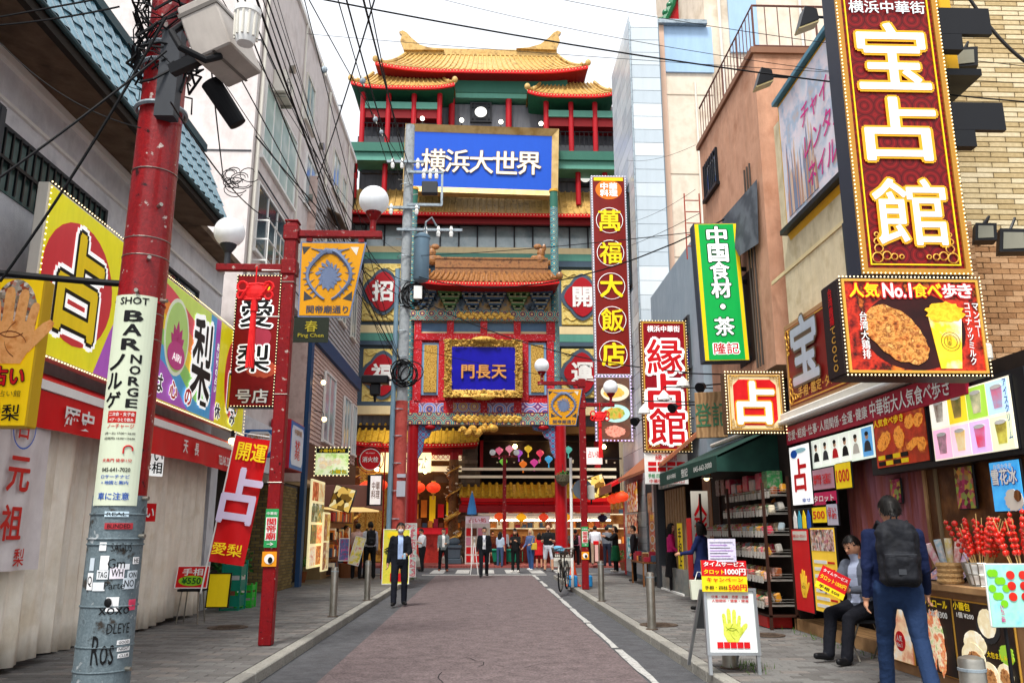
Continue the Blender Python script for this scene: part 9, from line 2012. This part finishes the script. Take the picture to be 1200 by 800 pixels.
def backpack(t_, J, m, label, s=1.0):
 """worn on the back; +y is behind the figure"""
 M = t_.matrix_basis if False else Matrix.LocRotScale(t_.location, t_.rotation_euler, None); g = J; c = g['ch']+Vector((0, .17*g['k'], -.06*g['k'])); w = M @ c
 b = thing('backpack', label, 'backpack', w, t_.rotation_euler.z); mb = MB()
 bb = MB().bev(-.15*s, .15*s, -.05, .11, -.24*s, .2*s, .05); mb.add(bb.v, bb.f); bb = MB().bev(-.115*s, .115*s, .08, .16, -.21*s, .0, .03); mb.add(bb.v, bb.f); mb.sph((0, .03, .17*s), .14*s, (1.0, .52, .62), 14, 10)
 me = fuse(mb, .012, 6); from_ = __import__('mathutils').noise
 for v in me.vertices: v.co += v.normal*(.014*from_.noise(v.co*11)+.006*from_.noise(v.co*26))
 me.materials.append(m); link('bag_body', me, b)
 for sx in (-1, 1): part(MB().tube([(sx*.09, -.02, .2*s), (sx*.12, -.12, .27), (sx*.135, -.27, .2), (sx*.14, -.28, .02), (sx*.15, -.16, -.14), (sx*.1, .0, -.18)], .018, 6), 'strap', m, b)
 part(MB().tube([(-.03, -.02, .24*s), (-.02, -.01, .28*s), (.02, -.01, .28*s), (.03, -.02, .24*s)], .008, 5), 'handle', m, b); part(MB().tube([(-.11*s, .165, -.005), (0, .172, .0), (.11*s, .165, -.005)], .004, 4), 'zip', dark_grey, b); part(MB().bx(-.03, .03, .15, .168, -.15*s, -.11*s), 'bag_label', dark_grey, b)
 return b
def ground(u, v, z=0): p = at(u, v, Z=z); return (p.x, p.y, z)
t1, J1, G1 = person(ground(467, 711), R(8), 1.73, 'man in dark suit and pale face mask walking down the road towards the camera', '#9db4dc', '#141722', jacket='#10131c', vox=.012, mask=True, pose=dict(ll=(-4, 6, 2), rl=(8, 4, 2), la=(14, 8, 62), ra=(-6, 12, 22), in_l=28), build=.95)
w = Matrix.LocRotScale(t1.location, t1.rotation_euler, None) @ (J1['w1']+J1['d1']*.1); b = thing('drink_can', 'small pale blue can in the masked man\'s hand', 'can', w); part(MB().lathe([(0, -.06), (.026, -.06), (.03, -.05), (.03, .05), (.024, .06), (0, .06)], (0, 0, 0), 14), 'can_body', mat('can_blue', '#9fc0d8', .3), b)
t2_, J2, _g = person(ground(567, 677), R(2), 1.70, 'man in open dark jacket and white shirt walking in the middle of the road', '#dfe2e8', '#1a1c22', jacket='#14161c', vox=.014, pose=dict(ll=(-10, 14, 1), rl=(12, 6, 1), la=(-6, 10, 14), ra=(8, 10, 14)))
Mx = Matrix.LocRotScale(t2_.location, t2_.rotation_euler, None); b = thing('lanyard', 'thin lanyard with card round the neck of the man in the middle of the road', 'lanyard', Mx @ _g['nk'])
part(MB().tube([(-.07, -.07, .0), (-.03, -.15, -.15), (0, -.165, -.24), (.03, -.15, -.15), (.07, -.07, .0)], .006, 4), 'ribbon', mat('lanyard_blue', '#2a3f7a', .6), b); part(MB().bx(-.03, .03, -.172, -.166, -.34, -.25), 'card', whitep, b)
person(ground(494, 670), R(-62), 1.66, 'stout man in loose white shirt looking at his phone left of the road', '#d9dde2', '#16171b', vox=.016, pose=dict(la=(20, 4, 85), ra=(20, 4, 80), ll=(4, 4, 2), rl=(-4, 4, 2)), build=1.25, sleeve=.5, head_down=18)
person(ground(519, 670), R(6), 1.68, 'man in grey cardigan and white shirt with hands together by the crossing', '#e2e2e0', '#111216', shoes='#7a3a22', jacket='#6c7476', vox=.016, pose=dict(la=(18, 4, 70), ra=(10, 6, 30), in_l=30, ll=(6, 4, 5), rl=(-4, 8, 4)), head_down=12)
tb_, Jb, Gb = person(ground(432, 679, SW), R(195), 1.72, 'man in white shirt with black backpack seen from behind at the left corner', '#c8cdd8', '#101114', vox=.016, pose=dict(ra=(6, 8, 15), la=(10, 8, 40), ll=(6, 6, 3), rl=(-4, 6, 3)))
backpack(tb_, Gb, mat('bag_black', '#15161a', .7), 'black backpack worn by the man in the white shirt at the left corner', .95)
person(ground(417, 679, SW), R(170), 1.68, 'person in pale pinkish shirt standing left of the backpacker', '#c9a8a4', '#1a1a1e', vox=.02, pose=dict(ra=(20, 8, 50)), sleeve=.6)
person(ground(452, 672, SW), R(175), 1.66, 'man in dark green shirt half hidden behind the yellow advertising board', '#1e4a34', '#4a4c50', vox=.02)
person(ground(604, 671), R(-15), 1.62, 'long haired woman all in black looking at her hands before the shop', '#141416', '#121214', shoes='#e6e2dc', vox=.016, hair_long=.26, pose=dict(la=(25, 6, 95), ra=(25, 6, 90), in_l=25, in_r=25), head_down=10)
p_ = ground(622, 669); person(p_, R(-40), 1.66, 'blonde woman in denim jacket and jeans walking before the shop', '#4a5a82', '#2f4a78', shoes='#d8d8d8', vox=.016, hair=mat('blonde_hair', ['#b09a6c', '#cbb68a', '#8a7650'], .5, scale=30), hair_long=.16, pose=dict(ll=(8, 6, 3), rl=(-6, 8, 3), la=(20, 6, 60), ra=(10, 6, 40)))
q = Vector(p_); b = thing('shoulder_bag', 'yellow bag in front of the blonde woman', 'bag', (q.x+.12, q.y-.25, .85)); part(MB().bev(-.12, .12, -.06, .06, 0, .26, .02), 'bag_body', mat('bag_yellow', '#c8a83a', .6), b); part(MB().tube([(-.1, 0, .25), (0, .05, .55), (.1, 0, .25)], .01), 'strap', mat('bag_yellow', '#c8a83a', .6), b)
person(ground(643, 670), R(-12), 1.80, 'tall bald man in black t-shirt and white shorts before the right gate column', '#121316', '#ccd0da', shoes='#3a3430', vox=.016, hair='none', short=True, sleeve=.45, build=1.15, pose=dict(la=(20, 6, 80), ra=(22, 6, 75), in_l=20, in_r=20, ll=(3, 2, 5), rl=(-4, 4, 4)), head_down=10)
person(ground(632, 666), R(170), 1.5, 'person in a long red dress behind the blonde woman', '#b8141c', '#b8141c', vox=.02, skirt=('#b8141c', .55), hair_long=.2, bare_legs=True)
person(ground(586, 665), R(150), 1.55, 'long haired person in pale blue shirt just left of the thin red lamp post', '#a8b8cc', '#3a4a6a', vox=.02, hair_long=.25, sleeve=.5)
person((.9, 38.6, .1), R(20), 1.6, 'person in pale shirt at the shop counter behind the woman in black', '#c8ccd4', '#23262e', vox=.022)
person((1.4, 39.2, .1), R(160), 1.6, 'shopper in red with back turned at the counter left of the thin lamp post', '#a8201c', '#202026', vox=.022)
tp, Jp, Gp = person(ground(675, 664), R(172), 1.64, 'person in pink top with black backpack behind the bicycle', '#d88aa0', '#17181c', vox=.018, pose=dict(la=(10, 8, 30)))
backpack(tp, Gp, mat('bag_black', '#15161a', .7), 'black backpack worn by the person in pink', .9)
pw = ground(698, 662, SW); person(pw, R(165), 1.68, 'person in loose white shirt and beige trousers right of the far red lamp post', '#dce2ec', '#a8907a', vox=.018, build=1.15, sleeve=.6, pose=dict(la=(20, 16, 60), ra=(10, 10, 30)))
q = Vector(pw); b = thing('shoulder_bag', 'small red bag and paper banner carried by the person in white', 'bag', (q.x, q.y-.28, .75)); part(MB().bev(-.12, .12, -.05, .05, .25, .42, .02), 'bag_body', bright_red, b); part(MB().bx(-.06, .08, -.06, -.05, -.45, .25), 'hanging_tag', mat('tag_pink', '#e8b8b0', .6), b)
pg = ground(722, 671, SW); person(pg, R(-85), 1.62, 'woman in black top and green skirt standing at the far right shops', '#101114', '#0f1012', shoes='#c8c4bc', vox=.016, skirt=('#14603c', .42), hair_long=.12, pose=dict(ra=(50, 6, 70), la=(50, 6, 70), in_l=15, in_r=15))
q = Vector(pg); b = thing('green_apron', 'long green apron worn by the woman at the far right shops', 'apron', (q.x, q.y, .55)) if False else None
person(ground(690, 660, SW), R(20), 1.6, 'person in dark clothes in the shade left of the person in white', '#2a2024', '#141416', vox=.02)
pm2 = at(789, 693, Z=SW); person((pm2.x, pm2.y, SW), R(70), 1.62, 'woman in magenta top and long black skirt at the dark shop opening', '#c0206a', '#141216', vox=.016, skirt=('#141216', .35), hair_long=.22, pose=dict(la=(12, 8, 45), ra=(12, 8, 40)))
pb = at(829, 716, Z=SW); tbw, Jw, Gw = person((pb.x-.05, pb.y, SW), R(-128), 1.60, 'woman in navy coat with ponytail browsing the goods rack', '#1a2450', '#15161c', vox=.014, hair_long=.14, pose=dict(la=(25, 8, 55), ra=(8, 8, 12), ll=(4, 4, 2), rl=(-3, 4, 2)), skirt=('#1a2450', .62), head_turn=-15)
w = at(821, 692, Y=pb.y-.3); b = thing('shopping_bag', 'white paper shopping bag hanging from the hand of the woman in navy', 'bag', (w.x, pb.y-.25, w.z-.15)); part(MB().prism([(-.16, -.06, 0), (.16, -.06, 0), (.18, -.06, .34), (-.18, -.06, .34)], (0, .12, 0)), 'bag_body', mat('paper_bag', ['#d8e0c8', '#e4e6d8'], .7, scale=2), b); part(MB().tube([(-.08, 0, .34), (-.03, 0, .48), (.03, 0, .48), (.08, 0, .34)], .008), 'handle', whitep, b)
sx, sy = 4.42, 9.85
t3, J3, G3 = person((sx, sy, SW+.45-.80), R(-62), 1.76, 'seated man in grey waistcoat and pale shirt holding a red placard at the shop step', '#aab4cc', '#14161e', shoes='#17171a', vox=.011, pose=dict(sit=True, ll=(76, 62, 3), rl=(80, 70, 3), la=(28, 4, 62), ra=(32, 6, 58), in_l=18, in_r=20), jacket='#5a606c', lean=5, head_down=18)
fs_ = thing('folding_stool', 'grey metal folding stool under the seated man', 'stool', (sx+.0, sy+.02, SW)); part(MB().bev(-.2, .2, -.17, .17, .41, .45, .01), 'seat', dark_grey, fs_)
for s in (-1, 1): part(MB().tube([(s*.17, -.17, 0), (s*.17, .17, .41)], .011).tube([(s*.15, .17, 0), (s*.15, -.17, .41)], .011), 'leg_pair', steel, fs_)
M3 = Matrix.LocRotScale(t3.location, t3.rotation_euler, None); hL = M3 @ (J3['w1']+J3['d1']*.1); hR = M3 @ (J3['w-1']+J3['d-1']*.1); hm_ = (hL+hR)/2
cd = thing('hand_placard', 'red placard with yellow foot held by the seated man', 'placard', hm_+Vector((-.24, -.10, .04)), 0, tilt=(R(-12), R(28), R(-12))); cd.scale = (.78, .78, .78); part(MB().bx(0, .42, 0, .01, 0, .34), 'card', redp, cd); panel(cd, .0, .42, .0, .09, -.003, yellow, 'yellow_foot')
txt(cd, 'タイムサービス', .21, .28, .045, .36, -.006, whitep, .02); txt(cd, 'タロット1000円', .21, .18, .07, .38, -.006, yellow, .02); txt(cd, '手相 500', .2, .045, .05, .3, -.008, blackp, .02)
t4, J4, G4 = person((3.66, 7.45, SW), R(163), 1.76, 'man in navy sweater and blue jeans with black backpack walking away on the right pavement', '#101c3e', '#1d3152', shoes='#1a1a1c', vox=.009, pose=dict(ll=(20, 8, 2), rl=(-16, 26, 2), la=(-8, 9, 18), ra=(6, 9, 26)), build=1.12, head_turn=12)
backpack(t4, G4, mat('bag_black_near', ['#121318', '#1c1e24', '#0e0f12'], .7, scale=5, bump=.4, bscale=18), 'large black backpack on the man in the navy sweater', 1.15)
def far_person(u, v, z, rot, h, label, top, legs, **k): person(ground(u, v, z), R(rot), h, label, top, legs, vox=.022, **k)
far_person(403, 672, SW, 100, 1.64, 'person in orange top looking at the goods of the left corner stall', '#b8642a', '#22252e')
far_person(481, 666, .0, 20, 1.60, 'woman in pale grey dress crossing behind the yellow board', '#8a8f98', '#8a8f98', skirt=('#8a8f98', .55), hair_long=.18)
far_person(536, 661, .0, 165, 1.70, 'person in dark blue jacket walking away near the dragon column', '#1f2c4a', '#1b1c20')
far_person(577, 661, .0, 10, 1.58, 'small person in red jumper beside the poster stand', '#a82420', '#2a2a30')
far_person(712, 664, SW, 150, 1.66, 'person in grey hoodie beside the woman in the green dress', '#6a6e76', '#1c2030')
far_person(664, 661, .0, 5, 1.62, 'person in teal shirt between the gate column and the bicycle', '#2a7a7c', '#2a2c38')
far_person(744, 682, SW, -100, 1.60, 'person in dark coat at the far menu sheets on the right', '#1c1a20', '#131316')
